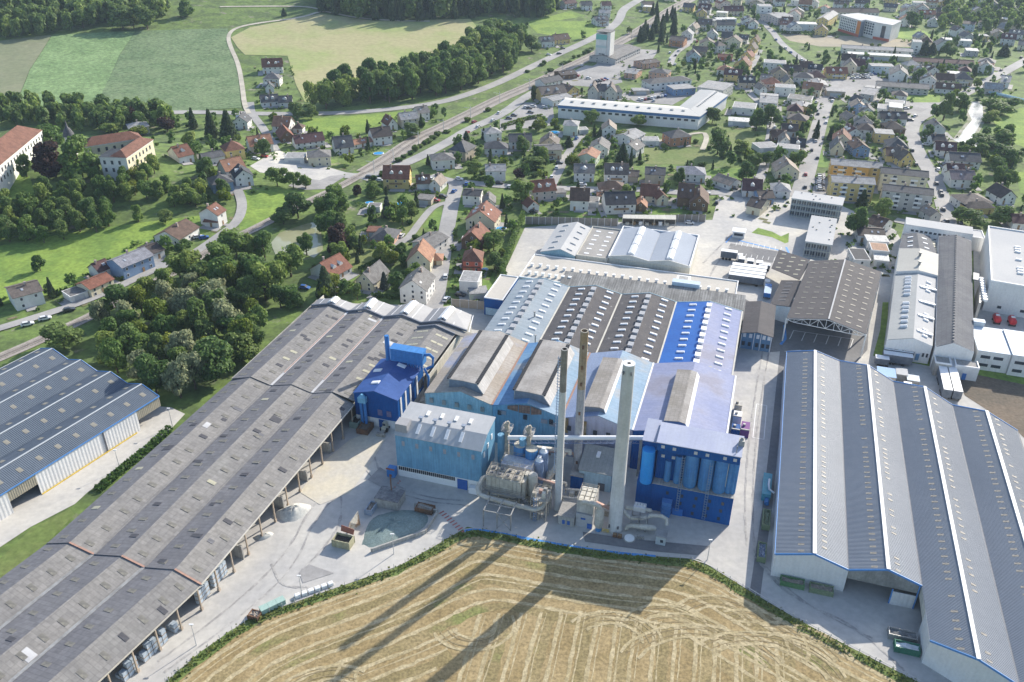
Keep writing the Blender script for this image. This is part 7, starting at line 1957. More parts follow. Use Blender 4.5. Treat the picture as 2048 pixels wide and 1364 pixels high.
for k in range(3): inst('window', M and MB().box(-.06,-.4,-.8,.12,.4,.8).mesh('window', dome), lb, Vector(A(-58.35,169.5+k*3.1,11.2+k*.7))-wloc(lb), R(-16.75))
lv = MB().box(-.2,-.07,-.55,.2,.07,.55).mesh('louvre', dark_void)
for k in range(28): inst('louvre', lv, lb, Vector(A(-81.8+k*.58,167.42,2.85))-wloc(lb), R(-16.75))
aB(lb, 'door', M('deep_blue_door', (.03,.11,.36), fine=.08, rough=.5),-65.2,167.2,0,-62.4,167.45,3.2)
aB(lb, 'white_box', whitecap, -61.6,165.9,.3,-58.8,167.2,2.3)

# ---- silo block
sb = thing('silo_block', 'tall cobalt-blue silo block with row of blue cylinders and pale lavender roof', 'factory building', A(-5,174.2))
mb = MB(); mb.box(-14.9,174.1,0,5.2,182,8.8, T=A); mb.box(-18.9,174.4,0,-14.95,181.5,8.4, T=A); mb.build('lower_wall', cobalt, sb)
mb = MB(); mb.box(-14.9,178.2,8.8,4.9,182,21.8, T=A); mb.box(-14.8,176.4,8.8,-8.4,178.1,21.8, T=A); mb.box(-18.4,176.2,8.4,-15.1,181,20.6, T=A); mb.build('upper_wall', cobalt, sb)
aB(sb, 'silo_head_band', cobalt, -14.9,174.2,19.2,5.2,178.1,21.8)
mb = MB(); mb.slab(A(-15.1,173.9,21.85), A(5.4,173.9,21.85), A(5.4,182.2,22.3), A(-15.1,182.2,22.3), t=.2); mb.slab(A(-18.7,175,20.9), A(-15.12,175,20.9), A(-15.12,183.4,21.9), A(-18.7,183.4,21.9), t=.2); mb.build('roof', M('pale_lavender_roof', (.34,.37,.49),(.38,.41,.51), ns=.1, fine=.06, rough=.7, spec=.2, streak=.06), sb)
aB(sb, 'ledge', conc_wall, -15,173.95,8.82,5.25,178,9.0)
for x_, r_, top, mt in ((-11.7,.85,15.4, tankblue),(-9.2,.95,17.4, tankblue),(-6.0,1.75,19.1, tankblue),(-2.3,1.75,19.1, tankblue),(1.2,1.7,19.1, tankblue),(3.5,.85,19.1, tankblue),(4.6,.75,19.1, tankblue)):
 aT(sb, 'silo', mt, [A(x_, 176.1,9.0), A(x_, 176.1,9.5), A(x_, 176.1, top-.4), A(x_, 176.1, top)],[r_*.92, r_, r_, r_*.85],20)
aT(sb, 'bright_silo', brightblue, [A(-16.8,174.9,8.5), A(-16.8,174.9,18.6)],1.6,20)
aB(sb, 'level_gauge', creamwall, 2.55,175.3,11,2.8,175.5,18.2)
ww = MB().box(-.42,-.07,-.42,.42,.07,.42).mesh('window', M('pale_window', (.50,.50,.50), fine=.1, rough=.3)); wd = MB().box(-.35,-.07,-.5,.35,.07,.5).mesh('window', glass)
for x_, z_ in ((-13.4,20.6),(-10.6,20.5),(-5.4,20.5),(-2.6,20.5),(1.6,20.5),(4.0,20.5)): inst('window', ww, sb, Vector(A(x_, 174.15, z_))-wloc(sb), R(-16.75))
for x_ in (-13.3,-10.7): inst('window', ww, sb, Vector(A(x_, 176.35,16.2))-wloc(sb), R(-16.75))
for x_, z_ in ((-11,6.6),(-11.2,4),(-7.3,6.5),(-7.5,4.1),(-3.8,6.6),(-4,4.1),(-4.2,1.6),(-.4,6.6),(-.6,4.2),(-.9,1.7),(2.8,6.6),(2.6,4.2),(2.4,1.6)): inst('window', wd, sb, Vector(A(x_, 174.1, z_))-wloc(sb), R(-16.75))
aB(sb, 'door', M('mid_blue_door', (.04,.17,.48), fine=.1, rough=.5),-9.2,173.9,0,-6.6,174.2,2.2)
def cage(par, u, v, z0, z1, name='caged_ladder'):
 mb = MB()
 for x_ in (-.3,.3): mb.box(u+x_-.05, v-.1, z0, u+x_+.05, v, z1, T=A)
 z_ = z0
 while z_ < z1: mb.box(u-.45, v-.6, z_, u+.45, v-.5, z_+.1, T=A); mb.box(u-.45, v-.6, z_, u-.37, v, z_+.1, T=A); mb.box(u+.37, v-.6, z_, u+.45, v, z_+.1, T=A); z_ += .8
 return mb.build(name, M('ladder_steel', (.22,.30,.42), fine=.1, rough=.6), par)
cage(sb, -8.1,174.0,2,19); cage(sb, -1.3,174.0,1,18.5)
mb = MB(); mb.box(-11.8,172.3,0,-9.6,174,4.8, T=A); 
for z_ in (1.2,2.4,3.6,4.8): mb.box(-12,172.1, z_, -9.4,174, z_+.12, T=A)
mb.build('stair_platform', M('ladder_blue', (.07,.20,.45), fine=.15, rough=.6), sb)
mb = MB(); mb.box(4.2,178,21.9,5.6,179.5,23.6, T=A); mb.tube([A(4.9,178.8,23.6), A(4.9,178.8,24.2)],[.5,.2],10); mb.box(3.9,175,22,4.1,175.2,24, T=A); mb.build('roof_filter', bare, sb)

# ---- chimneys
def chimney(name, label, u, v, h, r0, r1, mats, split, ring, n=24):
 c = thing(name, label, 'chimney', A(u, v), 'factory chimneys')
 rs = r0+(r1-r0)*split
 aT(c, 'shaft', mats[0],[A(u, v, 0), A(u, v, .8), A(u, v, .82), A(u, v, h*split)],[r0*1.12, r0*1.12, r0, rs], n)
 mb = MB(); mb.tube([A(u, v, h*split+.02), A(u, v, h)],[rs*(.985), r1], n, caps=False); mb.tube([A(u, v, h), A(u, v, h-1.5)],[r1*.82, r1*.82], n, caps=False); mb.build('upper_shaft', mats[1], c)
 mb = MB(); T_ = []
 mb.tube([A(u, v, h-.05), A(u, v, h+.12)],[r1*1.02, r1*1.02], n, caps=False)
 P = [A(u+q*r1*math.cos(6.28318*j/n), v+q*r1*math.sin(6.28318*j/n), h+.12) for q in (1.02, ring) for j in range(n)]
 mb.add(P, [(j, (j+1) % n, n+(j+1) % n, n+j) for j in range(n)]); mb.build('rim', mats[2], c)
 mb = MB(); mb.add([A(u+ring*r1*math.cos(6.28318*j/n), v+ring*r1*math.sin(6.28318*j/n), h-.6) for j in range(n)],[tuple(range(n))]); mb.build('flue', dark_void, c)
 return c
c1 = chimney('chimney', 'slim white chimney with sooty dark top, leftmost of the three', -37.7,167.4,48,.98,.80,(chim_white, M('soot_grey', (.235,.205,.17),(.30,.27,.23), ns=.3, fine=.15, rough=.8, streak=.2), bare),.76,.7)
c2 = chimney('chimney', 'rust-stained chimney with brown upper shaft, middle of the three', -36.4,183.2,44.5,1.2,1.0,(M('stained_shaft', (.44,.43,.43),(.36,.35,.35), ns=.2, fine=.15, rough=.8, streak=.25), M('rusty_shaft', (.33,.235,.135),(.42,.345,.25), ns=.15, fine=.2, rough=.8, streak=.3), dusty),.62,.75,12)
c3 = chimney('chimney', 'thick pale concrete chimney with white disc rim, rightmost of the three', -22.2,164.4,48.8,1.75,1.38,(chim_white, M('chimney_band', (.54,.53,.50),(.49,.48,.45), ns=.15, fine=.08, rough=.8, streak=.08), whitecap),.6,.32,28)
for z_ in (4,12,20,29,34,40):
 a_ = random.random()*6; aB(c2, 'bracket', rust, -36.4-.15,183.2-1.35, z_, -36.4+.35,183.2-1.0, z_+.9)
for a_ in (.6,-.6):
 aB(c3, 'inspection_port', darkcap, -22.2+a_*1.5-.12,162.75,47.2-abs(a_),-22.2+a_*1.5+.12,163.2,48-abs(a_))
for x_ in (-23.4,-21.2):
 aB(c3, 'inspection_door', darkcap, x_-.2,162.65,1.5, x_+.2,163.1,2.3)
cage(c1,-38.7,167.4,12,46, 'ladder')

# ---- plant between the chimneys
def frame_steel(par, u0, v0, u1, v1, z0, z1, mat=bare, nu=2, nv=2, name='steel_frame', s=.16):
 mb = MB()
 for i in range(nu+1):
  for j in range(nv+1):
   u, v = u0+(u1-u0)*i/nu, v0+(v1-v0)*j/nv; mb.box(u-s, v-s, z0, u+s, v+s, z1, T=A)
 for zz in (z1,(z0+z1)/2):
  for j in range(nv+1): mb.box(u0, v0+(v1-v0)*j/nv-s, zz-s, u1, v0+(v1-v0)*j/nv+s, zz+s, T=A)
  for i in range(nu+1): mb.box(u0+(u1-u0)*i/nu-s, v0, zz-s, u0+(u1-u0)*i/nu+s, v1, zz+s, T=A)
 for i in range(nu):
  a_, b_ = u0+(u1-u0)*i/nu, u0+(u1-u0)*(i+1)/nu; bar(mb, A(a_, v0, z0), A(b_, v0, z1*.5+z0*.5),.12,.12); bar(mb, A(b_, v0, z0), A(a_, v0, z1*.5+z0*.5),.12,.12)
 return mb.build(name, mat, par)
def rail(par, u0, v0, u1, v1, z, name='handrail', mat=None):
 mb = MB(); c4 = [(u0, v0),(u1, v0),(u1, v1),(u0, v1),(u0, v0)]
 for (a, b),(c, d) in zip(c4, c4[1:]):
  for zz in (.55,1.05): bar(mb, A(a, b, z+zz), A(c, d, z+zz),.07,.07)
  k = max(1, int(math.hypot(c-a, d-b)/1.4))
  for i in range(k): bar(mb, A(a+(c-a)*i/k, b+(d-b)*i/k, z), A(a+(c-a)*i/k+.001, b+(d-b)*i/k, z+1.05),.07,.07)
 return mb.build(name, mat or dusty, par)
f1 = thing('filter_unit', 'large dusty bag filter on steel legs with eight roof hatches, wrapped by grey duct', 'filter unit', A(-51,165))
mb = MB(); mb.prism([(-56,5),(-56,9),(-46.8,9),(-46.8,5),(-48.6,3.4),(-54.2,3.4)],164,168.6, T=lambda x, z, y: A(x, y, z)); mb.build('casing', galv, f1)
for i in range(4):
 for j in range(2):
  aB(f1, 'hatch', dusty, -55.6+i*2.2,164.3+j*2.1,9,-53.9+i*2.2,166.1+j*2.1,9.5); aB(f1, 'hatch_motor', darkcap, -55.2+i*2.2,164.7+j*2.1,9.5,-54.5+i*2.2,165.4+j*2.1,9.9)
rail(f1,-56,164,-46.8,168.6,9)
for k in range(9): aB(f1, 'rib', galv, -55.9+k*1.12,163.82,5.2,-55.72+k*1.12,163.99,8.95)
aB(f1, 'walkway', bare, -56.4,162.9,4.9,-46,163.7,5.05); rail(f1,-56.4,162.9,-46,163.7,5.0)
for k in range(7): aB(f1, 'stair_tread', bare, -46+k*.45,162.6,4.9-k*.7,-45.5+k*.45,163.6,5.0-k*.7)
aB(f1, 'side_duct', galv, -46.7,164.6,3.4,-45.9,168,8.6)
frame_steel(f1,-55.5,164.2,-47.2,168.4,0,5.2, dusty, 3,1)
pipe_at(f1,[A(-56,165.8,7.6), A(-57.2,164.6,7.4), A(-57.8,162.4,6.0), A(-57,161.2,5), A(-55,161,4.7), A(-49,161,4.2), A(-42.4,161.2,3.7), A(-40.6,161.9,4.2), A(-39.8,164,5.4), A(-39.6,165.6,6.2)],.62, galv, 'duct', 14)
mb = MB()
for u_, v_ in ((-53.9,155.4),(-50.4,155.6),(-46.9,155.8)): mb.box(u_-.12, v_-.12,0, u_+.12, v_+.12,5.2, T=A); mb.box(u_-.12, v_, 5, u_+.12,161,5.3, T=A)
for a_, b_ in ((-53.9,-50.4),(-50.4,-46.9)): bar(mb, A(a_, 155.5,5.2), A(b_, 155.6,5.2),.2,.2); bar(mb, A(a_, 158.4,5.2), A(b_, 158.4,5.2),.2,.2)
bar(mb, A(-50.4,155.6,.2), A(-46.9,155.7,5),.12,.12); bar(mb, A(-46.9,155.7,.2), A(-50.4,155.6,5),.12,.12); mb.build('support_frame', bare, f1)
tk = thing('tank', 'upright grey insulated tank beside the bag filter', 'tank', A(-44.6,167.6))
aT(tk, 'shell', galv, [A(-44.6,167.6,2.6), A(-44.6,167.6,3.2), A(-44.6,167.6,9.2), A(-44.6,167.6,9.6)],[.9,1.3,1.3,1.0],18)
aB(tk, 'side_duct', galv, -46.6,167,1,-45.8,168.8,9.3); frame_steel(tk, -45.8,166.6,-43.4,168.6,0,2.8, dusty, 1,1)
pipe_at(tk, [A(-43.2,166,2.6), A(-41.8,168,5.5), A(-40,172,9), A(-38.6,176,11.5)],.7, dusty, 'duct', 12); pipe_at(tk, [A(-42.4,165.2,2.2), A(-42,166.4,3.6)],.85, M('pink_steel', (.42,.27,.22), fine=.2, rough=.7), 'duct_cap', 12)
t2 = thing('dust_silo_pair', 'pair of white-topped dust bins with blue rims below the conveyor', 'silo', A(-48.7,175.5))
for u_, v_ in ((-50.6,176.2),(-47.2,175.4)):
 aT(t2, 'shell', tankblue, [A(u_, v_, 3), A(u_, v_, 11.3)],1.75,18); aT(t2, 'lid', M('dusty_white', (.56,.53,.44),(.47,.45,.39), ns=.8, fine=.2, rough=.9),[A(u_, v_, 11.32), A(u_, v_, 11.5)],1.6,18)
aB(t2, 'platform_housing', M('wrinkled_cover', (.58,.58,.58),(.42,.46,.56), ns=.5, fine=.2, rough=.6),-54,170.2,5.5,-45.6,174.4,8.8); rail(t2,-54,170.2,-45.6,174.4,8.8)
frame_steel(t2,-54,170.4,-45.8,178,0,5.5, dusty, 2,2)
t3 = thing('blue_silo_pair', 'two slender pale blue silos with white caps beside the left chimney', 'silo', A(-44.3,174.6))
for u_, v_, zt in ((-44.0,175.8,11),(-44.6,173.6,9.6)):
 aT(t3, 'shell', M('pale_blue_shell', (.26,.36,.55),(.32,.41,.58), ns=.4, fine=.12, rough=.6, streak=.2),[A(u_, v_, 1), A(u_, v_, zt)],1.25,16); mb = MB(); mb.tube([A(u_, v_, zt), A(u_, v_, zt+.5)],[1.1,.6],12); mb.box(u_-.5, v_-.5, zt+.3, u_+.5, v_+.5, zt+1.2, T=A); mb.build('cap', whitecap, t3)
pl = thing('steel_platform', 'steel access platform with pipes and cabinets left of the slim white chimney', 'platform', A(-41.5,163.5))
frame_steel(pl, -43.4,161.6,-39.4,166.6,0,6.4, dusty, 2,2, s=.1); aB(pl, 'deck', bare, -43.5,161.5,6.4,-39.3,166.7,6.55); rail(pl, -43.4,161.6,-39.4,166.6,6.5)
for x_, y_, h_, m_ in ((-42.8,162.6,1.6, dusty),(-41.6,164.6,1.1, M('pink_steel', (.42,.27,.22))),(-40.4,162.8,1.9, creamwall),(-40.6,165.4,1.2, bare)): aB(pl, 'cabinet', m_, x_-.45, y_-.45,6.55, x_+.45, y_+.45,6.55+h_)
aB(pl, 'lower_deck', bare, -43.5,161.5,3.1,-39.3,166.7,3.22); cage(pl, -42.2,161.5,.2,7.4, 'ladder')
for k, (a_, b_, z_, r_) in enumerate((((-46,169.5),(-38.6,168.2),7.4,.42),((-45.5,171.5),(-36.8,171.8),5.2,.35),((-46.5,179.5),(-38,180.5),9,.6),((-44,182),(-37.2,183),6.5,.5),((-36.8,168.5),(-32,169),3.4,.3),((-36.5,170.5),(-31.8,171.5),4.4,.3),((-27.4,166.5),(-23.6,165.2),5.4,.5))):
 pipe_at(pl, [A(*a_, z_-1.2), A(*a_, z_), A(*b_, z_), A(*b_, z_-1.0)], r_, galv if k % 3 else M('pink_steel', (.42,.27,.22)), 'pipe', 10)
for x_, y_, h_ in ((-52.2,180.5,8),(-49.5,181,7),(-40.6,178.5,8.5),(-41.8,174.5,6)): aT(pl, 'bin', galv, [A(x_, y_, .2), A(x_, y_, h_-.8), A(x_, y_, h_)],[1.0,1.0,.3],14)
for x_, y_, d_ in ((-35.3,172.8,1.2),(-34.6,174.2,1),(-30.5,171.6,1.1),(-25.2,168.8,1.2),(-24.8,171.2,1.3),(-22.8,169.5,1.0)): aB(pl, 'cabinet', (bare, dusty, creamwall)[int(x_*7) % 3], x_-d_*.5, y_-d_*.5,.05, x_+d_*.5, y_+d_*.5, d_*1.5)
cv = thing('conveyor', 'white tubular conveyor bridge crossing behind the chimneys on lattice girder', 'conveyor', A(-54,176))
aT(cv, 'tube', whitecap, [A(-54,176,13), A(-19.4,186.8,13)],.62,12)
mb = MB(); n = 42
for z_ in (11.2,12.3): bar(mb, A(-54,176, z_), A(-19.4,186.8, z_),.18,.14)
for k in range(n):
 a_, b_ = k/n, (k+1)/n; p = lambda t, z: A(-54+34.6*t, 176+10.8*t, z); bar(mb, p(a_, 11.2 if k % 2 else 12.3), p(b_, 12.3 if k % 2 else 11.2),.1,.1)
mb.build('girder', M('girder_blue', (.14,.19,.32), fine=.1, rough=.6), cv)
for t_ in (.98,):
 aB(cv, 'support', bare, -20.6,186.4,0,-19.9,187,12.5)
for u_, v_, nm in ((-54.3,176.6, 'left elevator head tower with cluttered platform above the conveyor end'),(-48.3,176.6, 'right elevator head tower with railed platform above the conveyor')):
 e = thing('elevator_tower', nm, 'elevator tower', A(u_, v_), 'bucket elevator towers')
 aB(e, 'shaft', dusty, u_-.5, v_-.5,0, u_+.5, v_+.5,16.2); aB(e, 'platform', bare, u_-1.3, v_-1.3,15.2, u_+1.3, v_+1.3,15.35); rail(e, u_-1.3, v_-1.3, u_+1.3, v_+1.3,15.3, mat=bare)
 mb = MB(); mb.box(u_-.7, v_-.6,16.2, u_+.5, v_+.6,17.3, T=A); mb.tube([A(u_+.2, v_, 17.2), A(u_+.2, v_, 17.9)],[.6,.3],10); mb.build('head', dusty, e)
 aT(e, 'side_bin', skyblue, [A(u_-1.6, v_-.4,1), A(u_-1.6, v_-.4,13.5)],.9,12)
sh = thing('grey_shed', 'small shed with sloping grey-green roof and pale blue wall between the chimneys', 'shed', A(-30,178))
mb = MB(); mb.slab(A(-34.9,177.3,6), A(-25.8,177.3,6), A(-25.8,186.2,8.2), A(-34.9,186.2,8.2), t=.2); mb.build('roof', M('grey_green_roof', (.25,.265,.26),(.29,.30,.29), ns=.2, fine=.1, rough=.75, sheet=(1.0,6,.05,.06,.85)), sh)
mb = MB(); mb.prism([(177.6,0),(177.6,5.9),(186,8),(186,0)],-34.6,-26, T=lambda y, z, x: A(x, y, z)); mb.build('wall', M('pale_blue_wall', (.38,.52,.60),(.33,.47,.56), ns=.2, fine=.1, rough=.8, streak=.15), sh)
aB(sh, 'rooflight', dome, -31.2,182,7.3,-30.2,184.4,7.75); aB(sh, 'blue_annex', cobalt, -36.6,176.3,0,-33.4,178,4.4); aB(sh, 'annex_roof', bare, -36.8,176.1,4.4,-33.2,178.2,4.7)
aB(sh, 'door', darkcap, -29.4,177.4,.2,-27.6,177.65,2.6)
f2 = thing('filter_unit', 'small pale bag filter with arched duct and upright vessel beside the thick chimney', 'filter unit', A(-29,163))
aB(f2, 'casing', M('light_casing', (.50,.49,.46),(.43,.42,.39), ns=.5, fine=.12, rough=.65, streak=.2),-31.9,163,4.3,-27.6,169.2,7.6)
aB(f2, 'base_block', M('base_block', (.38,.385,.395), fine=.12, rough=.85),-31.9,162.5,0,-27.6,168.5,4.2)
for i in range(3):
 for j in range(3): aB(f2, 'hatch', M('pale_hatch', (.56,.53,.45), fine=.2, rough=.8),-31.6+i*1.4,163.3+j*1.95,7.6,-30.5+i*1.4,164.9+j*1.95,8.05)
rail(f2,-31.9,163,-27.6,169.2,7.6)
pipe_at(f2,[A(-30.4,162.6,7.9), A(-29.6,162.3,8.6), A(-27.4,162.2,8.6), A(-26.2,162.4,8.0), A(-26.0,162.6,7)],.6, galv, 'duct', 12)
aT(f2, 'vessel', galv, [A(-26.0,162.6,1.2), A(-26.0,162.6,1.9), A(-26.0,162.6,6.4), A(-26.0,162.6,7.2)],[.8,1.15,1.15,.6],16); aT(f2, 'vessel_skirt', tankblue, [A(-26,162.6,.1), A(-26,162.6,1.3)],.8,12)
mb = MB(); mb.box(-28.9,162.35,.1,-27.7,162.55,1.6, T=A); mb.box(-30.6,162.38,2.6,-29.4,162.52,3.1, T=A); mb.build('door', M('deep_blue_door', (.03,.11,.36)), f2)
hu = thing('flat_roof_hut', 'low grey hut with flat roof and two small blue doors at the chimney foot', 'hut', A(-34,162))
aB(hu, 'wall', conc_wall, -36.2,161.7,0,-32.1,167,3); aB(hu, 'roof', flatgrey, -36.4,161.5,3,-32,167.2,3.2)
for x_ in (-34.8,-33.5): aB(hu, 'door', MATS['deep_blue_door'], x_-.35,161.6,.6, x_+.35,161.8,1.8)
dp = thing('pipe_loop', 'looping pale insulated flue ducts on a frame right of the thick chimney', 'ductwork', A(-15,166))
pipe_at(dp, [A(-20.6,166.5,4.6), A(-19.6,166,3.8), A(-18.4,165.8,3.4), A(-15.6,166.4,3.6), A(-13.8,167.6,3.9), A(-11.4,168.2,3.9), A(-10,168,3.4), A(-9.7,167.4,2)],.52, galv, 'upper_duct', 12)
pipe_at(dp, [A(-20.4,167.4,4.8), A(-17,168.6,4.6), A(-14,168.8,4.4)],.5, galv, 'back_duct', 12)
pipe_at(dp, [A(-19.4,164.4,.6), A(-19.1,164.6,1.5), A(-18,164.8,1.9), A(-15,165.2,1.9), A(-13,165.6,1.8), A(-12,165.6,1.7)],[.5,.55,.6,.8,.8,.5], galv, 'lower_duct', 12)
frame_steel(dp, -18.6,165.4,-14.6,168.4,0,4.2, bare, 2,1, s=.09)
mb = MB(); mb.box(-18.4,167.6,4.2,-15.4,169.6,5.6, T=A)
for k in range(4): mb.tube([A(-17.9+k*.7,168.6,5.6), A(-17.9+k*.7,168.6,6.2)],[.35,.15],8)
mb.build('heat_exchanger', M('ribbed_white', (.56,.56,.57), fine=.15, rough=.6), dp)
ki = thing('kiosk', 'small pale green-grey kiosk with one window by the field boundary', 'kiosk', A(-10.4,162.6))
aB(ki, 'wall', M('kiosk_wall', (.40,.45,.47), fine=.1, rough=.7),-11.6,161.9,0,-9.2,164.4,2.7); aB(ki, 'roof', bare, -11.8,161.7,2.7,-9,164.6,2.9); aB(ki, 'window', glass, -10.5,161.8,1.0,-9.8,161.95,1.8)
ds = thing('round_cover', 'round white tank cover on the asphalt near the kiosk', 'tank cover', A(-18,162)); aT(ds, 'lid', white_paint, [A(-18,161.7,0.05), A(-18,161.7,.6)],1.25,24); aT(ds, 'ring', conc_wall, [A(-18,161.7,0.03), A(-18,161.7,.3)],1.5,24)
for k, x_ in enumerate((-21.6,-20.4)):
 t = thing('crate', ('brown slatted crate nearest the chimney foot', 'brown slatted crate next to the round cover')[k], 'crate', A(x_, 161.6), 'crates by the round cover'); aB(t, 'box', rust, x_-.5,161.1,.06, x_+.5,162.1,.9); aB(t, 'lid', wood, x_-.4,161.2,.9, x_+.4,162,1.0)
for k, x_ in enumerate((-16.2,-15.5,-14.8)):
 t = thing('drum', ('metal drum nearest the round cover', 'middle metal drum by the lower duct', 'metal drum nearest the kiosk')[k], 'drum', A(x_, 162.6), 'metal drums by the ducts'); aT(t, 'barrel', bare, [A(x_, 162.6,.05), A(x_, 162.6,1.1)],.3,12)
yg = thing('yellow_railing', 'yellow safety railing at the foot of the thick chimney', 'railing', A(-24.2,162.8)); mb = MB()
for k in range(6): bar(mb, A(-25+k*.35,162.2,.05), A(-25+k*.35+.001,162.2,1.2),.08,.08)
bar(mb, A(-25,162.2,1.2), A(-23.2,162.2,1.2),.1,.1); bar(mb, A(-25,162.2,.7), A(-23.2,162.2,.7),.1,.1); mb.build('bars', yellow_paint, yg)

# ---- northern flat-roofed halls
def flat_block(name, label, cat, u0, v0, u1, v1, h, wm, rm, par_h=.5, trim=None, F=A, group=None):
 t = thing(name, label, cat, F((u0+u1)/2,(v0+v1)/2), group)
 mb = MB(); mb.box(u0, v0,0, u1, v1, h-.05, T=F); mb.build('wall', wm, t)
 mb = MB(); mb.box(u0+.3, v0+.3, h-.04, u1-.3, v1-.3, h, T=F); mb.build('roof', rm, t)
 if par_h:
  mb = MB()
  for a in ((u0-.05, v0-.05, u1+.05, v0+.3),(u0-.05, v1-.3, u1+.05, v1+.05),(u0-.05, v0+.3, u0+.3, v1-.3),(u1-.3, v0+.3, u1+.05, v1-.3)): mb.box(a[0], a[1], h-.04, a[2], a[3], h+par_h, T=F)
  mb.build('parapet', trim or wm, t)
 return t
hA = thing('white_gable_hall', 'pale hall with pitched white roof next to the sound wall', 'hall', A(-72,305))
f = (A(-80.3,304.6,7.6), A(-72,304.6,9.8), A(-65.9,304.6,7.6)); b = (A(-80.3,334,7.6), A(-72,334,9.8), A(-65.9,334,7.6))
sL, sR = slope_pair(hA, f, b, (membrane_white, membrane_white)); mb = MB(); mb.box(-80,304.8,0,-66.1,333.8,7.5, T=A); mb.prism([(-80,7.5),(-66.1,7.5),(-72,9.7)],304.8,333.8, T=lambda x, y, z: A(x, z, y)); mb.build('wall', greenblue, hA)
for sl_ in (sL, sR): row_on(hA, 'rooflight', dome_mesh('rooflight_dome', sl_[0], sl_[1], sl_[3],1.1,2.4,.4, membrane_white), *sl_, [.1,.3,.5,.7,.9],.5)
hB = flat_block('gravel_roof_hall', 'low hall with brown gravel roof and twelve white rooflights', 'hall', -65.8,305.6,-53.2,336,7.4, creamwall, flatgrey)
me = dome_mesh('rooflight_dome', (0,0,0), A(0,1), A(1,0),1.0,2.0,.5, dome)
for i in range(2):
 for k in range(6): inst('rooflight', me, hB, Vector(A(-62.4+i*5.2,309+k*4.6,7.4))-wloc(hB))
hC = thing('twin_ridge_hall', 'pale blue-roofed hall with white parapet and two glazed ridges', 'hall', A(-37,306.3))
aB(hC, 'wall', creamwall, -53,306.2,0,-21.4,337.5,8.2)
um2 = [(-52.7,-44.6,-37.3),(-37.2,-29.6,-21.8)]
for a_, r_, c_ in um2:
 f = (A(a_, 306.6,8.3), A(r_, 306.6,9.9), A(c_, 306.6,8.3)); b = (A(a_, 337,8.3), A(r_, 337,9.9), A(c_, 337,8.3)); slope_pair(hC, f, b, (flatblue, flatblue))
 for k in range(3):
  mb = MB(); v0 = 308+k*9.6; pr = [(-1.3,9.4),(-1.2,10.3),(0,10.8),(1.2,10.3),(1.3,9.4)]; mb.prism(pr, v0, v0+8.4, T=lambda x, z, y: A(r_+x, y, z)); mb.build('ridge_glazing', dome, hC)
mb = MB()
for a_, b_, c_, d_ in ((-53.1,306,-52.7,337.6),(-21.8,306,-21.3,337.6),(-52.7,337.1,-21.8,337.6)): mb.box(a_, b_, 8.2, c_, d_, 9.0, T=A)
mb.build('parapet', whitecap, hC)
mb = MB(); mb.prism([(-52.7,8),(-21.8,8),(-21.8,8.9),(-29.6,10.3),(-37.2,8.9),(-44.6,10.3),(-52.7,8.9)],306.0,306.45, T=lambda x, z, y: A(x, y, z)); mb.build('parapet', M('fluted_parapet', (.56,.55,.51), fine=.08, rough=.7, rib=.8), hC)
lf = flat_block('long_flat_block', 'long cream flat-roofed block with rows of small white roof vents', 'factory building', -82,281.2,-2.8,302.6,6.9, creamwall, flatcream, .35, whitecap)
vm = MB(); vm.box(-.45,-.45,0,.45,.45,.9); vm.box(-.6,-.6,.9,.6,.6,1.2); vme = vm.mesh('roof_vent', whitecap)
for k in range(24):
 u_ = -80+k*3.2
 if not -27 < u_ < -16: inst('roof_vent', vme, lf, Vector(A(u_, 292+(.6 if k % 2 else 0),6.9))-wloc(lf), R(-16.75))
for k in range(7): inst('roof_vent', vme, lf, Vector(A(-79+k*2.6,285,6.9))-wloc(lf), R(-16.75))
aB(lf, 'roof_plant', M('plant_blue', (.45,.53,.62), fine=.1, rough=.6),-26,289.5,6.9,-16,292.5,9.6)
for a_ in ((-25,293,-20,298), ):
 aB(lf, 'roof_plant', whitecap, a_[0], a_[1],6.9, a_[2], a_[3],8.6); aB(lf, 'plant_shaft', bare, a_[0]+.8, a_[1]+.8,8.61, a_[2]-.8, a_[3]-.8,8.7)
mb = MB(); mb.slab(A(-66,279.2,7.2), A(.6,279.2,7.2), A(.6,289,8.3), A(-66,289,8.3), t=.3)
mb.build('lean_to_roof', M('streaked_fibre_roof', (.24,.235,.225),(.32,.315,.30), ns=.15, fine=.15, rough=.9, streak=.35, sheet=(.9,12,.1,.12,.7)), lf)
aB(lf, 'lean_to_wall', skyblue, -66,279.3,0,.6,281.1,7.0)
en = flat_block('entrance_block', 'flat cream roofed block with bright blue facade at the street end', 'factory building', -89.2,261.2,-82.2,281,6.9, cobalt, flatcream, .3, whitecap)
aB(en, 'window_band', M('pale_glazing', (.36,.50,.60), fine=.15, rough=.25),-88.6,261.0,.3,-83,261.15,3.2)
db = thing('dark_roof_block', 'dark-roofed blue office annex at the hall corner', 'factory building', A(6,266))
mb = MB(); mb.slab(A(1,262.4,7.4), A(6.2,262.4,8.4), A(6.2,286,8.4), A(1,286,7.4), t=.2); mb.slab(A(6.2,262.4,8.4), A(11.4,262.4,7.4), A(11.4,286,7.4), A(6.2,286,8.4), t=.2); mb.build('roof', brownroof, db)
aB(db, 'wall', M('steel_blue_wall', (.10,.22,.36),(.13,.26,.40), ns=.3, fine=.1, rough=.7, streak=.1),1.2,265,0,11.2,285.8,7.3)
for x_ in (2.2,4.2,6.6,8.6,10.2):
 for z_ in (1.4,4.6): aB(db, 'window', dome if z_ > 3 else glass, x_-.5,264.85, z_, x_+.5,265.02, z_+1.5)
for x_ in (1.25,5.4,7.6,11): aB(db, 'pilaster', whitecap, x_-.12,264.8,0, x_+.12,265.0,7.2)

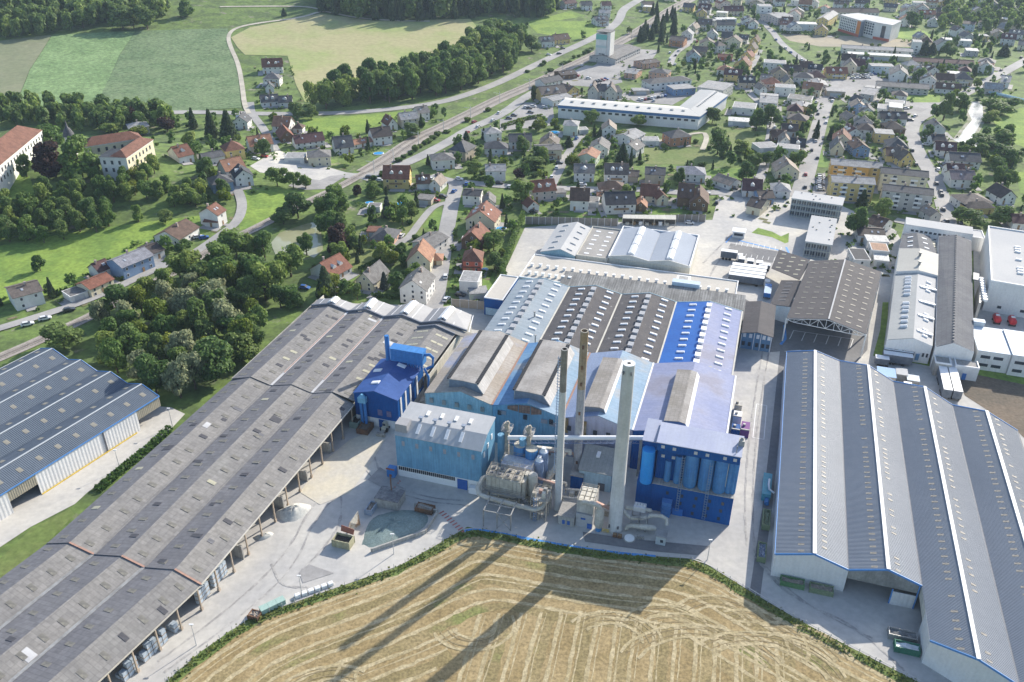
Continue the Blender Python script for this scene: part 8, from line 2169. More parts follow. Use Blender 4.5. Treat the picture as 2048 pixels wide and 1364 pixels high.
# ---- eastern halls (frame B) 
B_ = frame(24.3)
ch = thing('canopy_hall', 'open dark-roofed truss canopy with rows of narrow rooflights', 'canopy hall', A(30,300))
f = (A(15,274.4,9), A(28.3,273.6,11.2), A(40.5,271,9)); b = (A(22.2,325,9), A(34.9,325.5,11.2), A(48.3,323,9))
sL, sR = slope_pair(ch, f, b, (brownroof, brownroof))
for sl_ in (sL, sR):
 me = patch_mesh('rooflight_strip', *sl_, .5,1.7,.08, MATS['buff_rooflight'])
 for t_ in (.22,.5,.78): row_on(ch, 'rooflight', me, *sl_, [(k+.7)/11.5 for k in range(11)], t_)
mb = MB(); bar(mb, up(f[1],.12), up(b[1],.12),.5,.15); mb.build('ridge_cap', palegrey, ch)
mb = MB(); pL, pM, pR = f; bot = lambda t: (pL[0]+(pR[0]-pL[0])*t, pL[1]+(pR[1]-pL[1])*t, 8.6 if t in (0,1) else 8.0)
top = lambda t: lerp3(pL, pM, t/.52) if t < .52 else lerp3(pM, pR, (t-.52)/.48)
n = 10
for k in range(n):
 a_, b_ = k/n, (k+1)/n; bar(mb, bot(a_), bot(b_),.2,.2); bar(mb, bot(a_), up(top(a_),-.25),.14,.14); bar(mb, bot(a_) if k % 2 else up(top(a_),-.25), up(top(b_),-.25) if k % 2 else bot(b_),.14,.14)
 bar(mb, up(top(a_),-.25), up(top(b_),-.25),.2,.2)
mb.build('truss', M('white_steel', (.66,.65,.62), fine=.05, rough=.6), ch)
for p_ in (f[0], f[2], lerp3(f[0], b[0],.33), lerp3(f[0], b[0],.66), lerp3(f[2], b[2],.33), lerp3(f[2], b[2],.66), b[0], b[1], b[2]):
 mb = MB(); bar(mb, (p_[0], p_[1],0),(p_[0]+.001, p_[1], p_[2]-.2),.4,.4); mb.build('post', MATS['white_steel'], ch)
wall([b[2], b[1], b[0]], conc_wall, ch); wall([(f[2][0]-1, f[2][1]+20,9), b[2]], whitewall, ch)
for (q, lab) in (((A(10.6,337.4,6.9), A(8.5,319.3,6.5), A(19,309.6,7.6), A(22.9,328,8.1)), 'rear_wing'),((A(12.6,311.5,5.6), A(9.3,290,5.6), A(16.6,287.2,7.2), A(19.8,309.4,7.5)), 'side_wing')):
 mb = MB(); mb.slab(*q, t=.2); mb.build('lean_to_roof', brownroof, ch)
 if lab == 'rear_wing':
  me = patch_mesh('rooflight_strip', q[0], q[1], q[2], q[3],.7,1.7,.08, light_sheet)
  for t_ in (.2,.5,.8): row_on(ch, 'rooflight', me, *q, [.15,.38,.62,.85], t_)
 else:
  me = patch_mesh('rooflight_strip', q[0], q[1], q[2], q[3],.7,2.6,.05, darkcap); row_on(ch, 'rooflight', me, *q, [.12,.25,.4,.52,.66,.8],.45)
mb = MB(); mb.slab(A(19.6,308,7.9), A(22.2,309,8.2), A(25,327,8.4), A(22.6,328.4,8.2), t=.3); mb.build('cream_strip_roof', creamwall, ch)
wall([A(13,311,5.5), A(9.6,290,5.5)], trimblue if 0 else M('blue_side_wall', (.10,.28,.55), fine=.1, rough=.6), ch); wall([A(9.6,290.3,5.4), A(16.4,287.5,7.0)], whitewall, ch)
def shed3(name, label, pts_f, pts_b, mats, wm, cat='hall'):
 t = thing(name, label, cat, (pts_f[1][0], pts_f[1][1],0)); s = slope_pair(t, pts_f, pts_b, mats)
 wall([pts_f[0], up(pts_f[1],-.06), pts_f[2]], wm, t); wall([pts_b[2], up(pts_b[1],-.06), pts_b[0]], wm, t); wall([pts_b[0], pts_f[0]], wm, t); wall([pts_f[2], pts_b[2]], wm, t); return t, s
grey_fibre = M('grey_fibre_roof', (.115,.12,.135),(.14,.145,.155), ns=.1, fine=.14, rough=.88, sheet=(1.1,1.6,.05,.07,.75), streak=.08)
t, s = shed3('dark_shed', 'dark grey gabled shed at the back of the eastern row', (A(56.8,350.8,7), A(64,348.5,9), A(71.5,349.5,7)),(A(59.8,370,7), A(64.8,367.5,9), A(70.4,371,7)),(grey_fibre, grey_fibre), whitewall)
for sl_ in s: row_on(t, 'rooflight', patch_mesh('rl', *sl_, .9,2.0,.2, dome), *sl_, [.25,.5,.75],.55)
t, s = shed3('cream_roof_hall', 'hall with plain cream-grey gabled roof in the eastern row', (A(54,327.5,8), A(61.5,326.5,10), A(69.1,328.4,8)),(A(56.8,350.7,8), A(64,348.4,10), A(71.5,349.4,8)),(M('cream_steel_roof', (.38,.375,.345),(.35,.345,.32), ns=.06, fine=.06, rough=.7), MATS['cream_steel_roof'] if 'cream_steel_roof' in MATS else membrane_white), whitewall)
for k in range(2):
 p = lerp3(s[0][3], s[0][2],.35+.4*k); mb = MB(); mb.tube([up(p, -.2), up(p, 1.2)],.45,10); mb.tube([up(p, 1.2), up(p, 1.5)],.7,10); mb.build('roof_vent', bare, t)
t, s = shed3('grey_roof_hall', 'long pale grey gabled hall with white domes and windowed end wall', (A(47.5,273,7), A(55.2,273,9), A(61.5,273,7)),(A(53.9,327,7), A(61.4,326.2,9), A(69,328,7)),(M('grey_white_roof', (.33,.345,.345),(.365,.375,.37), ns=.08, fine=.07, rough=.8, spec=.15, streak=.08), membrane_white), whitewall)
row_on(t, 'rooflight', dome_mesh('rooflight_dome', s[0][0], s[0][1], s[0][3],1.1,2.2,.8, dome), *s[0],[.08,.13,.18,.24,.3,.36,.5,.56,.62,.7,.77,.84],.6)
row_on(t, 'rooflight', dome_mesh('rooflight_dome', s[1][0], s[1][1], s[1][3],1.3,1.8,.5, dome), *s[1],[.08,.16,.30,.38,.56,.74,.82,.88],.45)
for s_ in (.12,.34,.55,.78):
 mb = MB(); p, q = on_slope(*s[1], s_, .05), on_slope(*s[1], s_, .85); bar(mb, up(p, .5), up(q, .12),1.2,.5); mb.build('roof_baffle', whitecap, t)
for x_ in (49.2,51,53.2,54,54.8,55.6,56.4,59.4,60.6): aB(t, 'window', glass, x_-.3 if x_ > 52 else x_-.6,272.75,2.6, x_+.3 if x_ > 52 else x_+.6,273.0,3.9)
aB(t, 'door', M('steel_blue_wall', (.1,.22,.36)),57.3,272.75,1,58.4,273,3.4)
t, s = shed3('dark_long_hall', 'long dark grey fibre-cement gabled hall in the eastern row', (A(62,271,8), A(66.7,271,10.4), A(73.5,271.2,8)),(A(73.5,369,8), A(79.3,366.5,10.4), A(85.8,367.8,8)),(grey_fibre, grey_fibre), whitewall)
mb = MB(); p, q = s[0][2], s[0][3]
for k in range(46): c_ = lerp3(p, q, (k+.5)/46); bar(mb, up(c_, .15), up(lerp3(p, q, (k+.85)/46),.15),.6,.25)
mb.build('ridge_cap', darkcap, t)
t = flat_block('link_block', 'low gravel roof with translucent panels between two eastern halls', 'building', 69.7,352,73.2,369,6.2, whitewall, flatgrey, 0)
for k in range(6): aB(t, 'rooflight', light_sheet, 70.3,353+k*2.6,6.2,72.4,354.5+k*2.6,6.35)
wl = thing('white_long_block', 'long white block with a row of dark windows behind the eastern halls', 'building', A(73,375)); pts_ = [A(60.6,373.6), A(86.4,370.4), A(87.4,379), A(61.5,382.2)]
mb = MB(); mb.prism([(p[0], p[1]) for p in pts_],0,9.7); mb.build('wall', whitewall, wl); mb = MB(); mb.prism([(p[0], p[1]) for p in pts_],9.71,9.9); mb.build('roof', membrane_white, wl)
for k in range(12): p = lerp3(pts_[0], pts_[1],.1+k*.068); mb = MB(); bar(mb, (p[0], p[1],7.6),(p[0]+1.1, p[1]-.33,7.6),.3,.9); mb.build('window', glass, wl)
for k in range(4): p = lerp3(pts_[0], pts_[1],.08+k*.11+(.05 if k else 0)); mb = MB(); bar(mb, (p[0], p[1],4.9),(p[0]+1.0, p[1]-.3,4.9),.3,.9); mb.build('window', glass, wl)
wh = flat_block('white_hall', 'big white flat-roofed hall at the right edge of the works', 'hall', 0,0,34,56,12, whitewall, membrane_white, .5, whitecap, F=lambda u, v, z=0: (lambda p: (p[0]+A(84.8,320)[0], p[1]+A(84.8,320)[1], z))(B_(u, v, z)))
WF = lambda u, v, z=0: (lambda p: (p[0]+A(84.8,320)[0], p[1]+A(84.8,320)[1], z))(B_(u, v, z))
for k, v_ in enumerate((11,13.5,16,24,32,34.5,37)): mb = MB(); mb.box(9, v_, 12,11, v_+1,12.6, T=WF); mb.build('rooflight', dome, wh)
for x_ in (4.5,12,13.4,18): mb = MB(); mb.box(x_, -.15,2, x_+1.3,.02,3, T=WF); mb.build('window', glass, wh)
lk = flat_block('link_building', 'low white flat-roofed link beside the big white hall', 'building', 87.5,377.5,93,386.5,5.8, whitewall, membrane_white, .3)
ct = thing('cooling_units', 'row of white fan coolers on a grey plant wall beside the big white hall', 'cooling plant', A(82,318))
mb = MB(); mb.slab(A(80.6,307,0), A(84.6,330,0), A(84.6,330,8.4), A(80.9,308,8.4), t=.8); mb.build('plant_wall', bare, ct)
for k in range(9): p = lerp3(A(82.2,310,8.6), A(83.6,328,8.6), k/8); aT(ct, 'fan', whitecap, [p, up(p, .8)],.85,10)
mb = MB(); mb.slab(A(80.6,327,8.9), A(82.6,326.6,8.9), A(83.6,333,8.9), A(81.6,333.6,8.9), t=.3)
mb.build('panel', M('dark_panel', (.10,.12,.16), fine=.1, rough=.4), ct)
fr = thing('white_front_block', 'low white flat-roofed block below the big white hall with strip windows', 'building', A(82,280))
for u0, v0, u1, v1, h_ in ((75.4,274.4,85.2,291.6,7),(85.4,273.6,99,291,7.5),(76.2,291.8,79.6,294,8.6)):
 aB(fr, 'wall', whitewall, u0, v0,0, u1, v1, h_); aB(fr, 'roof', M('ice_blue_roof', (.50,.56,.62), fine=.05, rough=.6), u0-.15, v0-.15, h_, u1+.1, v1+.1, h_+.25)
for x_ in (76.6,80.4,86.5,91,95): 
 for z_ in (1.6,4.6): aB(fr, 'window', glass, x_, (274.2 if x_ < 85 else 273.4), z_, x_+2.8,(274.42 if x_ < 85 else 273.62), z_+1.0)
for k, (u0, u1) in enumerate(((62.2,67),(68.2,75.2))):
 p = thing('loading_porch', ('grey loading porch with sunken flat roof, left of the pair', 'white loading porch with blue door, right of the pair')[k], 'porch', A(u0,268), 'loading porches below the dark hall')
 aB(p, 'wall', whitewall if k else conc_wall, u0,266.2,0, u1,270.9,4.6); aB(p, 'roof', flatgrey, u0+.3,266.5,4.6, u1-.3,270.7,4.68)
 mb = MB()
 for a_ in ((u0,266.2, u1,266.5),(u0,266.5, u0+.3,270.9),(u1-.3,266.5, u1,270.9)): mb.box(a_[0], a_[1],4.6, a_[2], a_[3],5.1, T=A)
 mb.build('parapet', whitecap, p)
 aB(p, 'door', M('mid_blue_door', (.04,.17,.48)), u0+2.6,266.05,0, u0+3.8,266.22,2.4)
def nth(n):
 u_ = ['', 'first', 'second', 'third', 'fourth', 'fifth', 'sixth', 'seventh', 'eighth', 'ninth', 'tenth', 'eleventh', 'twelfth', 'thirteenth', 'fourteenth', 'fifteenth', 'sixteenth', 'seventeenth', 'eighteenth', 'nineteenth']
 if n < 20: return u_[n]
 t_ = ['', '', 'twent', 'thirt', 'fort', 'fift', 'sixt', 'sevent', 'eight', 'ninet'][n//10]
 return t_+'ieth' if n % 10 == 0 else t_+'y-'+u_[n % 10]

# ------------------------------------------------------------------ yard: cullet heap, skips, trailers, lamps
def heap(name, label, cat, pts, h, mat, n=26, z0=.1):
 """irregular heap over a world polygon"""
 cx = sum(p[0] for p in pts)/len(pts); cy = sum(p[1] for p in pts)/len(pts); t = MB(); V = [(cx, cy, z0+h)]; m = len(pts)*4; rings = 6
 out = smooth(pts+[pts[0]],2)[:-1]; m = len(out)
 for r_ in range(1, rings+1):
  q = r_/rings
  for x, y in out: V.append((cx+(x-cx)*q+random.uniform(-.15,.15), cy+(y-cy)*q+random.uniform(-.15,.15), z0+h*(1-q**1.4)*(1+random.uniform(-.22,.22)) if r_ < rings else .02))
 F_ = [(0,1+i, 1+(i+1) % m) for i in range(m)]
 for r_ in range(rings-1):
  for i in range(m): a = 1+r_*m+i; b = 1+r_*m+(i+1) % m; F_.append((a, a+m, b+m, b))
 t.add(V, F_, 0, True); o = t.build(name, mat); return tag(o, label, cat)
def AA(*l): return [A(u, v)[:2] for u, v in l]
heap('cullet_heap', 'flat heap of grey-green crushed glass inside the low yard wall', 'glass heap', AA((-80.5,140.2),(-76.5,139.6),(-68,148.5),(-67.6,155.4),(-73.5,156),(-79,153.4),(-82.6,149.5)),1.3, cullet)
heap('sand_heap', 'pale sand heap spilling out of the open long shed', 'sand heap', AA((-107,143),(-104.5,149),(-98.2,150),(-98.6,145),(-101,141.6)),2.2, sandpile)
heap('sand_heap', 'small low sand heap at the shed post in front of the larger heap', 'sand heap', AA((-107,134.5),(-104,138),(-102.2,137),(-104.4,133.6)),1.0, sandpile)
yw = thing('low_yard_wall', 'low concrete yard wall along the edge of the glass heap', 'yard wall', A(-72,143))
mb = MB(); 
for a_, b_ in (((-77,138.6),(-66.9,148.6)),((-66.9,148.6),(-66.6,156.3)),((-66.6,156.3),(-73.4,157.2))): p, q = A(*a_), A(*b_); bar(mb, (p[0], p[1],.6),(q[0], q[1],.6),.4,1.2)
mb.build('wall', conc_wall, yw)
bk = thing('bunker', 'square concrete bunker with littered roof behind the glass heap', 'bunker', A(-79.5,156))
aB(bk, 'wall', conc_wall, -83,154,0,-76.6,159,2.9); aB(bk, 'roof', M('littered_roof', (.15,.15,.16),(.25,.245,.24), ns=.5, fine=.3, rough=.9),-83.1,153.9,2.9,-76.5,159.1,3.1)
aT(bk, 'mast', rust, [A(-80,158,3.1), A(-80,158,8)],.15,8)
def skip(label, u0, v0, u1, v1, h, mat, fill, rz=0, cat='skip', F=A, group='waste skips in the yard'):
 t = thing('skip', label, cat, F((u0+u1)/2,(v0+v1)/2), group); s = .18
 mb = MB(); mb.box(u0, v0,.05, u1, v1,.3, T=F)
 for a_ in ((u0, v0, u1, v0+s),(u0, v1-s, u1, v1),(u0, v0+s, u0+s, v1-s),(u1-s, v0+s, u1, v1-s)): mb.box(a_[0], a_[1],.3, a_[2], a_[3], h, T=F)
 k = int(max(u1-u0, v1-v0)/.9)
 for i in range(k+1):
  if u1-u0 > v1-v0: x = u0+(u1-u0)*i/k; mb.box(x-.08, v0-.1,.1, x+.08, v0, h, T=F); mb.box(x-.08, v1,.1, x+.08, v1+.1, h, T=F)
  else: y = v0+(v1-v0)*i/k; mb.box(u0-.1, y-.08,.1, u0, y+.08, h, T=F); mb.box(u1, y-.08,.1, u1+.1, y+.08, h, T=F)
 mb.build('body', mat, t)
 if fill:
  mb = MB(); g_ = 7; V = [F(u0+s+(u1-u0-2*s)*i/g_, v0+s+(v1-v0-2*s)*j/g_, h*.62+random.uniform(-.05,.45)) for j in range(g_+1) for i in range(g_+1)]; mb.add(V, [(j*(g_+1)+i, j*(g_+1)+i+1,(j+1)*(g_+1)+i+1,(j+1)*(g_+1)+i) for j in range(g_) for i in range(g_)]); mb.build('load', fill, t)
 return t
skip('green open skip full of rubble, left one below the white gable wall', 18.2,157,23.5,159.1,1.5, green_steel, rubble)
skip('olive open skip full of rubble, right one below the white gable wall', 24.7,156.8,29.9,158.9,1.5, olive_steel, rubble)
skip('dark green skip with white bags next to the warehouse side wall', 42.2,144.6,47.2,146.8,1.7, M('dark_green_skip', (.04,.15,.10), fine=.2, rough=.7), tarp)
skip('grey open trailer skip behind the dark green skip', 41.2,148,47,150.2,1.6, bare, M('grey_load', (.22,.22,.22), fine=.3))
skip('green skip of blue scrap in the shaded side lane', 12.6,163.2,14.5,168.8,1.7, olive_steel, scrapmat)
skip('closed olive skip with two dark hatches in the side lane', 13.1,175,14.9,181.2,1.9, olive_steel, M('olive_lid', (.20,.24,.16), fine=.15))
skip('rusty open skip beside the bunker wall', -72.4,155.2,-67.8,157.6,1.5, rust, rubble)
skip('rusty skip parked in front of the blue shed', -101.4,181.4,-98.0,185.6,1.9, rust, M('brown_fill', (.16,.12,.09), fine=.3))
skip('yellowish steel bin with dark load by the leaning plates', -86.8,137.6,-82.2,140.4,2.3, M('yellowed_steel', (.42,.40,.26),(.34,.32,.21), ns=.5, fine=.15, rough=.8, streak=.2), M('dark_load', (.05,.045,.04), fine=.3))
skip('narrow blue-grey trough left of the bunker', -84.2,150.4,-82.4,154.2,1.7, M('trough_blue', (.28,.33,.40), fine=.15, rough=.7), rubble)
skip('small rusty skip at the end of the white crate row', -94.2,111.6,-91.7,113.6,1.2, rust, rubble)
skip('grey-green container behind the rusty skip at the blue shed', -104.6,183.4,-102.0,189,2.2, M('container_green', (.22,.30,.27), fine=.15, rough=.7), M('dark_load', (.05,.045,.04)))
lp_ = thing('leaning_plates', 'rust-stained white steel plates leaning upright beside the glass heap', 'steel plates', A(-84,144))
mb = MB(); mb.slab(A(-85.4,142.6,0), A(-83.6,146.6,0), A(-84.0,146.8,4.4), A(-84.6,143.2,3.4), t=.12); mb.build('plate', M('rust_stained_plate', (.56,.52,.44),(.36,.22,.13), ns=.5, fine=.2, rough=.8, edges=(.5,.62)), lp_)
mb = MB(); mb.slab(A(-86.2,141.2,2.1), A(-82.6,140.8,2.1), A(-82.4,141.2,3.5), A(-86.2,141.8,3.5), t=.12); mb.build('lid', M('red_rust', (.30,.12,.08), fine=.2, rough=.9), lp_)
cm_ = thing('waste_compactor', 'teal waste compactor with white pipe in the shaded side lane', 'compactor', A(13.4,190))
aB(cm_, 'body', teal, 12.4,186.4,.1,14.6,195.5,2.4); aT(cm_, 'pipe', whitecap, [A(15.4,188,2.0), A(14.0,188.2,2.8), A(13.8,190,2.9), A(13.9,192.4,2.8)],.28,10); aT(cm_, 'ram', tankblue, [A(13.8,184.4,.9), A(13.8,186.4,.9)],.6,10)
wg = thing('wheel_loader', 'wheel loader parked by the blue shed door', 'wheel loader', A(-94.3,184.6))
mb = MB(); mb.box(-95.0,184.4,.6,-93.6,187.4,1.6, T=A); mb.box(-94.8,185,1.6,-93.8,186.2,2.9, T=A); mb.build('body', M('loader_cream', (.52,.49,.38), fine=.15), wg); aB(wg, 'windscreen', glass, -94.75,184.95,1.9,-93.85,185.02,2.7); mb = MB(); mb.box(-95.6,181.9,.1,-93.0,182.9,1.0, T=A); mb.box(-94.9,182.8,.5,-93.7,184.5,.9, T=A); mb.build('bucket', dusty, wg)
for x_ in (-95.2,-93.4):
 for y_ in (184.8,187): aT(wg, 'wheel', tyre, [A(x_-.2, y_, .65), A(x_+.2, y_, .65)],.65,12)
bb = thing('blue_bin_press', 'bright blue steel press at the left corner of the sky-blue building', 'press', A(-84,167)); aB(bb, 'body', filterblue, -85,166,.1,-82.8,168,2.8); mb = MB(); mb.box(-85.1,165.8,2.8,-82.7,166,3.2, T=A); mb.box(-84.2,165.7,.6,-83.6,165.98,1.2, T=A); mb.build('frame', M('red_rust', (.3,.12,.08)), bb)
for k in range(3):
 u0 = -91.8+k*1.15; v0 = 114.6+k*1.55; t = thing('mint_container', 'mint-green lidded waste container by the field edge, %s of three' % ('nearest', 'middle', 'farthest')[k], 'container', A(u0, v0), 'mint containers by the field edge', R(35)); mb = MB(); T2 = lambda x, y, z, u0=u0, v0=v0: tuple(Vector(A(u0, v0))+Matrix.Rotation(R(36),3, 'Z') @ Vector((x, y, z))); mb.box(-.9,-.8,.1,.9,.8,1.25, T=T2); mb.build('body', mint, t); t.rotation_euler.z = 0; mb = MB(); mb.box(-.95,-.85,1.25,.95,.85,1.4, T=T2); mb.build('lid', mint, t)
for k in range(6):
 u0 = -86.9+k*1.1; v0 = 120.6+k*1.1; t = thing('white_crate', 'white plastic crate in the row by the field edge, %s from the near end' % ('first', 'second', 'third', 'fourth', 'fifth', 'sixth')[k], 'crate', A(u0, v0), 'white crates by the field edge'); T2 = lambda x, y, z, u0=u0, v0=v0: tuple(Vector(A(u0, v0))+Matrix.Rotation(R(29),3, 'Z') @ Vector((x, y, z))); mb = MB(); mb.box(-.6,-.5,.1,.6,.5,.8, T=T2); mb.build('body', white_paint, t); mb = MB(); mb.box(-.5,-.4,.8,.5,.4,.86, T=T2); mb.build('lid', tarp, t)
# trailers and lorries
def trailer(label, u, v, az, L_=13.4, h=3.9, F=A, cab=None, side=trailer_side, top=tarp, group='parked white-topped trailers', name='trailer'):
 t = thing(name, label, 'trailer' if cab is None else 'lorry', F(u, v), group, az)
 def T(x, y, z): return tuple(wloc(t)+Vector((x, y, z)))
 mb = MB(); mb.box(-L_/2,-1.25,1.05, L_/2,1.25, h-.06, T=T); mb.build('body', side, t)
 mb = MB(); mb.box(-L_/2-.03,-1.28, h-.06, L_/2+.03,1.28, h, T=T); mb.build('roof', top, t)
 mb = MB(); mb.box(-L_/2,-.5,.8, L_/2,.5,1.05, T=T); mb.build('chassis', darkcap, t)
 for x_ in (-L_/2+1.2,-L_/2+2.5,-L_/2+3.8, L_/2-2.5):
  for y_ in (-1.05,1.05): aT(t, 'wheel', tyre, [T(x_, y_-.14,.5), T(x_, y_+.14,.5)],.5,10)
 if cab:
  mb = MB(); x0 = L_/2+.3; mb.box(x0,-1.2,.5, x0+2,1.2,2.9, T=T); mb.build('cab', cab, t); mb = MB(); mb.box(x0+1.98,-1.1,1.7, x0+2.05,1.1,2.6, T=T); mb.build('windscreen', glass, t)
  for y_ in (-1.05,1.05): aT(t, 'wheel', tyre, [T(x0+1, y_-.14,.5), T(x0+1, y_+.14,.5)],.5,10)
 return t
az0 = R(-16.75)
for k in range(4): trailer(('front trailer of the white row in the truck yard, dark side towards the flat block', 'second trailer of the white row in the truck yard', 'third trailer of the white row in the truck yard', 'rearmost trailer of the white row in the truck yard')[k],-.2+k*.2,315.6+k*3.15, az0, cab=whitecap if k in (0,) else None)
for k in range(2): trailer(('front short white trailer on the verge below the grey-roofed hall', 'rear short white trailer on the verge below the grey-roofed hall')[k],51.5+k*.4,270.0+k*3.3, az0, L_=9, cab=None)
trailer('white short trailer left of the pair on the verge', 46.6,267.6, az0, L_=4.2, h=3.2)
for k in range(2):
 for j in range(3): trailer('%s white trailer in the %s file beside the brown field' % (('left', 'right')[k] if 0 else ('near', 'middle', 'far')[j],('left', 'right')[k]),64.6+k*2.9,255.5+j*7.6, R(90-16.75), L_=7.3)
trailer('white box trailer with dark open end in the truck yard entrance', -8.5,337, az0, L_=6.5, cab=whitecap)
for k in range(3): trailer('small white-topped box %s below the parking bays' % ('left', 'in the middle', 'right')[k],-3.2+k*3.6,334.2-k*.9, az0+R(90), L_=3, h=2.8, group='small box trailers')
trailer('blue lorry with pale load bed behind the flat block', 8.3,307.5, R(90-18), L_=6, h=2.8, cab=filterblue, side=filterblue, top=M('light_blue_top', (.42,.52,.66)), group=None, name='lorry')
trailer('white van-trailer parked above the row of white trailers', 6,331, az0, L_=4.4, h=2.6, group=None)
for k, (u_, v_, w_, d_, h_, mt, nm) in enumerate(((47.2,258,5.4,5.6,3.2, M('blue_box_roof', (.28,.42,.62), fine=.06), 'pale blue square shelter by the warehouse back wall'),(52.2,261.2,3.4,4,2.4, palegrey, 'grey slatted container behind the pale blue shelter'),(55.4,258.6,3.6,3.4,2.2, M('ice_blue_roof', (.5,.56,.62)), 'pale container right of the slatted container'),(53.6,254.6,2.2,2.6,2, whitecap, 'small white box by the warehouse back wall'),(68.5,244,3.4,3,2.2, whitecap, 'white box at the corner of the brown field'))):
 t = thing('container', nm, 'container', A(u_, v_), 'containers behind the warehouse'); aB(t, 'body', bare, u_-w_/2, v_-d_/2,.1, u_+w_/2, v_+d_/2, h_); aB(t, 'lid', mt, u_-w_/2-.1, v_-d_/2-.1, h_, u_+w_/2+.1, v_+d_/2+.1, h_+.15)
for k, u_ in enumerate((88.2,93.2)):
 t = thing('red_tank_wagon', ('red tank wagon in front of the big white hall, left', 'red tank wagon in front of the big white hall, right')[k], 'tank wagon', A(u_, 311), 'red tank wagons'); aT(t, 'tank', M('signal_red', (.50,.03,.04), fine=.08, rough=.4),[A(u_, 309.4,1.7), A(u_, 309.8,1.7), A(u_, 313.4,1.7), A(u_, 313.8,1.7)],[.7,1.25,1.25,.7],14); aB(t, 'hatch', whitecap, u_-.6,311,2.85, u_+.6,312.2,3.1)
 for y_ in (310,313): aT(t, 'wheel', tyre, [A(u_-1.1, y_, .45), A(u_+1.1, y_, .45)],.45,10)
# machinery along the eastern wall of the furnace hall
for k, (u_, v_, w_, d_, h_, mt, nm) in enumerate(((3.6,221,2.4,3.4,2.6, whitecap, 'white silencer unit beside the lavender hall wall'),(3.4,226,2.2,3,3, bare, 'grey framed cooler beside the lavender hall wall'),(6.2,215.5,2.4,4.6,2.6, M('purple_box', (.20,.08,.24), fine=.1), 'purple container with beige lid beside the lavender hall'),(3.6,214.5,2.4,3.2,2.4, cobalt, 'blue machine housing beside the lavender hall wall'),(3.2,208,2.2,3.4,1.6, dusty, 'dusty heap of machine parts beside the lavender hall wall'),(3.6,189.5,1.6,3.4,3, bare, 'narrow steel rack at the silo block corner'))):
 t = thing('machine_unit', nm, 'machine', A(u_, v_), 'machines along the hall wall'); aB(t, 'housing', mt, u_-w_/2, v_-d_/2,.1, u_+w_/2, v_+d_/2, h_); mb = MB(); mb.tube([A(u_-.4, v_, h_), A(u_-.4, v_, h_+.7)],.4,10); mb.box(u_-w_/2, v_-d_/2, h_, u_+w_/2, v_-d_/2+.4, h_+.3, T=A); mb.build('top_fitting', bare if mt is not bare else dusty, t)
# lamps
lm = MB(); lm.tube([(0,0,0),(0,0,6.4)],[.11,.06],8); lamp_pole = lm.mesh('lamp_pole', lamp_m); lm = MB(); lm.box(-.45,-.14,6.35,.45,.14,.14+6.4); lamp_head = lm.mesh('lamp_head', whitecap)
def lamp(x, y, label):
 t = thing('lamp_post', label, 'lamp post', (x, y, 0), 'lamp posts of the works yard'); inst('pole', lamp_pole, t, (0,0,0)); inst('lamp_head', lamp_head, t, (0,0,0))
for x, y, l in LAMPS: lamp(x, y, l)
# painted markings
def marks(name, label_mat, strips, wd, z=.11):
 mb = MB()
 for a, b in strips: ribbon(mb, [A(*a)[:2], A(*b)[:2]], wd, z, 50)
 o = mb.build(name, label_mat, org=(0,0,0)); o['kind'] = 'structure'; return o
off = offset(bound, -.55)
mb = MB(); ribbon(mb, off[corner:corner+18],1.25,.115,3); o = mb.build('blue_kerb_stripe', blue_paint, org=(0,0,0)); o['kind'] = 'structure'
mb = MB(); ribbon(mb, offset(bound, -1.35)[corner:],.28,.113,3); o = mb.build('white_kerb_line', M('kerb_concrete', (.5,.49,.46), fine=.08), org=(0,0,0)); o['kind'] = 'structure'
marks('crossing_stripe', red_paint, [((-66.2+i*.95,156.4-i*.62),(-65.4+i*.95,157.7-i*.62)) for i in range(9)],.42)
marks('crossing_stripe', red_paint, [((-82.5+i*.1,160.6+i*.9),(-81.2+i*.1,160.9+i*.9)) for i in range(6)],.42)
marks('bay_line', white_paint, [((17.4+i*4.0,276.4),(18.6+i*4.0,283)) for i in range(6)]+[((18.6,283),(38.6,283)),((8.7,232),(11.8,232)),((8.7,214),(11.8,214)),((8.7,214),(8.7,232)),((11.8,214),(11.8,232))],.22)
marks('bay_line', white_paint, [((-6.6+i*2.3,352),(-6.3+i*2.3,356.4)) for i in range(9)]+[((-6.6+i*2.3,341),(-6.3+i*2.3,344.6)) for i in range(10)],.16,.13)
marks('blue_walkway', blue_paint, [((15.4,286),(16,276)),((16,276),(14.6,271.5)),((12.4,312),(9.0,289)),((17.2,341),(14,357)),((12,332),(16.8,341)),((-11,354),(-8.5,366)),((-6,358),(13.5,352))],.9,.118)
mb = MB(); ribbon(mb, [A(9.6,240)[:2], A(8.6,226)[:2]],4.6,.105,50); ob = mb.build('pale_slab', M('pale_slab', (.46,.445,.41), fine=.08), org=(0,0,0)); ob['kind'] = 'structure'
